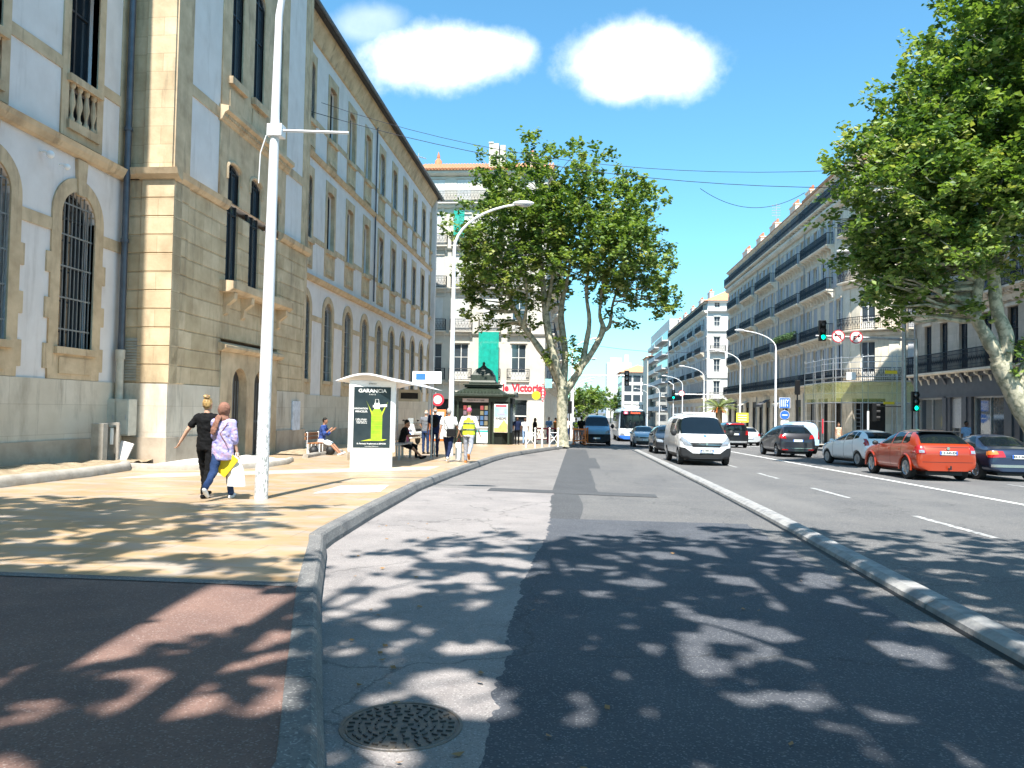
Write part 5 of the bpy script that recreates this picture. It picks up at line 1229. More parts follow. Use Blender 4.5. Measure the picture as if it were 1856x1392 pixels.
# --- white panel van facing the camera
Cp5 = paint('white_van_paint', (.82, .82, .82), 0, .3)
st = [(2.5, .26, .86, .74, .84, .82, .72), (2.38, .2, .94, .92, .9, 1.0, .78), (2.0, .2, .97, 1.06, .93, 1.14, .82), (1.75, .2, .975, 1.1, .94, 1.22, .82), (1.0, .2, .975, 1.14, .955, 1.88, .8), (.7, .2, .975, 1.14, .96, 1.95, .83), (-.5, .2, .975, 1.14, .965, 1.97, .85), (-2.1, .2, .975, 1.14, .965, 1.95, .85), (-2.38, .22, .97, 1.12, .955, 1.9, .84), (-2.47, .3, .95, 1.1, .935, 1.82, .83)]
def ex(root, me):
    pairY(me, root, [(.52, .74), (.8, .76), (.93, .96), (.86, 1.08), (.6, .88)], 1, 'headlamp', 'lamp_clear', .012)
    P2(me, root, [(-.5, .7), (.5, .7), (.62, .86), (-.62, .86)], 'Y', 1, 'grille', 'plastic', .012)
    P2(me, root, [(-.95, .2), (.95, .2), (.97, .46), (-.97, .46)], 'Y', 1, 'front_bumper', 'plastic', .014); pairY(me, root, [(.5, .46), (.97, .46), (.96, .68), (.78, .66)], 1, 'bumper_corner', 'plastic', .014)
    for sd in (1, -1): P2(me, root, [(1.95, .2), (2.5, .2), (2.5, .66), (2.05, .6)], 'X', sd, 'bumper_side', 'plastic', .012); P2(me, root, [(-1.1, .3), (1.2, .3), (1.2, .42), (-1.1, .42)], 'X', sd, 'sill_trim', 'plastic', .012)
    P2(me, root, [(-.55, .3), (.55, .3), (.55, .44), (-.55, .44)], 'Y', 1, 'air_intake', 'seam', .02)
    P2(me, root, [(-.52, .775), (.52, .775), (.52, .788), (-.52, .788)], 'Y', 1, 'grille_trim', 'chrome', .018)
    MB().prism([(-.05, 0), (0, .09), (.05, 0), (0, -.09)], 'y', -.01, .01).build('bonnet_badge', M['chrome'], root, (0, 2.5, .83))
    [P2(me, root, q, 'Z', 1, 'blue_emblem', 'blue', .006, reg=(.9, 1.3, 2)) for q in ([(-.17, 2.08), (0, 2.03), (.17, 2.1), (0, 2.14)], [(-.03, 2.18), (-.07, 1.98), (.05, 1.97), (.04, 2.17)])]
    p = plate(root, 0, 2.53, .56, math.pi, 'FX-789-DT')
    MB().box(-.6, .6, .35, .75, 1.95, 2.03).build('roof_bar', M['white'], root, bevel=.02)
    for y in (-.8, -1.9): MB().box(-.62, .62, y-.03, y+.03, 1.93, 2.0).build('roof_bar', M['galv'], root)
    sidemirror(root, .98, 1.55, 1.22, M['plastic'], 1.15, 1.5)
    for sd in (-1, 1): MB().tube([(sd*.12, 1.66, 1.22), (sd*.5, 1.58, 1.27)], .012, 4).build('wiper', M['plastic'], root)
    strips(me, root, [((1.45, .3), (1.45, 1.12)), ((.5, .3), (.5, 1.9)), ((-.75, .3), (-.75, 1.88)), ((1.3, .3), (-1.2, .3))])
root = car('white_panel_van', 'white van with blue emblem on its bonnet driving towards the camera beside the divider kerb', 4.86, 32.0, math.pi+R(1), st, (1.62, -1.5), .33, Cp5,
    [[(1.55, 1.2), (1.0, 1.74), (.58, 1.78), (.58, 1.2)], [(.42, 1.2), (.42, 1.78), (-.65, 1.78), (-.65, 1.2)]],
    ([(-.86, 1.18), (.86, 1.18), (.77, 1.84), (-.77, 1.84)], (.9, 2.0, 1)), None, ex, bf=.26, kind='steel', spokes=9, lower=.34)
# --- pale blue small van
Cp6 = paint('pale_blue_paint', (.42, .58, .78))
def vanst(L, W, H, belt, hood, nose=.9, wf=.84):
    h = L/2; w = W/2
    return [(h, .26, w*.88, hood*.75, w*.86, hood*.82, w*.74), (h-.12, .2, w*.96, hood*.9, w*.92, hood*.98, w*.8), (h-nose*.55, .2, w, hood, w*.95, hood*1.08, w*wf), (h-nose, .2, w, belt, w*.96, hood*1.16, w*wf), (h-nose-.6, .2, w, belt, w*.97, H-.08, w*wf*.94), (h-nose-.9, .2, w, belt, w*.98, H-.02, w*wf*.96), (-.3, .2, w, belt, w*.98, H, w*wf), (-h+.4, .2, w, belt, w*.98, H-.01, w*wf), (-h+.1, .22, w*.99, belt, w*.97, H-.06, w*wf), (-h, .3, w*.97, belt-.02, w*.95, H-.14, w*wf)]
def ex(root, me):
    pairY(me, root, [(.74, .85), (.86, .85), (.86, 1.3), (.76, 1.3)], -1, 'tail_light', 'tail', .014)
    P2(me, root, [(-.82, .26), (.82, .26), (.82, .5), (-.82, .5)], 'Y', -1, 'rear_bumper', 'plastic', .014)
    P2(me, root, [(-.006, .5), (.006, .5), (.006, 1.75), (-.006, 1.75)], 'Y', -1, 'rear_door_gap', 'seam', .004)
    plate(root, -.4, -2.1, .7, 0, '')
    sidemirror(root, .86, 1.1, 1.1, M['plastic'])
    strips(me, root, [((.95, .3), (.95, 1.05)), ((.05, .3), (.05, 1.75)), ((-.8, .3), (-.8, 1.7))])
car('pale_blue_van', 'pale blue small van partly hidden behind the dark grey people carrier', 13.05, 47.5, 0, vanst(4.1, 1.72, 1.86, 1.08, .98, 1.0), (1.3, -1.3), .31, Cp6,
    [[(1.05, 1.15), (.6, 1.6), (.12, 1.66), (.12, 1.15)], [(-.0, 1.15), (-.0, 1.66), (-.75, 1.66), (-.75, 1.15)]], ([(-.7, 1.14), (.7, 1.14), (.6, 1.7), (-.6, 1.7)], (.3, 1.4, 1)), ([(-.66, 1.2), (-.05, 1.2), (-.05, 1.64), (-.62, 1.64)], (-2.2, -1.8, 1)), ex, kind='steel', spokes=7)
# --- simpler traffic further away
def hatch(L, W, H, belt=.93):
    h = L/2; w = W/2
    return [(h, .28, w*.88, .58, w*.86, .66, w*.74), (h-.14, .2, w*.96, .72, w*.92, .82, w*.82), (h-.7, .2, w, .86, w*.95, .96, w*.86), (h-1.05, .2, w, belt-.02, w*.96, 1.04, w*.85), (h-1.3, .2, w, belt, w*.96, 1.12, w*.82), (h-1.95, .2, w, belt+.02, w*.97, H-.03, w*.68), (-.4, .2, w, belt+.04, w*.97, H, w*.68), (-h+.8, .2, w, belt+.06, w*.97, H-.04, w*.67), (-h+.45, .22, w, belt+.06, w*.95, H-.14, w*.65), (-h+.2, .24, w*.98, belt+.04, w*.9, belt+.12, w*.78), (-h+.08, .26, w*.96, belt-.08, w*.88, belt-.01, w*.8), (-h, .3, w*.93, .72, w*.88, .78, w*.8)]
def exfront(root, me):
    w = 1
    pairY(me, root, [(.46, .6), (.76, .62), (.8, .78), (.5, .74)], 1, 'headlamp', 'lamp_clear', .012)
    P2(me, root, [(-.38, .6), (.38, .6), (.38, .67), (-.38, .67)], 'Y', 1, 'grille', 'plastic', .012)
    P2(me, root, [(-.6, .28), (.6, .28), (.6, .42), (-.6, .42)], 'Y', 1, 'air_intake', 'plastic', .012)
def fr_plate(root, y, z): plate(root, 0, y, z, math.pi, '')
def exsilver(root, me): exfront(root, me); fr_plate(root, 1.9, .5); sidemirror(root, .8, .6, .95, CpS)
CpS = paint('silver_paint', (.42, .5, .55), .6)
hw = [[(.55, .98), (0, 1.32), (-.12, 1.34), (-.12, .99)], [(-.2, .99), (-.2, 1.34), (-.85, 1.33), (-.95, 1.03)]]
car('silver_hatchback_car', 'silver-blue hatchback driving towards the camera between the bus and the white van', 4.6, 53.4, math.pi, hatch(3.8, 1.64, 1.42), (1.2, -1.2), .3, CpS, hw, ([(-.62, 1.03), (.62, 1.03), (.5, 1.36), (-.5, 1.36)], (-.3, .9, 1)), None, exsilver, bf=.2)
CpB = paint('black_paint', (.018, .02, .024), .3)
def exb(root, me): exfront(root, me); sidemirror(root, .86, .75, 1.0, CpB)
car('black_car', 'black car driving towards the camera close behind the white van', 4.95, 42.4, math.pi, hatch(4.3, 1.76, 1.5, .98), (1.35, -1.35), .33, CpB, [[(.75, 1.04), (.2, 1.4), (.0, 1.42), (.0, 1.04)], [(-.08, 1.04), (-.08, 1.42), (-1.0, 1.4), (-1.15, 1.08)]], ([(-.66, 1.08), (.66, 1.08), (.54, 1.44), (-.54, 1.44)], (-.1, 1.15, 1)), None, exb, bf=.2)
def exsuv(root, me):
    pairY(me, root, [(.68, .9), (.88, .9), (.88, 1.2), (.72, 1.2)], -1, 'tail_light', 'tail', .014)
    P2(me, root, [(-.6, 1.62), (.6, 1.62), (.6, 1.7), (-.6, 1.7)], 'Y', -1, 'high_brake_light', 'tail', .014)
    P2(me, root, [(-.8, .36), (.8, .36), (.8, .48), (-.8, .48)], 'Y', -1, 'bumper_strip', 'galv', .014)
    plate(root, 0, -2.3, .95, 0, '')
car('dark_off_road_car', 'tall black off-road car seen from behind right of the white van', 11.15, 57.5, 0, vanst(4.5, 1.86, 1.82, 1.12, 1.08, 1.3, .78), (1.4, -1.4), .38, CpB, [[(.5, 1.2), (.1, 1.62), (-.3, 1.66), (-.3, 1.2)], [(-.4, 1.2), (-.4, 1.66), (-1.4, 1.66), (-1.4, 1.2)]], None, ([(-.66, 1.2), (.66, 1.2), (.58, 1.6), (-.58, 1.6)], (-2.3, -1.9, 1)), exsuv)
def exrear(root, me):
    pairY(me, root, [(.6, .78), (.84, .78), (.8, .98), (.62, .96)], -1, 'tail_light', 'tail', .014)
    plate(root, 0, -1.98, .6, 0, '')
CpG = paint('light_grey_paint', (.6, .62, .64), .4)
car('light_grey_car', 'light grey hatchback waiting by the right kerb beyond the black off-road car', 13.66, 64, 0, hatch(3.9, 1.68, 1.5), (1.2, -1.2), .31, CpG, hw, None, ([(-.55, 1.08), (.55, 1.08), (.46, 1.38), (-.46, 1.38)], (-1.9, -1.3, 1)), exrear)
def exbluev(root, me):
    pairY(me, root, [(.55, .84), (.82, .86), (.88, 1.04), (.78, 1.1), (.58, .96)], 1, 'headlamp', 'lamp_clear', .012)
    P2(me, root, [(-.92, .24), (.92, .24), (.92, .8), (-.92, .8)], 'Y', 1, 'front_bumper', 'plastic', .012)
    P2(me, root, [(-.48, .6), (.48, .6), (.48, .76), (-.48, .76)], 'Y', 1, 'grille', 'seam', .02)
    plate(root, 0, 2.5, .52, math.pi, ''); sidemirror(root, .98, 1.45, 1.35, M['plastic'], 1.2, 1.8)
CpV = paint('steel_blue_paint', (.2, .38, .55))
car('blue_delivery_van', 'steel blue delivery van facing the camera next to the trunk of the plane tree', 1.42, 55.3, math.pi, vanst(4.9, 1.96, 2.12, 1.28, 1.18, 1.0, .86), (1.6, -1.5), .34, CpV, [[(1.4, 1.34), (.9, 1.9), (.55, 1.92), (.55, 1.34)]], ([(-.8, 1.34), (.8, 1.34), (.72, 1.96), (-.72, 1.96)], (.7, 1.7, 1)), None, exbluev, bf=.2, kind='steel', spokes=7)
def exnone(root, me):
    pairY(me, root, [(.8, .95), (.93, .95), (.93, 1.4), (.82, 1.4)], -1, 'tail_light', 'tail', .014)
car('tall_white_van', 'tall white box van whose roof shows above the white van and the off-road car', 10.6, 70, 0, vanst(5.4, 2.0, 2.6, 1.3, 1.2, 1.1, .9), (1.7, -1.7), .34, Cp5, [[(1.4, 1.4), (1.0, 1.9), (.6, 1.9), (.6, 1.4)]], None, None, exnone, kind='steel', spokes=7)
# --- city bus
bus = thing('city_bus', 'white and blue city bus with red lit destination display coming up the avenue', 'bus', (4.95, 74, gz(74)), math.pi)
M['bus_side'] = mat('bus_blue_white', (.4, .5, .62), .35, var=.05, coat=.5)
st = [(6.0, .3, 1.15, 1.1, 1.17, 2.75, 1.12), (5.9, .28, 1.25, 1.1, 1.25, 2.95, 1.2), (5.0, .28, 1.27, 1.1, 1.27, 3.05, 1.22), (0, .28, 1.27, 1.1, 1.27, 3.05, 1.22), (-5.8, .28, 1.27, 1.1, 1.27, 3.05, 1.22), (-6, .3, 1.25, 1.1, 1.25, 2.9, 1.2)]
st = [(a, b, c, d, e, f, g) for a, b, c, d, e, f, g in st]
bme = shell(st, 0, .12, .05, (), .48)
b = bme.copy(); b.materials.clear(); b.materials.append(M['bus_side']); smooth_mesh(b, 35); add_part('body', b, bus)
patch(bme, [(-1.12, 1.25), (1.12, 1.25), (1.08, 2.78), (-1.08, 2.78)], 'Y', 1, .01, 'windscreen', M['car_glass'], bus)
patch(bme, [(-1.25, .3), (1.25, .3), (1.25, 1.24), (-1.25, 1.24)], 'Y', 1, .012, 'front_panel', M['white'], bus)
patch(bme, [(-1.25, .28), (1.25, .28), (1.25, .62), (-1.25, .62)], 'Y', 1, .02, 'blue_skirt', M['blue'], bus)
for sd in (1, -1):
    patch(bme, [(-5.6, 1.2), (5.6, 1.2), (5.6, 2.6), (-5.6, 2.6)], 'X', sd, .008, 'side_window', M['car_glass'], bus)
    for y in (3.4, -2.9): wheel(bus, sd*1.24, y, .47, .28, 'steel', 9)
    P2(bme, bus, [(sd*.7, .62), (sd*1.08, .62), (sd*1.1, .82), (sd*.78, .82)], 'Y', 1, 'headlamp', 'lamp_clear', .02)
MB().box(-.85, .85, 6.0, 6.03, 2.48, 2.74).build('destination_display', mat('display_black', (.01, .01, .01), .4), bus)
M['led'] = mat('led_red', (.6, .05, .03), .5, emit=(1, .12, .05), estr=.9)
MB().box(.45, .8, 6.031, 6.04, 2.5, 2.72).build('route_panel', mat('route_red', (.5, .05, .12), .5, emit=(.6, .04, .1), estr=.8), bus)
text('display_lettering', 'Rouviere', .22, M['led'], bus, (-.2, 6.05, 2.61), math.pi, bold=.01)
text('display_lettering', 'B2', .22, M['white'], bus, (.62, 6.05, 2.61), math.pi, bold=.01)
for sd in (1, -1): MB().tube([(0, 0, 0), (sd*.22, .15, 0), (sd*.25, .2, -.25)], .03, 5).box(sd*.25-.09, sd*.25+.09, .16, .24, -.55, -.2).build('mirror', M['plastic'], bus, (sd*1.15, 5.9, 2.6))
for sd in (1, -1): MB().tube([(sd*.1, 6.08, 1.2), (sd*.75, 6.1, 1.55)], .015, 4).build('wiper', M['plastic'], bus)
MB().box(-.7, .7, 2, 4, 3.03, 3.25).build('roof_unit', M['white'], bus, bevel=.05)
# ================================================================ TREES
M['bark'] = mat('plane_bark', (.42, .39, .29), .9, scale=5, col2=(.2, .2, .14), bump=.4, bscale=9, thr=(.42, .55), extra=lambda t, m, c: over(t, c, ramp(t, tex(t, m, 3.1, i_Detail=6.), .56, .62, 0, .8), (.52, .47, .34)))
def leafmat(name, col):
    m = mat(name, col, .5, scale=40, var=.15, spec=.35); t = m.node_tree; b = t.nodes['Principled BSDF']; out = t.nodes['Material Output']
    tr = N(t, 'ShaderNodeBsdfTranslucent'); tr.inputs[0].default_value = (col[0]*1.6, col[1]*1.7, col[2]*.6, 1)
    mx = N(t, 'ShaderNodeMixShader'); mx.inputs[0].default_value = .33
    t.links.new(b.outputs[0], mx.inputs[1]); t.links.new(tr.outputs[0], mx.inputs[2]); t.links.new(mx.outputs[0], out.inputs[0]); return m
LEAF = [leafmat('leaf_mid', (.15, .225, .055)), leafmat('leaf_light', (.25, .32, .1)), leafmat('leaf_dark', (.065, .12, .032)), leafmat('leaf_yellow', (.34, .36, .13))]
LIT_PATCHES = [(0.9, 6.27, 0.13, 0.46), (0.81, 5.17, 0.23, 0.56), (0.44, 4.94, 0.14, 0.46), (1.73, 7.57, 0.32, 0.32), (1.16, 5.75, 0.28, 0.43), (1.42, 5.72, 0.24, 0.15), (2.43, 7.69, 0.27, 0.35), (0.94, 4.38, 0.16, 0.14), (1.4, 4.44, 0.28, 0.18), (1.59, 4.23, 0.17, 0.2), (2.0, 3.81, 0.23, 0.19), (2.49, 4.87, 0.14, 0.11), (-2.02, 8.03, 0.34, 0.37), (-2.22, 7.69, 0.27, 0.57), (-1.52, 6.66, 0.23, 0.21), (-1.76, 6.11, 0.26, 0.45), (-1.41, 5.65, 0.24, 0.18), (-0.64, 4.34, 0.28, 0.31), (-0.39, 4.04, 0.23, 0.19), (0.18, 4.12, 0.18, 0.31), (-0.81, 3.4, 0.22, 0.11), (-0.68, 5.07, 0.18, 0.11), (0.13, 4.11, 0.25, 0.24), (1.73, 9.28, 0.27, 0.32), (0.93, 8.94, 0.26, 0.22), (1.57, 9.44, 0.2, 0.25), (2.98, 7.31, 0.31, 0.24), (2.75, 6.14, 0.26, 0.17), (2.54, 9.25, 0.33, 0.31), (1.57, 10.82, 0.39, 0.33), (0.05, 6.82, 0.29, 0.21), (0.04, 5.18, 0.19, 0.12), (-1.49, 4.95, 0.11, 0.17), (2.09, 5.48, 0.27, 0.19), (0.57, 7.37, 0.26, 0.25), (-0.99, 7.35, 0.26, 0.23), (-0.96, 9.56, 0.34, 0.26), (-2.07, 10.29, 0.43, 0.36), (1.92, 4.35, 0.18, 0.15), (-2.19, 5.4, 0.28, 0.44), (-2.46, 5.11, 0.32, 0.31), (-2.54, 4.68, 0.2, 0.19), (-2.63, 4.25, 0.19, 0.14), (-2.73, 3.93, 0.17, 0.12), (-2.77, 3.66, 0.13, 0.09), (-2.17, 3.87, 0.13, 0.08), (-1.36, 3.66, 0.09, 0.22), (-2.62, 5.79, 0.37, 0.18), (-4.89, 6.68, 0.56, 0.2), (-3.85, 6.6, 0.75, 0.19), (-3.67, 8.09, 0.33, 0.22), (-5.52, 8.32, 0.35, 0.27), (-3.06, 7.49, 0.32, 0.25), (-1.75, 4.67, 0.08, 0.15)]
def hits_lit_ground(p, base):
    # leaves dropped to shape the shadow: chosen ground patches and far edge stay sunlit
    x, y, z = p.x+base[0], p.y+base[1], p.z+base[2]; gy = y+z*.577; gx = x+z*.577*.0105
    for (a, b, rx, ry) in LIT_PATCHES:
        if ((gx-a)/(rx*1.02+.05))**2+((gy-b)/(ry*1.02+.07))**2 < .8+1.1*noise.noise(Vector((gx*5.5, gy*4, 4))): return True
    if noise.noise(Vector((gx*3.2, gy*2.4, 9)))+.6*noise.noise(Vector((gx*6.5, gy*5, 2))) > .27: return True
    return gy > 11.6+.8*noise.noise(Vector((gx*.9, 2.2, 0)))+.3*noise.noise(Vector((gx*4, 2.2, 0)))
def crown_mesh(clumps, n, s, seed, mats=None, jit=1., kill=None):
    """clumps: (x, y, z, rx, ry, rz). leaves gathered on twigs so that gaps and lumps show"""
    rg = random.Random(seed); V = []; F = []; MI = []
    tot = sum((c[3]*c[4]*c[5])**.72 for c in clumps)
    g = rg.gauss
    for c in clumps:
        k = int(n*(c[3]*c[4]*c[5])**.72/tot); tw = max(4, k//26)
        for _ in range(tw):
            d = Vector((g(0, 1), g(0, 1), g(0, 1))).normalized(); rad = (.45+.6*rg.random()**.7) if rg.random() < .8 else rg.random()*.5
            p = Vector((c[0]+d.x*c[3]*rad, c[1]+d.y*c[4]*rad, c[2]+d.z*c[5]*rad))
            dr = (d+Vector((g(0, .4), g(0, .4), .35+g(0, .3)))).normalized(); L = .5*jit*(.6+rg.random())
            mi0 = rg.choices((0, 1, 2, 3), (6, 3, 3.5, .7))[0]
            for q in range(26):
                t = rg.random(); pos = p+dr*L*t+Vector((g(0, .11), g(0, .11), g(0, .09)))*jit
                nn = Vector((g(0, .6), g(0, .6), 1)).normalized(); a = nn.orthogonal().normalized(); a = (a*math.cos(6.3*rg.random())+nn.cross(a)*math.sin(6.3*rg.random())).normalized(); b = nn.cross(a)
                z = s*(.6+.7*rg.random()); i = len(V)
                if kill and hits_lit_ground(pos, kill): continue
                V += [pos-a*z, pos-a*z*.1+b*z*.75+nn*z*.12, pos+a*z, pos-a*z*.1-b*z*.75+nn*z*.12, pos-a*z*.25]
                F.append((i, i+1, i+2, i+3)); MI.append(mi0 if rg.random() < .65 else rg.choices((0, 1, 2, 3), (6, 3, 3.5, .7))[0])
    me = bpy.data.meshes.new('crown'); me.from_pydata([tuple(v) for v in V], [], F)
    for m in (mats or LEAF): me.materials.append(m)
    me.polygons.foreach_set('material_index', MI); return me
def limb(mb, a, b, r0, r1, rg, n=6, wob=.12, sides=8):
    a = Vector(a); b = Vector(b); L = (b-a).length; pts = []; rs = []
    for i in range(n+1):
        t = i/n; p = a.lerp(b, t)
        if 0 < i < n: p += Vector((rg.gauss(0, 1), rg.gauss(0, 1), rg.gauss(0, .5)))*wob*L*.25
        p.z += math.sin(math.pi*t)*-.04*L*0
        pts.append(p); rs.append(r0+(r1-r0)*t)
    mb.tube(pts, rs, sides); return pts
def tree(name, label, x, y, skel, clumps, n, s, seed, group=None, cat='tree', jit=1., tw=3, kill=None):
    """skel: list of polylines [(x,y,z,r),...] relative to the base"""
    t = thing(name, label, cat, (x, y, gz(y)+PV-.03), 0, group); rg = random.Random(seed)
    mb = MB(); nodes = []
    for pl in skel:
        P = [Vector(p[:3]) for p in pl]; rs = [p[3] for p in pl]; Q = []; RS = []
        for i in range(len(P)-1):
            m = 5
            for k in range(m):
                u = k/m; a = P[max(i-1, 0)]; b, c = P[i], P[i+1]; d = P[min(i+2, len(P)-1)]
                q = .5*((2*b)+(c-a)*u+(2*a-5*b+4*c-d)*u*u+(3*b-3*c+d-a)*u**3); Q.append(q); RS.append((rs[i]+(rs[i+1]-rs[i])*u)*(1+.06*rg.gauss(0, 1)))
        Q.append(P[-1]); RS.append(rs[-1]); mb.tube(Q, RS, 10); nodes += [(q, r) for q, r in zip(Q, RS) if q.z > 2.5]
    for c in clumps:
        for _ in range(tw):
            tgt = Vector((c[0]+rg.uniform(-.7, .7)*c[3], c[1]+rg.uniform(-.7, .7)*c[4], c[2]+rg.uniform(-.2, .7)*c[5]))
            cand = [q for q in nodes if q[0].z < tgt.z+.4] or nodes
            q, r = min(cand, key=lambda w_: (w_[0]-tgt).length+rg.random()*.8)
            pts = limb(mb, q, tgt, min(r*.6, .09), .015, rg, 5, .16, 5)
    mb.build('trunk', M['bark'], t, smooth=60, merge=False)
    add_part('crown', crown_mesh(clumps, n, s, seed, jit=jit, kill=kill and (x, y, gz(y)+PV)), t); return t
def lumps(cx, cy, cz, rx, ry, rz, n, rs, seed, cut=None):
    rg = random.Random(seed); out = []
    for i in range(n):
        for _ in range(60):
            d = Vector((rg.gauss(0, 1), rg.gauss(0, 1), rg.gauss(0, 1))).normalized()*(.35+.55*rg.random())
            p = (cx+d.x*rx, cy+d.y*ry, cz+d.z*rz)
            if cut and cut(*p): continue
            if all((p[0]-o[0])**2+(p[1]-o[1])**2+(p[2]-o[2])**2 > (rs*.75)**2 for o in out): break
        r = rs*(.75+.5*rg.random()); out.append((*p, r, r, r*.85))
    return out
# central plane tree; base (-.8, 45.8). pixel scale there ~30.6 px per metre
sk = [[(0, 0, 0, .46), (.02, 0, .35, .36), (-.03, 0, 1.6, .33), (0, 0, 3.4, .33)],
      [(0, 0, 3.3, .3), (-.7, .1, 4.7, .22), (-1.6, .2, 6.0, .2), (-2.6, .3, 7.4, .16), (-3.3, .2, 9, .1), (-3.6, 0, 11, .05)],
      [(0, 0, 3.4, .28), (-.55, -.2, 5.2, .24), (-1.0, -.2, 7.2, .22), (-1.25, -.1, 9.4, .17), (-1.5, 0, 12, .1), (-1.4, 0, 15, .04)],
      [(0, 0, 3.4, .24), (.1, .3, 5.5, .2), (-.2, .6, 8, .17), (.3, .7, 11, .1), (.4, .8, 15, .04)],
      [(0, 0, 3.0, .28), (.6, 0, 3.9, .24), (1.05, 0, 4.7, .2), (1.35, .1, 6.2, .17), (1.5, 0, 7.5, .13), (1.3, 0, 9.4, .1), (1.7, 0, 12.5, .05)],
      [(.95, 0, 4.5, .2), (1.7, -.1, 5.6, .17), (2.3, -.1, 6.9, .18), (2.1, -.1, 7.9, .1), (2.3, 0, 10, .05)],
      [(2.3, -.1, 6.8, .13), (2.7, 0, 7.2, .11), (2.9, 0, 8.6, .07), (3.6, 0, 10.5, .04)],
      [(-2.4, .3, 7.0, .12), (-2.2, -.4, 9, .08), (-2.6, -.8, 11.5, .04)],
      [(-1.1, -.2, 7.6, .13), (-.7, -.6, 10, .1), (-.6, -1, 13, .05)]]
cl = []
def C(px, py, r, y=0., ry=None, rz=None): # crown lump from its place in the 30.6 px/m elevation of the tree (x from trunk, z above base)
    cl.append(((px-1018)/30.6, y, (795-py)/30.6*.955+.15, r, ry or r, rz or r*.85))
for a in [(900, 300, 1.3), (960, 280, 1.4), (1050, 290, 1.3), (1110, 305, 1.2), (1150, 345, 1.3), (1000, 330, 1.6), (900, 360, 1.7), (850, 400, 1.3), (960, 390, 1.9), (1060, 380, 1.8), (1130, 400, 1.7), (1175, 420, 1.2), (870, 450, 1.4), (930, 460, 1.6), (1010, 460, 1.8), (1090, 460, 1.7), (1160, 470, 1.4), (1195, 495, 1.1), (860, 500, 1.1), (905, 530, 1.0), (940, 515, 1.1), (1040, 520, 1.1), (1110, 510, 1.2), (1185, 530, .9), (1205, 535, .8), (880, 480, 1.2), (1000, 525, .8), (838, 455, .8), (1130, 535, .7)]:
    for yy in ((-2.2, 2.2) if a[2] > 1.25 else (rnd.uniform(-1.6, 1.6),)): C(a[0], a[1]+rnd.uniform(-8, 8), a[2], yy+rnd.uniform(-.6, .6), a[2]*1.15)
for a in [(980, 360), (1080, 350), (930, 420), (1050, 430), (1120, 440), (1000, 400)]: C(a[0], a[1], 1.8, rnd.uniform(-4, 4))
cl = [c for c in cl if not (abs(c[1]) > 1.5 and c[2] < 9.3)]
for a in [(862, 535, .8), (890, 560, .7), (925, 560, .6), (850, 500, .8), (1130, 560, .5)]: C(a[0], a[1]+14, a[2], rnd.uniform(-.8, .8))
cl += [(-1.0, -.3, 5.0, .3, .3, .35), (.3, -.4, 6.2, .4, .3, .7), (-1.9, -.3, 7.0, .35, .3, .3), (2.9, 0, 7.7, .3, .3, .25), (.45, -.3, 5.0, .25, .2, .5)]
for px, py in ((963, 275), (1048, 275), (925, 292), (1110, 292), (1155, 318), (885, 300)): C(px, py, .5, rnd.uniform(-1, 1), .5, .6)
tree('plane_tree', 'big plane tree with forked trunk on the pavement corner in the middle of the view', -.8, 45.8, sk, cl, 54000, .122, 4)
# right-hand plane tree, 26 m away, leaning in from the right
sk = [[(0, 0, 0, .5), (-.3, 0, .7, .4), (-1.0, 0, 1.95, .34), (-1.6, 0, 3.1, .3), (-1.75, 0, 3.6, .28)], [(-1.7, 0, 3.5, .24), (-2.15, 0, 4.3, .2), (-2.42, .05, 4.9, .18), (-2.35, .1, 5.8, .17), (-2.1, 0, 7.2, .14), (-2.0, 0, 10, .08)],
      [(-1.6, 0, 3.2, .24), (-1.55, -.1, 4.2, .21), (-1.85, -.1, 5.1, .2), (-2.0, -.1, 6.4, .18), (-2.6, 0, 7.6, .13), (-4.0, 0, 9.2, .06)], [(-2.0, -.1, 6.2, .15), (-1.2, .1, 9, .12), (-.9, .2, 12, .06), (-.6, 0, 15, .03)], [(-1.2, 0, 2.4, .26), (-.3, 0, 4.5, .24), (.6, 0, 7, .2), (1.6, 0, 10, .1)]]
cl = []
def C2(px, py, r, y=0.):
    cl.append((8.18+(px-1500)*.01711-15.25, y, 1.5+(755-py)*26/1400+.22, r, r, r*.85))
for a in [(1545, 330, .85), (1560, 400, .9), (1600, 330, 1.1), (1640, 260, 1.2), (1640, 380, 1.3), (1590, 440, 1.1), (1690, 180, 1.3), (1720, 280, 1.5), (1720, 400, 1.5), (1650, 470, 1.1), (1620, 530, .8), (1690, 510, 1.0), (1640, 560, .5), (1770, 100, 1.4), (1790, 30, 1.3), (1800, 200, 1.7), (1810, 330, 1.7), (1780, 450, 1.1), (1860, 120, 1.5), (1880, 260, 1.8), (1880, 400, 1.4), (1830, 480, .7), (1860, 40, 1.3), (1950, 150, 1.8), (1960, 330, 2), (2050, 250, 2), (1950, 470, 1.2), (1860, -60, 1.4), (1960, 20, 1.6), (1660, 300, 1.1), (1745, 360, 1.3), (1530, 290, .5), (1660, 150, .7), (1740, 60, .8), (1570, 480, .6), (2050, 400, 1.6), (1790, -30, .9), (1610, 270, .8), (1680, 440, 1.2), (1740, 480, .9)]:
    for yy in ((-1.6, 1.4) if a[2] > .95 else (rnd.uniform(-1, 1),)): C2(a[0]+rnd.uniform(-8, 8), a[1]+rnd.uniform(-8, 8), a[2], yy+rnd.uniform(-.6, .6))
cl += [(-2.9, -.2, 4.9, .25, .25, .2), (-1.1, 0, 3.2, .3, .3, .2), (-.9, -.1, 3.9, .4, .3, .3)]
for a in [(1570, 520, .7), (1600, 560, .65), (1640, 520, .9), (1680, 560, .6), (1560, 455, .7), (1610, 500, .8), (1720, 530, .5), (1640, 590, .35), (1530, 420, .5)]: C2(a[0], a[1], a[2], rnd.uniform(-1, 1))
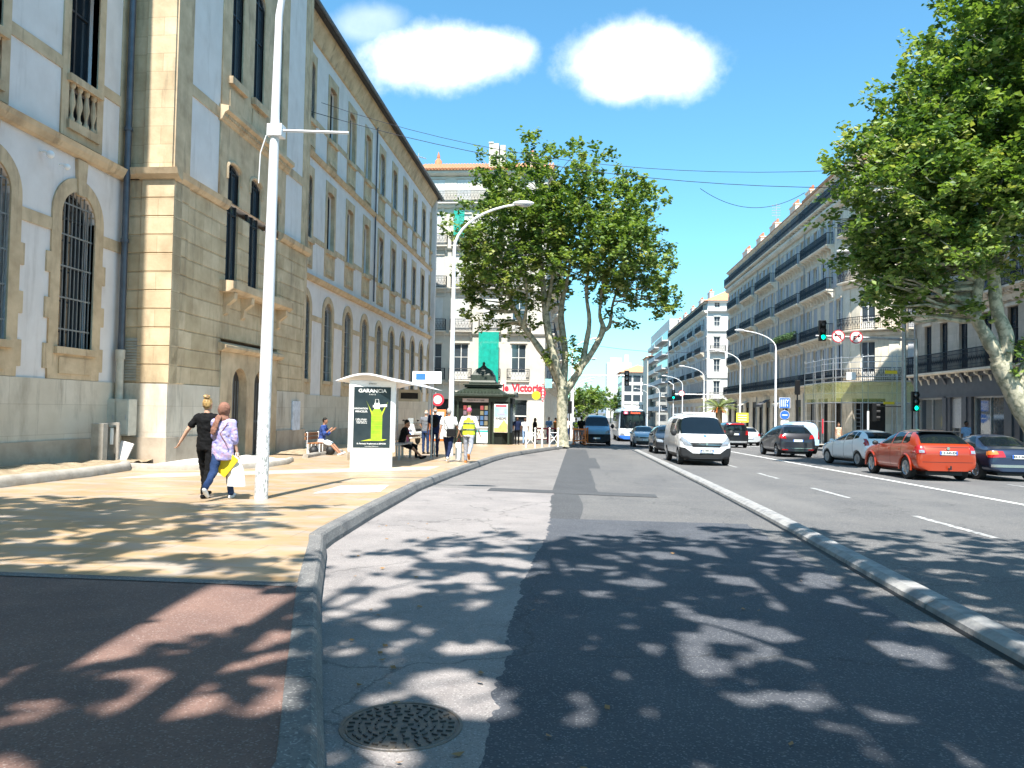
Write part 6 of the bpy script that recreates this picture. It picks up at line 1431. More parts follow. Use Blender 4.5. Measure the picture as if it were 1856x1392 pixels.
tree('plane_tree', 'leaning plane tree with peeling pale trunk at the right edge before the grey shopfront', 17.25, 29.4, sk, cl, 85000, .1, 9).scale = (1.131, 1.131, 1.131)
# trees just behind the camera whose crowns shade the foreground
def shade_tree(lab, x, y, h, r, seed, n=17000, s=.13, k=26, cut=None, dy=3.6):
    sk = [[(0, 0, 0, .42), (0, 0, 2, .34), (.1, 0, 4.2, .3)]]
    rg = random.Random(seed)
    for q in range(6):
        a = q*1.05+rg.random(); sk.append([(.1, 0, 4, .24), (math.cos(a)*r*.3, dy*.4+math.sin(a)*r*.3, 6.6, .18), (math.cos(a)*r*.55, dy+math.sin(a)*r*.55, h*.72, .1), (math.cos(a)*r*.6, dy+math.sin(a)*r*.6, h*.9, .04)])
    tree('plane_tree', lab, x, y, sk, lumps(0, dy, h*.7, r, r, h*.26, k, r*.36, seed, cut), n, s, seed+1, kill=True)
SHADE = [('plane tree just behind the viewpoint over the carriageway, shading the dark asphalt', 2.2, -3.2, 13.5, 4.6, 21), ('plane tree behind the viewpoint on the left pavement, shading the yellow paving', -7.4, -2.2, 14, 4.6, 22), ('plane tree behind the viewpoint near the right-hand lanes', 9.5, -1.8, 13, 5., 23), ('plane tree further behind the viewpoint, shading the near road', -1.3, -7., 14., 4.2, 24)]
for q in SHADE: shade_tree(*q)
# green trees far down the avenue (each its own crown)
small = None
rg = random.Random(77)
FT = [(1.5, 150, 8.5, 3.2), (2.5, 185, 10, 4), (3.0, 215, 10, 4), (6.5, 250, 11, 5), (11.5, 260, 12, 5.5), (2.0, 245, 11, 5), (16.5, 275, 12, 5.5), (8.5, 310, 13, 6), (22, 300, 12, 6)]
labs = ['small tree beside the far left lamps', 'second green tree along the far left lamps', 'third green tree in the far row', 'rounded light green tree at the end of the avenue', 'broad green tree below the distant tower block', 'darker tree at the left end of the distant group', 'green tree before the orange-roofed office block', 'tall tree at the back of the distant group', 'rearmost tree on the right of the distant group']
for i, ((x, y, h, r), lb_) in enumerate(zip(FT, labs)):
    tree('avenue_tree', lb_, x, y, [[(0, 0, 0, .3), (0, 0, h*.4, .22), (0, 0, h*.7, .1)]], lumps(0, 0, h*.62, r, r, h*.34, 9, r*.42, 100+i), 2200, .3, 60+i, 'trees at the end of the avenue', jit=2., tw=1)
# palm
pt = thing('palm_tree', 'short date palm with orange fruit stalks on the right pavement before the white corner house', 'palm', (16.6, 92, gz(92)+PV))
MB().tube([(0, 0, 0), (.05, 0, 1.6), (0, 0, 3.3)], [.42, .36, .4], 10).build('trunk', mat('palm_bark', (.2, .15, .09), .9, scale=8, bump=.5), pt, smooth=True)
rg = random.Random(4)
frond = mat('palm_frond', (.13, .2, .04), .6, scale=6, col2=(.22, .24, .06))
for k in range(26):
    a = k*2.4; e = R(75-70*(k/26)); L = 2.4+.5*rg.random(); mb = MB(); pts = []
    for i in range(9):
        t = i/8; dr = L*t; el = e-1.5*t*t; pts.append(Vector((math.cos(a)*dr*math.cos(e*.7)*1.0, math.sin(a)*dr*math.cos(e*.7), 3.3+dr*math.sin(e)-1.0*t*t*L*.45)))
    mb.tube(pts, [.03*(1-.8*i/8) for i in range(9)], 4)
    for i in range(1, 33):
        t = i/33*8; j = min(int(t), 7); p = pts[j].lerp(pts[j+1], t-j); d = (pts[j+1]-pts[j]).normalized(); sd = d.cross(Vector((0, 0, 1))).normalized(); l = .55*math.sin(math.pi*(.12+.85*i/33))
        for s_ in (-1, 1):
            q = p+sd*s_*l*.8+d*l*.5-Vector((0, 0, .25*l)); mb.add([p, p+d*.05, q], [(0, 1, 2)])
    mb.build('frond', frond, pt, merge=False)
mb = MB()
for k in range(6):
    a = k*1.05; mb.tube([(0, 0, 3.3), (math.cos(a)*.5, math.sin(a)*.5, 3.5), (math.cos(a)*.8, math.sin(a)*.8, 2.9)], [.05, .05, .1], 6)
mb.build('fruit_stalks', M['orange'], pt)
# ================================================================ LAMPS
def lampmesh(hp=8.3, arm=2.6, rise=1.7, r0=.115, sgn=1):
    mb = MB(); pts = [(0, 0, 0), (0, 0, 2.5), (0, 0, 5.2), (0, 0, hp)]; rs = [r0, r0*.9, r0*.75, r0*.55]
    for i in range(1, 10):
        t = i/9; a = t*R(78); pts.append((sgn*arm*(1-math.cos(a))/(1-math.cos(R(78)))*.92, 0, hp+rise*math.sin(a)/math.sin(R(78)))); rs.append(r0*(.52-.16*t))
    m = MB().tube(pts, rs, 12); e = pts[-1]
    h = MB(); h.ell((e[0]+sgn*.32, 0, e[2]+.05), (.42, .17, .1), 14, 8); h2 = MB().ell((e[0]+sgn*.36, 0, e[2]-.0), (.28, .13, .1), 12, 6)
    return m, h, h2
def lamp(label, x, y, sgn, group='street lamps along the avenue', mt='white_metal', hp=8.3, arm=2.6, rise=1.7, r0=.115, name='street_lamp', zoff=PV, bracket=None):
    t = thing(name, label, 'street lamp', (x, y, gz(y)+zoff), 0, group); a, b, c = lampmesh(hp, arm, rise, r0, sgn)
    a.build('pole', M[mt], t, smooth=40); b.build('lamp_head', M['white_metal'], t, smooth=True); c.build('lens', M['lamp_clear'], t, smooth=True)
    if bracket:
        MB().box(-.1, .15, -.1, .1, bracket-.1, bracket+.1).tube([(.1, 0, bracket), (.2, 0, bracket+.01), (1.25, 0, bracket-.03)], .025, 6).tube([(-.1, -.1, bracket-.1), (-.18, -.12, bracket-.4), (-.2, -.1, bracket-.9)], .012, 5).build('sign_bracket', M['white_metal'], t, bevel=.01)
    return t
lamp('near white street lamp with a scratched sticker-stained pole beside the two walking women', -5.09, 12.25, 1, None, 'pole_scratched', 8.0, 2.6, 1.7, .108, bracket=6.05).rotation_euler = (0, R(.55), 0)
lamp('white street lamp behind the bus shelter, its arm reaching over the plane tree', -4.82, 29.6, 1, hp=8.0, arm=2.55, rise=1.75)
lamp('first street lamp of the far left row, right of the plane tree trunk', -.45, 74, 1, hp=7.9, arm=2.1, rise=1.5)
lamp('second street lamp of the far left row behind the plane tree', -.4, 96, 1, hp=7.9, arm=2.3, rise=1.4)
for i, y in enumerate((160, 176, 194, 214, 238, 266)): lamp('white street lamp in the far left row, %s from the plane tree' % ['third', 'fourth', 'fifth', 'sixth', 'seventh', 'eighth'][i], -.35, y, 1, hp=8, arm=3.6, rise=2.6)
for y, lb_ in ((68, 'tall white street lamp left of the blue lane signs'), (86, 'second street lamp of the right row behind the yellow sign'), (110, 'third street lamp of the right row in front of the white corner house'), (132, 'fourth street lamp of the right row beside the white corner house'), (168, 'fifth street lamp of the right row near the bus'), (196, 'sixth and farthest street lamp of the right row')):
    lamp(lb_, 17.05 if y < 70 else 17.8, y, -1, hp=8.1, arm=3.0, rise=1.5)
# ================================================================ TRAFFIC SIGNALS AND SIGNS
M['lit_green'] = mat('signal_green', (.0, .5, .3), .4, emit=(.0, 1., .55), estr=2.2)
M['lens_off'] = mat('signal_lens_off', (.16, .16, .17), .2, coat=1.)
def signal(parent, loc, rz=0, facing=True, s=1.):
    mb = MB(); mb.box(-.16*s, .16*s, -.1, .12, 0, 1.0*s)
    for k in range(3):
        mb.tube([(0, -.1, (.17+.33*k)*s), (0, -.28, (.17+.33*k)*s)], .125*s, 14, cap=False)
    o = mb.build('signal_head', M['black'], parent, loc, rz, bevel=.02)
    for k, mm in enumerate(('lit_green' if facing else 'lens_off', 'lens_off', 'lens_off')):
        MB().lathe([(0, -.14), (.105*s, -.125), (.105*s, -.11)], (0, 0, (.17+.33*k)*s), 16, 'y').build('signal_lens', M[mm], o)
    return o
def disc(parent, name, loc, r, rim, face, rz=0, rimw=.16):
    o = MB().lathe([(0, -.012), (r, -.012), (r, .012), (0, .012)], (0, 0, 0), 28, 'y').build(name, M[rim], parent, loc, rz)
    MB().lathe([(0, -.004), (r*(1-rimw), -.004), (r*(1-rimw), .002), (0, .002)], (0, -.014, 0), 28, 'y').build('sign_face', M[face], o)
    return o
def bar(parent, name, a, b, w_, m, y=-.02):
    d = Vector((b[0]-a[0], b[1]-a[1])); n_ = Vector((-d.y, d.x)).normalized()*w_/2
    return MB().prism([(a[0]+n_.x, a[1]+n_.y), (b[0]+n_.x, b[1]+n_.y), (b[0]-n_.x, b[1]-n_.y), (a[0]-n_.x, a[1]-n_.y)], 'y', y-.004, y).build(name, M[m], parent)
def pz(y): return gz(y)+PV
g = thing('signal_gantry', 'grey traffic signal gantry with green light and two no-turning signs reaching over the lanes', 'traffic signal', (16.26, 38.6, pz(38.6)))
MB().tube([(0, 0, 0), (0, 0, 3), (0, 0, 5.7)], [.11, .1, .08], 10).tube([(0, 0, 5.62), (-2, 0, 5.72), (-4.7, 0, 5.8)], [.075, .06, .045], 8).build('mast', M['galv'], g, smooth=True)
signal(g, (-4.4, -.05, 5.55))
signal(g, (-.13, -.2, 2.2), s=.95)
d1 = disc(g, 'no_left_turn_sign', (-3.66, -.1, 5.78), .31, 'red', 'white'); bar(d1, 'sign_symbol', (.1, -.15), (.1, .06), .05, 'black'); bar(d1, 'sign_symbol', (.12, .04), (-.12, .04), .05, 'black'); bar(d1, 'sign_symbol', (-.19, .19), (.19, -.19), .045, 'red', -.026)
MB().prism([(-.2, .04), (-.1, .12), (-.1, -.04)], 'y', -.024, -.02).build('sign_symbol', M['black'], d1)
d1 = disc(g, 'no_right_turn_sign', (-2.82, -.1, 5.74), .31, 'red', 'white'); bar(d1, 'sign_symbol', (-.1, -.15), (-.1, .06), .05, 'black'); bar(d1, 'sign_symbol', (-.12, .04), (.12, .04), .05, 'black'); bar(d1, 'sign_symbol', (.19, .19), (-.19, -.19), .045, 'red', -.026)
MB().prism([(.2, .04), (.1, .12), (.1, -.04)], 'y', -.024, -.02).build('sign_symbol', M['black'], d1)
lamp('tall grey lamp column beside the signal gantry, its head in the leaves', 15.54, 38.2, -1, hp=8.4, arm=2.6, rise=1.4, mt='galv', r0=.13)
MB().box(-.9, -.1, -.03, .03, -.03, .03).box(-.12, .12, -.14, .14, -.1, .1).build('crossbar', M['white_metal'], link(bpy.data.objects.new('bracket_mount', None), None)) if False else None
t = thing('signal_gantry', 'distant overhead signal gantry reaching right from the far left lamps', 'traffic signal', (-.5, 78, pz(78)))
MB().tube([(0, 0, 0), (0, 0, 6.2)], .1, 8).tube([(0, 0, 6.1), (5.6, 0, 6.2)], .07, 6).build('mast', M['white_metal'], t); signal(t, (5.5, 0, 5.2), s=1.5, facing=False)
t = thing('traffic_signal', 'black traffic signal seen from behind on the pavement right of the plane tree trunk', 'traffic signal', (-.5, 62, pz(62)))
MB().tube([(0, 0, 0), (0, 0, 2.9)], .05, 6).build('post', M['black'], t); signal(t, (0, 0, 2.1), math.pi, False)
t = thing('signal_gantry', 'far green traffic signal with round red sign and white bar beside the white van', 'traffic signal', (11.47, 93, gz(93)))
MB().tube([(0, 0, 0), (0, 0, 5.6), (-.0, 0, 6.3), (-.6, 0, 6.7)], .06, 6).tube([(0, 0, 5.2), (5.6, 0, 5.2)], .06, 6).build('mast', M['white_metal'], t); signal(t, (0, -.1, 4.6), s=1.1); disc(t, 'round_sign', (.95, -.1, 5.3), .35, 'red', 'white')
t = thing('traffic_signal', 'black signal head seen from behind on a post left of the scaffolding', 'traffic signal', (16.65, 60, pz(60)))
MB().tube([(0, 0, 0), (0, 0, 4.6)], .06, 6).build('post', M['black'], t); signal(t, (0, 0, 3.8), math.pi, False, 1.1)
t = thing('traffic_signal', 'pair of black pedestrian signals on a white post in front of the scaffolding', 'traffic signal', (16.0, 44, pz(44)))
MB().tube([(0, 0, 0), (0, 0, 2.3)], .06, 6).build('post', M['white'], t); o = signal(t, (.35, 0, 1.75), R(70), False); MB().box(.3, 1.9, -.02, .02, 2.55, 2.6).build('arm', M['black'], t)
t = thing('lane_sign', 'blue and white lane sign above a round blue sign behind the grey people carrier', 'sign', (15.2, 58, gz(58)+.2))
MB().tube([(0, .06, 0), (0, .06, 3.4)], .04, 6).build('post', M['galv'], t)
o = MB().box(-.36, .36, -.02, .02, 2.72, 3.44).build('sign_panel', M['blue'], t); MB().box(-.39, .39, .0, .015, 2.69, 3.47).build('sign_border', M['white'], o)
for (a, b) in (((-.26, 2.8), (-.26, 3.34)), ((-.12, 2.8), (-.12, 3.34)), ((.02, 2.8), (.02, 3.34)), ((.2, 2.82), (.16, 3.0)), ((.16, 3.1), (.26, 3.34)), ((.1, 3.34), (.2, 3.2))): bar(o, 'lane_mark', a, b, .055, 'white', -.024)
d1 = disc(t, 'round_blue_sign', (0, -.01, 2.2), .34, 'white', 'blue', rimw=.06); bar(d1, 'arrow', (-.2, 0), (.2, 0), .07, 'white'); 
MB().box(-.28, .28, -.02, .02, 1.35, 1.8).build('lower_panel', M['white'], t)
t = thing('yellow_sign', 'yellow roadworks sign with red lettering lines above the parked cars by the right kerb', 'sign', (13.85, 66, gz(66)))
MB().tube([(0, .05, 0), (0, .05, 2.6)], .05, 6).build('post', M['galv'], t); o = MB().box(-.5, .5, -.02, .02, 1.85, 2.65).build('sign_panel', mat('sign_yellow', (.72, .62, .05), .5), t)
for z in (2.45, 2.25, 2.05): MB().box(-.36, .36, -.026, -.02, z-.025, z+.025).build('text_line', M['white'], o)
# overhead cables
def cable(name, label, a, b, sag, r=.014, n=24):
    a, b = Vector(a), Vector(b); pts = [a.lerp(b, i/n)-Vector((0, 0, sag*4*(i/n)*(1-i/n))) for i in range(n+1)]
    setp(MB().tube(pts, r, 5).build(name, M['rail']), label, 'cable', 'overhead cables')
cable('overhead_cable', 'dark cable across the avenue passing through both plane trees', (-12.3, 33, 14.7), (24, 30.2, 11.3), 2.2)
cable('overhead_cable', 'thin upper cable from the long stone building towards the plane tree', (-12.5, 36, 16.2), (24, 28.5, 12.6), 2.9, .012)
cable('overhead_cable', 'loop of slack cable hanging below the main cable over the road', (4.9, 31.7, 10.65), (9.0, 31.5, 10.4), .7, .012)
cable('overhead_cable', 'faint cable over the far end of the avenue', (0, 118, 12), (22, 112, 10.5), .8, .03)
# ================================================================ STREET FURNITURE
# --- bus shelter with advertising panel
sh = thing('bus_shelter', 'white bus shelter with wavy roof and lit advertising panel on the left pavement', 'bus shelter', (-5.62, 21.0, pz(21)), 0)
ad = thing('ad_panel', None, None, (0, 0, 0), R(10)); del_ = ad; ad.parent = sh; KIDS.setdefault(sh.name, []).append(ad)
bpy.data.objects.remove(ad)
A = R(12)
def shp(mb, name, m, loc=(0, 0, 0), rz=A, parent=sh, **k): return mb.build(name, m, parent, loc, rz, **k)
fr_ = shp(MB().box(-.64, .64, -.12, .12, .42, 2.4), 'panel_frame', M['white_metal'], bevel=.03)
shp(MB().box(-.57, .57, -.1, .1, 0, .42), 'panel_base', M['white_metal'], bevel=.01)
M['poster_dark'] = mat('poster_slate', (.016, .028, .034), .3, scale=3, col2=(.028, .042, .048), spec=.4)
M['lime'] = mat('bottle_lime', (.2, .4, .015), .4, scale=5, col2=(.34, .52, .03))
M['lime_y'] = mat('splash_yellow', (.5, .5, .04), .4, scale=9, col2=(.4, .55, .03))
po = shp(MB().box(-.5, .5, -.128, -.121, .55, 2.22), 'poster', M['poster_dark'])
def pt_(poly, m, d=-.131, nm='poster_shape'): return MB().prism(poly, 'y', d-.002, d).build(nm, M[m], po)
pt_([(.0, .75), (.26, .75), (.28, .8), (.28, 1.5), (.24, 1.58), (.2, 1.62), (.06, 1.62), (.02, 1.58), (-.02, 1.5), (-.02, .8)], 'lime')
for k in range(5): pt_([(-.01, .9+k*.13), (.27, .9+k*.13), (.27, .91+k*.13), (-.01, .91+k*.13)], 'lime_y', -.134, 'bottle_ring')
pt_([(.06, 1.62), (.2, 1.62), (.2, 1.78), (.06, 1.78)], 'white', -.134, 'bottle_cap')
pt_([(.02, 1.66), (.4, 1.68), (.4, 1.75), (.02, 1.72)], 'white', -.137, 'bottle_cap')
MB().tube([(.08, -.136, 1.78), (.09, -.136, 1.88), (.17, -.136, 1.88), (.18, -.136, 1.78)], .008, 4).build('bottle_loop', M['white'], po)
pt_([(-.0, 1.42), (-.1, 1.7), (-.17, 1.84), (-.07, 1.66), (.02, 1.5)], 'lime_y', -.133, 'splash'); pt_([(.27, 1.42), (.36, 1.66), (.43, 1.83), (.37, 1.72), (.26, 1.52)], 'lime_y', -.133, 'splash')
pt_([(-.3, .73), (-.02, .74), (.3, .74), (.42, .78), (.28, .79), (-.05, .79)], 'lime_y', -.130, 'splash')
def ptxt(s, size, x, z, b=.0, sx=1., m='white'): return text('poster_lettering', s, size, M[m], po, (x, -.136, z), bold=b, sx=sx, depth=.003)
ptxt('GARANCiA', .135, 0, 2.11, .003, 1.12); ptxt('P A R I S', .05, 0, 2.01)
ptxt('INNOVATION', .068, -.3, 1.62, .001, .85); ptxt('MINCEUR', .075, -.29, 1.54, .001)
ptxt('[ effet minceur\n  express et fer-\n  mete ultime ]', .05, -.29, 1.28, .001)
ptxt('En Pharmacie, Parapharmacie et SEPHORA', .055, 0, .66, .001, .82); ptxt('www.garancia-beauty.com', .035, 0, .59)
text('frame_lettering', 'JCDecaux', .05, M['seam'], sh, (.03, -.13, 2.31), A)
# roof : wave profile along x, running away from the camera
mb = MB(); prof = []
for i in range(15):
    t = i/14; x = -.95+1.78*t; z = 2.42+.11*math.sin((t-.12)*math.pi*1.5)+.02*t; prof.append((x, z))
up = [(x, z+.05-.035*abs(2*i/14-1)**3) for i, (x, z) in enumerate(prof)]
poly = prof+up[::-1]
mb = MB(); n = len(poly); vs = []; ys_ = [0-.35, 2, 4, 6.4]
for y in ys_: vs += [(x, y, z-.016*y*.6) for x, z in poly]
fs = [tuple(range(n))[::-1], tuple(range(3*n, 4*n))]
for j in range(3):
    for i in range(n): fs.append((j*n+i, j*n+(i+1) % n, (j+1)*n+(i+1) % n, (j+1)*n+i))
mb.add(vs, fs); mb.build('roof', M['white_metal'], sh, smooth=35)
for (x, y) in ((.5, 6.2), (-.75, 6.2), (-.75, 3.2)): MB().tube([(x, y, -.1), (x, y, 2.42)], .035, 8).build('post', M['galv'], sh)
M['clear_glass'] = mat('shelter_glass', (.5, .56, .58), .05, trans=.0); M['clear_glass'].node_tree.nodes['Principled BSDF'].inputs['Alpha'].default_value = .22
MB().box(-.78, -.76, .3, 6.1, .15, 2.15).build('back_pane', M['clear_glass'], sh)
o = MB().box(-.35, .4, 4.6, 4.7, 1.88, 2.28).build('display_case', mat('display_beige', (.4, .36, .28), .5), sh, bevel=.01)
MB().box(-.27, .32, 4.585, 4.598, 1.97, 2.17).build('display_screen', M['black'], o)
b = MB().box(-.55, -.1, 4.0, 6.0, .42, .47).build('seat', M['galv'], sh, bevel=.01)
for y in (4.15, 5.85): MB().box(-.5, -.42, y-.03, y+.03, -.1, .42).box(-.22, -.14, y-.03, y+.03, -.1, .42).build('seat_leg', M['galv'], sh)
o = MB().box(-.25, .8, 6.3, 6.36, 2.55, 2.98).build('stop_name_board', M['white'], sh, bevel=.005)
MB().box(-.12, .22, 6.285, 6.3, 2.68, 2.9).build('board_logo', M['blue'], o)
# --- bus stop pole and timetable board
st_ = thing('bus_stop_flag', 'round red and white bus stop disc on its post above an orange framed timetable', 'bus stop', (-5.33, 29.0, pz(29)))
MB().tube([(0, 0, 0), (0, 0, 2.4)], .035, 8).build('post', M['galv'], st_)
d1 = disc(st_, 'stop_disc', (.1, -.06, 2.12), .24, 'red', 'white', rimw=.34); text('disc_lettering', 'RTM', .1, M['red'], d1, (0, -.02, 0))
tb = MB().box(-.2, .42, -.05, .05, .55, 1.75).build('timetable_frame', M['orange'], st_, bevel=.02); MB().box(-.13, .35, -.06, -.05, .65, 1.66).build('timetable', M['white'], tb)
for k in range(9): MB().box(-.09, .31, -.064, -.06, .75+k*.095, .765+k*.095).build('text_line', M['shutter'], tb)
# --- bench
bn = thing('bench', 'wooden bench with white concrete supports against the building beyond the pavilion', 'bench', (-9.35, 27.7, pz(27.7)), R(-90))
for k in range(3): MB().box(-.8, .8, -.2+k*.14, -.09+k*.14, .42, .46).build('seat_slat', M['wood'], bn, bevel=.008)
for k in range(2): MB().box(-.8, .8, -.29, -.255, .56+k*.14, .67+k*.14).build('back_slat', M['wood'], bn, bevel=.008)
for x in (-.6, .6): MB().box(x-.05, x+.05, -.26, .22, 0, .42).box(x-.03, x+.03, -.3, -.24, .3, .84).build('support', M['white_metal'], bn, bevel=.02)
for i, (x, y, lb_) in enumerate(((-9.32, 27.0, 'black rounded bag under the near end of the bench'), (-8.95, 27.75, 'black rounded bag at the feet of the seated man'))):
    t = thing('bag', lb_, 'bag', (x, y, pz(27.5))); MB().ell((0, 0, .17), (.17, .2, .18), 14, 9).build('bag_body', M['plastic'], t, smooth=True); MB().tube([(-.08, 0, .3), (-.06, 0, .42), (.06, 0, .42), (.08, 0, .3)], .014, 5).build('handle', M['plastic'], t)
# --- newspaper kiosk
kz = pz(45.5); k_ = thing('newspaper_kiosk', 'dark green newspaper kiosk with tiered ornamental roof and magazine displays', 'kiosk', (-5.5, 45.0, kz))
MB().box(-1.72, 1.2, .12, 2.6, 0, 2.75).prism([(1.2, .12), (1.75, .5), (1.75, 2.4), (1.2, 2.6)], 'z', 0, 2.75).build('cabin', M['kiosk_dark'], k_)
for x in (-1.72, -1.5, .38, .62, 1.52): MB().box(x, x+.12, .0, .12, 0, 2.75).build('pilaster', M['kiosk'], k_, bevel=.01)
MB().box(-1.72, 1.64, -.02, .12, 2.5, 2.8).build('fascia', M['kiosk'], k_)
MB().box(-1.2, .3, .02, .1, .05, 1.0).build('counter', M['kiosk'], k_)
MB().box(-.28, .36, -.06, .1, .08, .98).box(-.3, .38, -.14, .1, .98, 1.03).build('white_counter', M['white'], k_); MB().box(-.28, .36, -.066, -.06, .72, .82).build('teal_band', mat('teal', (.02, .35, .33), .5), k_)
sg_ = MB().box(-1.15, .38, -.07, -.02, 2.46, 2.68).build('sign_strip', mat('sign_pale', (.55, .42, .38), .6), k_)
text('sign_lettering', 'PRESSE BILLETTERIE', .12, M['seam'], sg_, (-.38, -.075, 2.57), bold=.001)
rg = random.Random(2)
cols = [mat('magazine_%s' % c, v, .4) for c, v in (('pink', (.2, .13, .16)), ('blue', (.06, .13, .26)), ('cream', (.3, .29, .26)), ('red', (.3, .06, .06)), ('grey', (.16, .17, .2)), ('yellow', (.2, .17, .1)))]
for r_ in range(4):
    for c in range(6):
        if 2 <= c <= 3 and r_ > 1: continue
        x = -1.1+c*.25; MB().box(x, x+.19, -.0, .06, 1.12+r_*.3, 1.36+r_*.3).build('magazine', cols[rg.randrange(6)], k_)
ps = MB().box(.72, 1.52, -.04, .0, .72, 2.38).build('poster_panel', mat('poster_white', (.75, .74, .7), .3, coat=1.), k_)
MB().box(.74, 1.5, -.046, -.04, 1.62, 2.2).build('poster_sky', mat('poster_sky', (.2, .42, .75), .3, scale=3, col2=(.45, .6, .8)), ps)
MB().box(.74, 1.5, -.046, -.04, .74, 1.0).prism([(.98, 1.0), (1.3, 1.45), (1.5, 1.2), (1.5, 1.0)], 'y', -.046, -.04).build('poster_pyramid', mat('poster_sand', (.68, .42, .14), .4, scale=6), ps)
MB().box(.8, 1.44, -.05, -.046, 2.22, 2.32).build('poster_header', M['red'], ps)
text('poster_lettering', 'KHEOPS', .2, M['seam'], ps, (1.12, -.05, 1.52), bold=.002, sx=.85); text('poster_lettering', 'Pyramide', .12, M['red'], ps, (1.12, -.05, 1.8))
MB().prism([(1.2, .12), (1.75, .5), (1.76, .48), (1.21, .09)], 'z', .7, 2.4).build('side_glass', M['blue_glass'], k_)
MB().box(1.75, 1.77, .6, 2.3, .8, 2.35).build('side_glass', M['blue_glass'], k_)
MB().prism([(-1.95, -.3), (1.25, -.3), (1.92, .25), (1.92, 2.8), (-1.95, 2.8)], 'z', 2.8, 2.95).build('eave', M['kiosk'], k_, bevel=.02)
mb = MB()
for i in range(15):
    x = -1.9+i*.2; mb.prism([(x, 2.95), (x+.1, 3.13+.07*(i % 4 == 0)), (x+.2, 2.95)], 'y', -.28, -.24)
for i in range(13): mb.prism([(-.2+i*.22, 2.95), (-.1+i*.22, 3.12), (0+i*.22, 2.95)], 'x', 1.87, 1.91)
mb.build('roof_cresting', M['kiosk'], k_, merge=False)
MB().add([(-1.8, -.15, 2.95), (1.45, -.15, 2.95), (1.45, 2.7, 2.95), (-1.8, 2.7, 2.95), (-.95, .8, 3.35), (.75, .8, 3.35), (.75, 1.9, 3.35), (-.95, 1.9, 3.35)], [(0, 1, 5, 4), (1, 2, 6, 5), (2, 3, 7, 6), (3, 0, 4, 7), (4, 5, 6, 7)]).box(-1.15, .95, .6, 2.1, 3.35, 3.55).box(-.9, .7, .7, 2.0, 3.55, 3.68).box(-1.25, 1.05, .5, 2.2, 3.48, 3.55).build('roof', M['kiosk'], k_, bevel=.02)
mb = MB(); 
for (ra, za), (rb, zb_) in zip(((.84, 3.68), (.76, 3.78), (.7, 4.1), (.5, 4.42), (.2, 4.58)), ((.76, 3.78), (.7, 4.1), (.5, 4.42), (.2, 4.58), (.05, 4.75))): mb.add([(-.1+sx*ra*.95, 1.35+sy*ra*.75, za) for sx, sy in ((-1, -1), (1, -1), (1, 1), (-1, 1))]+[(-.1+sx*rb*.95, 1.35+sy*rb*.75, zb_) for sx, sy in ((-1, -1), (1, -1), (1, 1), (-1, 1))], [(0, 1, 5, 4), (1, 2, 6, 5), (2, 3, 7, 6), (3, 0, 4, 7)])
mb.ell((-.1, 1.35, 4.8), (.09, .09, .12)).build('dome', M['kiosk'], k_)
# --- white barriers, posts, roadworks barriers
def xbar(label, x, y):
    t = thing('pavement_barrier', label, 'barrier', (x, y, pz(y)), R(20), 'white crossed barriers on the kerb corner')
    for s in (0, .5): MB().tube([(s, 0, 0), (s, 0, .98)], .04, 8).ell((s, 0, 1.0), (.06, .06, .06)).build('post', M['white'], t)
    MB().tube([(0, 0, .15), (.5, 0, .75)], .02, 5).tube([(.5, 0, .15), (0, 0, .75)], .02, 5).tube([(0, 0, .78), (.5, 0, .78)], .02, 5).build('rails', M['white'], t)
xbar('white crossed barrier in front of the two boys', -2.6, 40.5); xbar('white crossed barrier beside the plane tree trunk', -1.45, 43.0)
t = thing('tobacconist_sign', 'red diamond tobacconist sign on a slim white post left of the plane tree', 'sign', (-1.85, 42.6, pz(42.6)))
MB().tube([(0, 0, 0), (0, 0, 2.6)], .05, 8).build('post', M['white'], t)
MB().prism([(-.14, 2.95), (0, 3.55), (.18, 2.95), (0, 2.4)], 'y', -.05, .05).build('diamond', M['red'], t); 
for i, c in enumerate('TABAC'): text('sign_lettering', c, .19, M['white'], t, (.01, -.06, 3.3-.17*i), bold=.004)
MB().lathe([(0, -.04), (.24, -.04), (.24, .04), (0, .04)], (-.36, 0, 2.82), 18, 'y').build('round_panel', M['yellow'], t); MB().box(.12, .5, -.04, .04, 3.25, 3.75).build('teal_panel', mat('pharmacy_teal', (.3, .6, .58), .4), t)
def works(label, x, y, rz, w_=1.3, col='orange'):
    t = thing('roadworks_barrier', label, 'barrier', (x, y, pz(y)), rz, 'roadworks barriers beyond the plane tree')
    for s in (0, w_): MB().box(s-.035, s+.035, -.035, .035, 0, 1.05).box(s-.1, s+.1, -.15, .15, 0, .05).build('upright', M[col], t)
    MB().box(0, w_, -.02, .02, .9, 1.0).box(0, w_, -.02, .02, .2, .28).build('board', M[col], t)
    mb = MB(); 
    for k in range(7): mb.obox((w_*(k+.5)/7, 0, .58), (.025, .025, .5), (0, R(25 if k % 2 else -25), 0))
    mb.build('mesh_bars', M[col], t)
works('orange roadworks barrier directly right of the plane tree trunk', -.15, 49, R(5), .75); works('second orange roadworks barrier behind the first one', .35, 52, R(60), .9)
works('red roadworks barrier left of the plane tree by the cafe', -2.6, 50, R(-10), .9, 'red'); works('red and pale barrier between the sign post and the tree trunk', -1.9, 53, 0, 1.2, 'red')
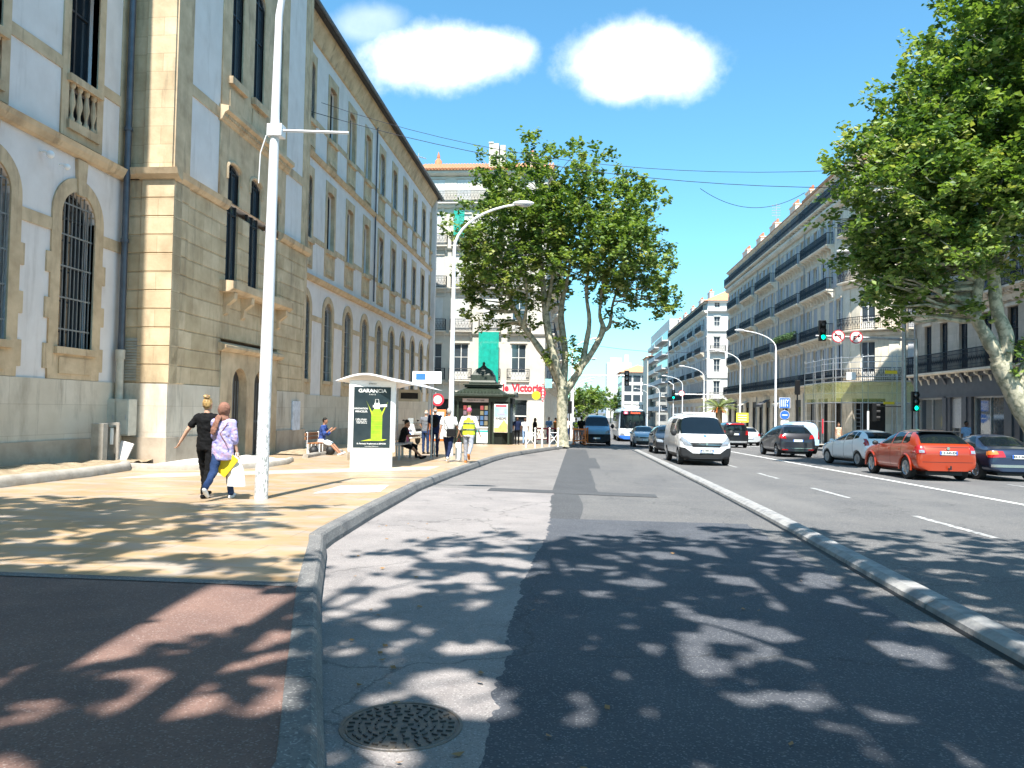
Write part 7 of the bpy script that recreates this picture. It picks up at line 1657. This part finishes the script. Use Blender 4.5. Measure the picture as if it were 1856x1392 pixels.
# --- white scooter
sc2 = thing('motor_scooter', 'large white motor scooter parked facing the camera behind the shelter bench', 'scooter', (-8.75, 41, pz(41)), R(-8))
MB().add([(-.18, -.55, .95), (.18, -.55, .95), (.26, -.6, .6), (.2, -.62, .35), (-.2, -.62, .35), (-.26, -.6, .6), (-.2, -.35, 1.15), (.2, -.35, 1.15), (.3, -.2, .7), (.24, -.2, .35), (-.24, -.2, .35), (-.3, -.2, .7)], [(0, 1, 2, 3, 4, 5), (0, 6, 7, 1), (1, 7, 8, 2), (2, 8, 9, 3), (4, 10, 11, 5), (5, 11, 6, 0), (3, 9, 10, 4), (6, 11, 10, 9, 8, 7)]).build('front_fairing', M['white'], sc2, bevel=.04, smooth=50)
MB().ell((-.12, -.6, .82), (.09, .04, .06)).ell((.12, -.6, .82), (.09, .04, .06)).build('headlamp', M['lamp_clear'], sc2, smooth=True)
MB().prism([(-.17, .62), (0, .72), (.17, .62), (.1, .5), (-.1, .5)], 'y', -.66, -.6).build('nose_panel', M['blue'], sc2)
MB().add([(-.2, -.5, 1.0), (.2, -.5, 1.0), (.15, -.3, 1.45), (-.15, -.3, 1.45), (-.2, -.48, 1.0), (.2, -.48, 1.0), (.15, -.28, 1.45), (-.15, -.28, 1.45)], [(0, 1, 2, 3), (7, 6, 5, 4), (0, 4, 5, 1), (1, 5, 6, 2), (2, 6, 7, 3), (3, 7, 4, 0)]).build('windscreen', M['clear_glass'], sc2)
MB().box(-.2, .2, -.1, 1.0, .35, .72).build('body', M['white'], sc2, bevel=.08); MB().box(-.16, .16, 0, .95, .72, .86).build('saddle', M['black'], sc2, bevel=.05)
for y in (-.75, .85): w_ = MB().lathe([(.18, -.06), (.27, -.06), (.3, 0), (.27, .06), (.18, .06)], (0, y, .3), 20, 'x').build('wheel', M['tyre'], sc2); MB().lathe([(0, -.04), (.19, -.04), (.19, .04), (0, .04)], (0, y, .3), 16, 'x').build('rim', M['rim'], w_)
MB().tube([(-.38, -.2, 1.08), (-.1, -.35, 1.05), (.1, -.35, 1.05), (.38, -.2, 1.08)], .02, 6).build('handlebar', M['black'], sc2)
for sd in (-1, 1): MB().tube([(sd*.28, -.25, 1.08), (sd*.36, -.3, 1.3)], .01, 4).ell((sd*.4, -.3, 1.32), (.08, .02, .05)).build('mirror', M['black'], sc2, smooth=True)
# unseen block added behind the camera to cast the straight left pavement shadow
an = thing('shadow_block', 'plain plastered block added unseen behind the viewpoint to shadow the left pavement', 'building', (-7, -6, 0))
MB().box(-4, 4.05, -3.5, 3.2, -.2, 15.2).build('wall', M['plaster'], an); MB().box(-4.2, 4.1, -3.7, 3.3, 15.2, 15.5).build('roof', M['roof_dark'], an)
for k in range(3): MB().box(4.05, 4.1, -2.8+k*2.1, -1.8+k*2.1, 4, 6).build('window', M['dark_glass'], an)
# ================================================================ PEOPLE
def cm(name, col, rough=.85, **k): return mat(name, col, rough, var=k.pop('var', .08), scale=k.pop('scale', 14), spec=.2, **k)
SK = {'fair': cm('skin_fair', (.56, .33, .23), .5, var=.03), 'tan': cm('skin_tan', (.36, .19, .12), .5, var=.03), 'dark': cm('skin_dark', (.12, .06, .04), .5, var=.03)}
CL = {'black': cm('cloth_black', (.005, .005, .006)), 'denim': cm('denim', (.018, .04, .11), bump=.2), 'navy': cm('cloth_navy', (.01, .018, .055)), 'white': cm('cloth_white', (.74, .74, .74)), 'grey': cm('cloth_grey', (.16, .17, .19)), 'blue': cm('cloth_blue', (.035, .07, .24)), 'skyblue': cm('cloth_skyblue', (.25, .38, .6)),
      'pink': cm('cloth_pink', (.6, .12, .22)), 'hivis': cm('hi_vis', (.6, .72, .04), .7, scale=3, var=.05), 'beige': cm('cloth_beige', (.5, .42, .32)), 'greyblue': cm('work_trousers', (.3, .31, .35)), 'orange': cm('cloth_orange', (.6, .2, .05)), 'brown': cm('scarf_brown', (.25, .125, .09), bump=.5)}
def pat(t, m, c):
    v = tex(t, m, 9., 'ShaderNodeTexVoronoi', out=0); c = over(t, c, ramp(t, v, .12, .2, 1, 0), (.55, .5, .62)); v2 = tex(t, m, 17., 'ShaderNodeTexVoronoi', out=0)
    c = over(t, c, ramp(t, v2, .16, .22, .9, 0), (.07, .09, .4)); return over(t, c, ramp(t, tex(t, m, 12., i_Detail=3.), .52, .58, 0, .6), (.5, .3, .34))
CL['paisley'] = mat('paisley_blouse', (.22, .2, .5), .8, scale=9, col2=(.5, .46, .66), extra=pat)
CL['floral'] = mat('floral_top', (.6, .25, .12), .8, scale=16, col2=(.65, .55, .45), thr=(.45, .55))
HAIR = {'dark': cm('hair_dark', (.01, .008, .006), .5), 'blond': mat('hair_blond', (.5, .32, .12), .5, scale=26, col2=(.16, .09, .035), stretch=(1, 1, .5), thr=(.4, .55)), 'grey': cm('hair_grey', (.35, .34, .33), .6), 'brown': cm('hair_brown', (.1, .055, .03), .5)}
def remesh(mb, vox, name, m, parent, smooth_it=4):
    me = mb.mesh(name, m, merge=False); o = bpy.data.objects.new(name, me); COL.objects.link(o)
    r = o.modifiers.new('r', 'REMESH'); r.mode = 'VOXEL'; r.voxel_size = vox
    s = o.modifiers.new('s', 'SMOOTH'); s.iterations = smooth_it; s.factor = .5
    me2 = evalmesh(o); bpy.data.objects.remove(o); me2.materials.clear(); me2.materials.append(m)
    if name in ('shirt', 'trousers', 'headscarf', 'scarf_tail', 'shorts'):
        me2.update(); nn = [v.normal.copy() for v in me2.vertices]
        for v, n_ in zip(me2.vertices, nn):
            c = v.co; v.co = c+n_*(.011*noise.noise(Vector((c.x*9, c.y*9, c.z*13+c.x*6)))+.007*(1-abs(noise.noise(Vector((c.x*16+c.z*7, c.y*16, c.z*22)))*2)))
    smooth_mesh(me2, 180); me2.name = name
    return add_part(name, me2, parent)
def cap(mb, a, b, ra, rb, n=10, sq=None):
    a, b = Vector(a), Vector(b); d = (b-a).normalized(); P = []; RR = []
    for t in (-.95, -.7, -.35, 0): P.append(a+d*ra*t); RR.append(ra*math.sqrt(1-t*t))
    for t in (.25, .5, .75): P.append(a.lerp(b, t)); RR.append(ra+(rb-ra)*t)
    for t in (0, .35, .7, .95): P.append(b+d*rb*t); RR.append(rb*math.sqrt(1-t*t))
    mb.tube(P, RR, n, sq=sq)
def loft(mb, secs, n=16):
    """secs: (x, y, z, rx, ry)"""
    vs = []; fs = []
    for (x, y, z, rx, ry) in secs:
        for k in range(n):
            t = 2*math.pi*k/n; vs.append((x+rx*math.cos(t), y+ry*math.sin(t), z))
    for i in range(len(secs)-1):
        for k in range(n): fs.append((i*n+k, i*n+(k+1) % n, (i+1)*n+(k+1) % n, (i+1)*n+k))
    fs += [tuple(range(n))[::-1], tuple(range((len(secs)-1)*n, len(secs)*n))]; mb.add(vs, fs)
def person(name, label, x, y, face, h, top, legs, skin='tan', hair='dark', hstyle='short', Lleg=(0, 0), Rleg=(0, 0), Larm=(0, 8, 10), Rarm=(0, 8, 10), lean=0, seat=None, sleeves='short', shorts=False, shoes='black', fat=1., vox=.016, loose=1., female=False, tailz=None, head=(0, 0), fingers=False, spread=1., z=None, group=None, vest=None):
    """legs/arms: (swing forward deg, [abduct], bend). face = heading in degrees (0 = away from the camera)"""
    s = h/1.75; t = thing('person', label, 'person', (x, y, pz(y) if z is None else z), -R(face), group); t.scale = (s, s, s)
    hipz = .92 if seat is None else seat+.09
    up = Vector((0, math.sin(R(lean)), math.cos(R(lean)))); fw = Vector((0, math.cos(R(lean)), -math.sin(R(lean))))
    hip = Vector((0, 0, hipz)); sh_w = (.185 if not female else .165)*fat**.5; hw_ = .095*spread
    def T(v): return hip+Vector((v[0], 0, 0))+up*v[2]+fw*v[1]    # torso frame
    chest = T((0, 0, .38)); neck = T((0, 0, .55)); hd = T((0, .02, .71))+Vector((head[0]*.01, head[1]*.01, 0))
    def leg(sd, sw, bend, out=0):
        a = Vector((sd*hw_, 0, hipz-.02)); d = Vector((sd*math.sin(R(out)), math.sin(R(sw)), -math.cos(R(sw)))).normalized(); k = a+d*.43
        d2 = Vector((sd*math.sin(R(out))*.5, math.sin(R(sw-bend)), -math.cos(R(sw-bend)))).normalized(); an_ = k+d2*.42; return a, k, an_
    LL = leg(-1, *Lleg); RL = leg(1, *Rleg)
    low = min(LL[2].z, RL[2].z)-.075
    if seat is None:
        dz = -low
        for v in (hip, chest, neck, hd): v.z += dz
        LL = [v+Vector((0, 0, dz)) for v in LL]; RL = [v+Vector((0, 0, dz)) for v in RL]
    def arm(sd, sw, ab, bend, inw=0):
        a = T((sd*sh_w, 0, .49)); d = Vector((sd*math.sin(R(ab)), math.sin(R(sw)), -math.cos(R(sw))*math.cos(R(ab)))).normalized(); e = a+d*.29
        d2 = Vector((sd*math.sin(R(ab-inw)), math.sin(R(sw+bend)), -math.cos(R(sw+bend))*math.cos(R(ab)))).normalized(); w_ = e+d2*.25; return a, e, w_, d2
    LA = arm(-1, *Larm); RA = arm(1, *Rarm)
    # body
    mb = MB(); tz = lambda zz, rx, ry, yy=0: (*T((0, yy, zz)), rx*fat, ry*fat)
    loft(mb, [tz(-.08, .14, .1), tz(.02, .155, .11), tz(.16, .13, .09), tz(.3, .15, .1), tz(.42, .17, .105), tz(.5, .15, .085), tz(.545, .08, .065)])
    cap(mb, T((0, 0, .5)), T((0, .01, .62)), .055, .05)
    mb.ell(hd, (.073, .092, .112), 16, 12); mb.ell(hd+fw*.03+up*-.055, (.052, .062, .06), 12, 8); mb.ell(hd+fw*.098+up*-.02, (.013, .018, .022), 8, 6)
    for sd in (-1, 1): mb.ell(hd+Vector((sd*.075, 0, 0))+fw*-.005, (.012, .022, .032), 8, 6)
    for sd, A_ in ((-1, LA), (1, RA)):
        a, e, w_, d2 = A_; cap(mb, a, e, .05*fat**.5, .037); cap(mb, e, w_, .037, .025)
        hc = w_+d2*.055; side = Vector((sd*.2, 1, 0)).normalized(); side = (side-d2*side.dot(d2)).normalized(); nrm = side.cross(d2).normalized()
        Mx = Matrix((nrm, side, d2)).transposed(); mb.ell(hc, (.016, .04, .052), 12, 8, Mx)
        for q in range(4):
            L_ = (.068, .078, .072, .055)[q]; b0 = w_+d2*.09+side*(.03-.02*q); b1 = b0+d2*L_*.55+nrm*.006*-sd; b2 = b1+d2*L_*.3+nrm*.025*-sd
            cap(mb, b0, b1, .0095, .009, 6); cap(mb, b1, b2, .009, .0075, 6)
        b0 = w_+d2*.035+side*.035; cap(mb, b0, b0+d2*.04+side*.028, .011, .01, 6); cap(mb, b0+d2*.04+side*.028, b0+d2*.068+side*.032, .01, .008, 6)
    for (a, k, an_) in (LL, RL): cap(mb, a, k, .078*fat, .05); cap(mb, k, an_, .052, .034); cap(mb, an_, an_+Vector((0, .09, -.045)), .034, .028)
    remesh(mb, vox if fingers else max(vox, .014), 'body', SK[skin], t, 3 if not fingers else 2)
    # shirt
    mb = MB(); l = loose*fat; bz = -.1 if tailz is None else tailz
    loft(mb, [tz(bz, .168*loose, .125*loose), tz(.02, .168*loose, .125*loose), tz(.16, .15*loose, .112*loose), tz(.3, .166*loose, .12*loose), tz(.42, .188, .125), tz(.505, .165, .1), tz(.555, .085, .075)])
    for A_ in (LA, RA):
        a, e, w_, d2 = A_
        if sleeves == 'none': cap(mb, a, a.lerp(e, .1), .055, .05)
        elif sleeves == 'short': cap(mb, a, a.lerp(e, .62), .062*fat**.5, .058*loose)
        elif sleeves == 'mid': cap(mb, a, e, .064, .06*loose); cap(mb, e, e.lerp(w_, .3), .06*loose, .055)
        else: cap(mb, a, e, .06, .05); cap(mb, e, w_, .05, .036)
    remesh(mb, max(vox*.9, .014), 'shirt', CL[top], t, 5)
    if vest:
        mb = MB(); loft(mb, [tz(-.06, .18*loose, .138*loose), tz(.16, .165*loose, .126*loose), tz(.3, .178*loose, .132*loose), tz(.43, .185, .135), tz(.53, .1, .1)])
        v_ = remesh(mb, .018, 'hi_vis_vest', CL[vest], t, 3)
        for zz in (.1, .3):
            mb = MB(); loft(mb, [tz(zz, .184*loose, .14*loose), tz(zz+.05, .184*loose, .14*loose)]); mb.build('reflective_band', M['chrome'], v_, smooth=60)
    # trousers
    mb = MB(); loft(mb, [tz(.07, .155, .112), tz(0, .165, .125), tz(-.1, .165, .13)] [::-1])
    for (a, k, an_) in (LL, RL):
        if shorts: cap(mb, a, a.lerp(k, .85), .092*fat, .075)
        else: cap(mb, a, k, .09*fat, .062*loose); cap(mb, k, k.lerp(an_, .93), .06*loose, .048*loose)
    remesh(mb, max(vox, .015), 'trousers' if not shorts else 'shorts', CL[legs], t, 4)
    # shoes
    for (a, k, an_), sw, bd in ((LL, Lleg[0], Lleg[1]), (RL, Rleg[0], Rleg[1])):
        mb = MB(); ft = Vector((0, math.cos(R(max(-55, min(10, (sw-bd)*.8)))), math.sin(R(max(-55, min(10, (sw-bd)*.8)))))) if seat is None else Vector((0, 1, .35)).normalized()
        hl = an_+Vector((0, 0, -.045))-ft*.03; cap(mb, hl, hl+ft*.09, .042, .045, 10); cap(mb, hl+ft*.09, hl+ft*.19, .044, .034, 10)
        remesh(mb, .014, 'shoe', CL[shoes], t, 2)
    # hair
    mb = MB()
    if hstyle in ('short', 'bun', 'bald', 'long'):
        if hstyle != 'bald': mb.ell(hd+up*.022-fw*.016, (.082, .094, .105), 16, 10)
        else: mb.ell(hd-fw*.03-up*.01, (.079, .075, .06), 14, 8)
        if hstyle == 'bun':
            mb.ell(hd-fw*.035+up*-.01, (.078, .07, .085), 12, 8); mb.ell(hd-fw*.05+up*.125, (.052, .05, .045), 12, 8); mb.tube([hd-fw*.05+up*.125+Vector((.045*math.cos(q), .045*math.sin(q), .02*math.sin(2*q))) for q in [i*.5 for i in range(13)]], .018, 6)
        if hstyle == 'long': mb.ell(hd-fw*.06-up*.1, (.085, .045, .17), 12, 8)
        o = remesh(mb, .012, 'hair', HAIR[hair], t, 1)
        # clear the face: keep hair behind the forehead line
        bm = bmesh.new(); bm.from_mesh(o.data); bmesh.ops.bisect_plane(bm, geom=bm.verts[:]+bm.edges[:]+bm.faces[:], plane_co=hd+fw*.045+up*.05, plane_no=(fw*1.-up*.75).normalized(), clear_outer=True); bm.to_mesh(o.data); bm.free()
    if hstyle == 'cap':
        mb.ell(hd+up*.035-fw*.005, (.084, .1, .095), 16, 10); mb.ell(hd+fw*.11+up*.045, (.06, .06, .012), 12, 6); remesh(mb, .012, 'cap', CL[hair], t, 1)
    if hstyle == 'scarf':
        mb.ell(hd+up*.012-fw*.012, (.106, .118, .135), 18, 12); cap(mb, hd-up*.1, T((0, -.01, .53)), .078, .1); mb.ell(T((0, 0, .5)), (.13, .1, .06), 14, 8)
        remesh(mb, .014, 'headscarf', CL['brown'], t, 3)
        mb = MB(); a = T((-.03, -.1, .6)); pts = [a, T((-.06, -.15, .48)), T((-.1, -.15, .36)), T((-.13, -.15, .26))]
        mb.tube(pts, [.05, .055, .06, .045], 10, sq=.4); mb.tube([p+Vector((-.04, .01, .02)) for p in pts], [.03, .035, .04, .03], 8, sq=.5); remesh(mb, .013, 'scarf_tail', CL['brown'], t, 2)
    mb = MB()
    for sd in (-1, 1): mb.ell(hd+fw*.084+up*.008+Vector((sd*.028, 0, 0)), (.012, .008, .006), 8, 5)
    mb.build('eyes', CL['black'], t, smooth=True)
    t['_lw'] = 0; del t['_lw']
    return t, dict(T=T, LA=LA, RA=RA, LL=LL, RL=RL, hd=hd, up=up, fw=fw)
# the two women
wA, J = person('person', 'woman with a blond bun in black T-shirt and leggings walking away, arm swung out', -6.02, 12.2, 4, 1.63, 'black', 'black', 'fair', 'blond', 'bun', Lleg=(14, 4), Rleg=(-10, 8), Larm=(-14, 32, 14), Rarm=(8, 10, 20), female=True, vox=.009, fingers=True, loose=1.04, shoes='black', fat=.97)
wB, J = person('person', 'woman in brown headscarf, purple patterned blouse and jeans carrying a white bag, walking away', -5.64, 12.0, -2, 1.53, 'paisley', 'denim', 'fair', 'dark', 'scarf', Lleg=(-22, 30), Rleg=(14, 2), Larm=(25, 8, 55), Rarm=(0, 8, 10), female=True, vox=.009, fingers=True, loose=1.13, shoes='white', fat=1.06, sleeves='mid', tailz=-.2)
rw_ = Matrix.Rotation(R(2), 3, 'Z')@(J['RA'][2]*(1.53/1.75)); hx, hy, hz = -5.64+rw_.x, 12.0+rw_.y, pz(12)+rw_.z-.08
bg = thing('carrier_bag', 'crumpled white plastic carrier bag hanging from the hand of the headscarfed woman', 'bag', (hx, hy, hz))
rg = random.Random(8); secs = []
mb = MB(); vs = []; fs = []
for i in range(12):
    z = -.02-.46*i/11; w_ = .025+.115*math.sin(min(1, i/8)*math.pi*.5)
    for k in range(20):
        a = 2*math.pi*k/20; r = w_*(1+.22*noise.noise(Vector((math.cos(a)*2, math.sin(a)*2, z*6)))+.1*math.sin(a*5+z*9)); vs.append((r*math.cos(a), r*.55*math.sin(a), z))
for i in range(11):
    for k in range(20): fs.append((i*20+k, i*20+(k+1) % 20, (i+1)*20+(k+1) % 20, (i+1)*20+k))
fs.append(tuple(range(11*20, 12*20))); mb.add(vs, fs).build('bag_body', M['white'], bg, smooth=60)
MB().tube([(-.02, 0, 0), (-.015, 0, .06), (.015, 0, .06), (.02, 0, 0)], .008, 5).build('handle', M['white'], bg)
yb = thing('yellow_folder', 'bright yellow cardboard folder tucked behind the white carrier bag', 'folder', (hx-.15, hy-.07, hz-.12)); MB().obox((0, 0, 0), (.26, .03, .36), (0, R(38), 0)).build('cover', M['yellow'], yb, bevel=.004); MB().obox((-.012, .0, .006), (.25, .022, .35), (0, R(38), 0)).build('pages', M['white'], yb)
sb = MB(); sb.tube([J['T']((.13, -.115, .48)), J['T']((.0, -.15, .28)), J['T']((.15, -.16, .08))], .008, 5)
sb = sb.build('bag_strap', CL['brown'], wB)
# seated man on the bench (faces right)
person('person', 'man in blue shirt and white shorts sitting on the bench looking at his phone', -9.3, 27.75, 90, 1.75, 'blue', 'white', 'tan', 'dark', 'short', Lleg=(72, 28), Rleg=(68, 22), Larm=(18, 4, 112), Rarm=(18, 4, 112), seat=.45, lean=8, sleeves='mid', shorts=True, shoes='white')
person('person', 'man in black T-shirt and shorts sitting in the bus shelter, legs stretched out', -6.0, 26.3, 82, 1.75, 'black', 'black', 'tan', 'dark', 'short', Lleg=(66, 18), Rleg=(70, 24), Larm=(35, 4, 60), Rarm=(30, 4, 65), seat=.45, lean=14, shorts=True, shoes='black')
person('person', 'person in pink top sitting in the bus shelter behind the man in black', -6.05, 27.1, 85, 1.62, 'pink', 'black', 'fair', 'dark', 'short', Lleg=(80, 80), Rleg=(80, 75), seat=.45, lean=6, female=True)
person('person', 'bald older man in grey shirt and jeans standing behind the man with the backpack', -5.95, 30.4, 10, 1.72, 'grey', 'denim', 'fair', 'grey', 'bald', Larm=(5, 12, 70), sleeves='short')
p7, J = person('person', 'man in dark blue T-shirt with black backpack standing by the timetable', -5.2, 28.3, -8, 1.8, 'navy', 'navy', 'tan', 'grey', 'bald', Rarm=(15, 8, 80), fat=1.08)
o = MB().ell((0, -.2, .32), (.15, .09, .22), 14, 10).ell((0, -.26, .24), (.11, .06, .12), 12, 8).build('backpack_tmp', CL['black'], None, smooth=True)
o.name = 'backpack'; o.location = (-5.2, 28.3, pz(28.3)+.98); o.rotation_euler = (0, 0, R(8)); setp(o, 'black backpack on the back of the man in dark blue', 'backpack')
person('person', 'man in white shirt and navy trousers striding away in front of the lamp post', -4.12, 24.9, 5, 1.76, 'white', 'navy', 'tan', 'grey', 'short', Lleg=(20, 3), Rleg=(-22, 22), Larm=(-14, 10, 10), Rarm=(12, 14, 24), loose=1.12, fat=1.08, sleeves='short', shoes='white')
bb = thing('shoulder_bag', 'black shoulder bag at the hip of the man in the white shirt', 'bag', (-4.0, 24.68, pz(24.9)+.98)); MB().box(-.15, .15, -.05, .05, -.16, .1).build('bag_body', M['black'], bb, bevel=.02); MB().tube([(-.1, -.03, .1), (-.22, -.06, .35), (-.26, 0, .52)], .012, 5).build('strap', M['black'], bb)
wb = thing('white_box_bag', 'tall white box bag carried by the man in the white shirt', 'bag', (-3.83, 25.2, pz(25)+.02)); MB().box(-.09, .09, -.12, .12, .02, .6).build('bag_body', M['white'], wb, bevel=.01); MB().tube([(-.05, 0, .6), (0, 0, .76), (.05, 0, .6)], .008, 4).build('handle', M['red'], wb)
person('person', 'worker in yellow hi-vis vest and cap walking away along the kerb', -3.42, 24.6, 2, 1.74, 'white', 'greyblue', 'tan', 'pink', 'cap', Lleg=(4, 2), Rleg=(-18, 42), Larm=(-8, 16, 12), Rarm=(6, 16, 12), vest='hivis', loose=1.12, fat=1.05, sleeves='mid', shoes='orange')
person('person', 'boy with backpack and orange bag standing by the kiosk corner', -3.5, 46.2, 170, 1.62, 'navy', 'black', 'dark', 'dark', 'short', vox=.02)
person('person', 'boy in white T-shirt next to the boy with the backpack', -3.05, 46.4, 175, 1.58, 'white', 'skyblue', 'dark', 'dark', 'short', vox=.02)
person('person', 'woman in long dark clothes standing in front of the cafe corner', -2.55, 48.2, 60, 1.6, 'black', 'black', 'tan', 'dark', 'long', vox=.02, loose=1.2, female=True)
person('person', 'man in pale blue shirt beyond the white crossed barriers', -1.95, 56, 180, 1.72, 'skyblue', 'denim', 'fair', 'brown', 'short', vox=.022)
person('person', 'person in orange and black just left of the plane tree trunk', -1.45, 55, 120, 1.68, 'orange', 'black', 'tan', 'dark', 'short', vox=.022)
person('person', 'worker in pale yellow top behind the orange roadworks barriers', .0, 56, 170, 1.7, 'beige', 'greyblue', 'tan', 'dark', 'short', vox=.022, vest='hivis')
person('person', 'pedestrian in white beyond the orange barriers', -.7, 62, 10, 1.72, 'white', 'denim', 'fair', 'brown', 'short', vox=.022)
person('person', 'man in dark clothes standing at the kerb beside the blue delivery van', .35, 50.5, 20, 1.78, 'black', 'grey', 'tan', 'dark', 'short', vox=.02, Lleg=(12, 6), Rleg=(-14, 14))
person('person', 'woman with bun in floral top walking past the scaffolding on the right', 16.4, 50.0, 175, 1.62, 'floral', 'beige', 'tan', 'brown', 'bun', vox=.02, female=True, sleeves='none')
person('person', 'man in light blue shirt standing before the grey shopfront behind the red hatchback', 16.83, 35.0, 160, 1.72, 'skyblue', 'denim', 'dark', 'dark', 'short', vox=.018)
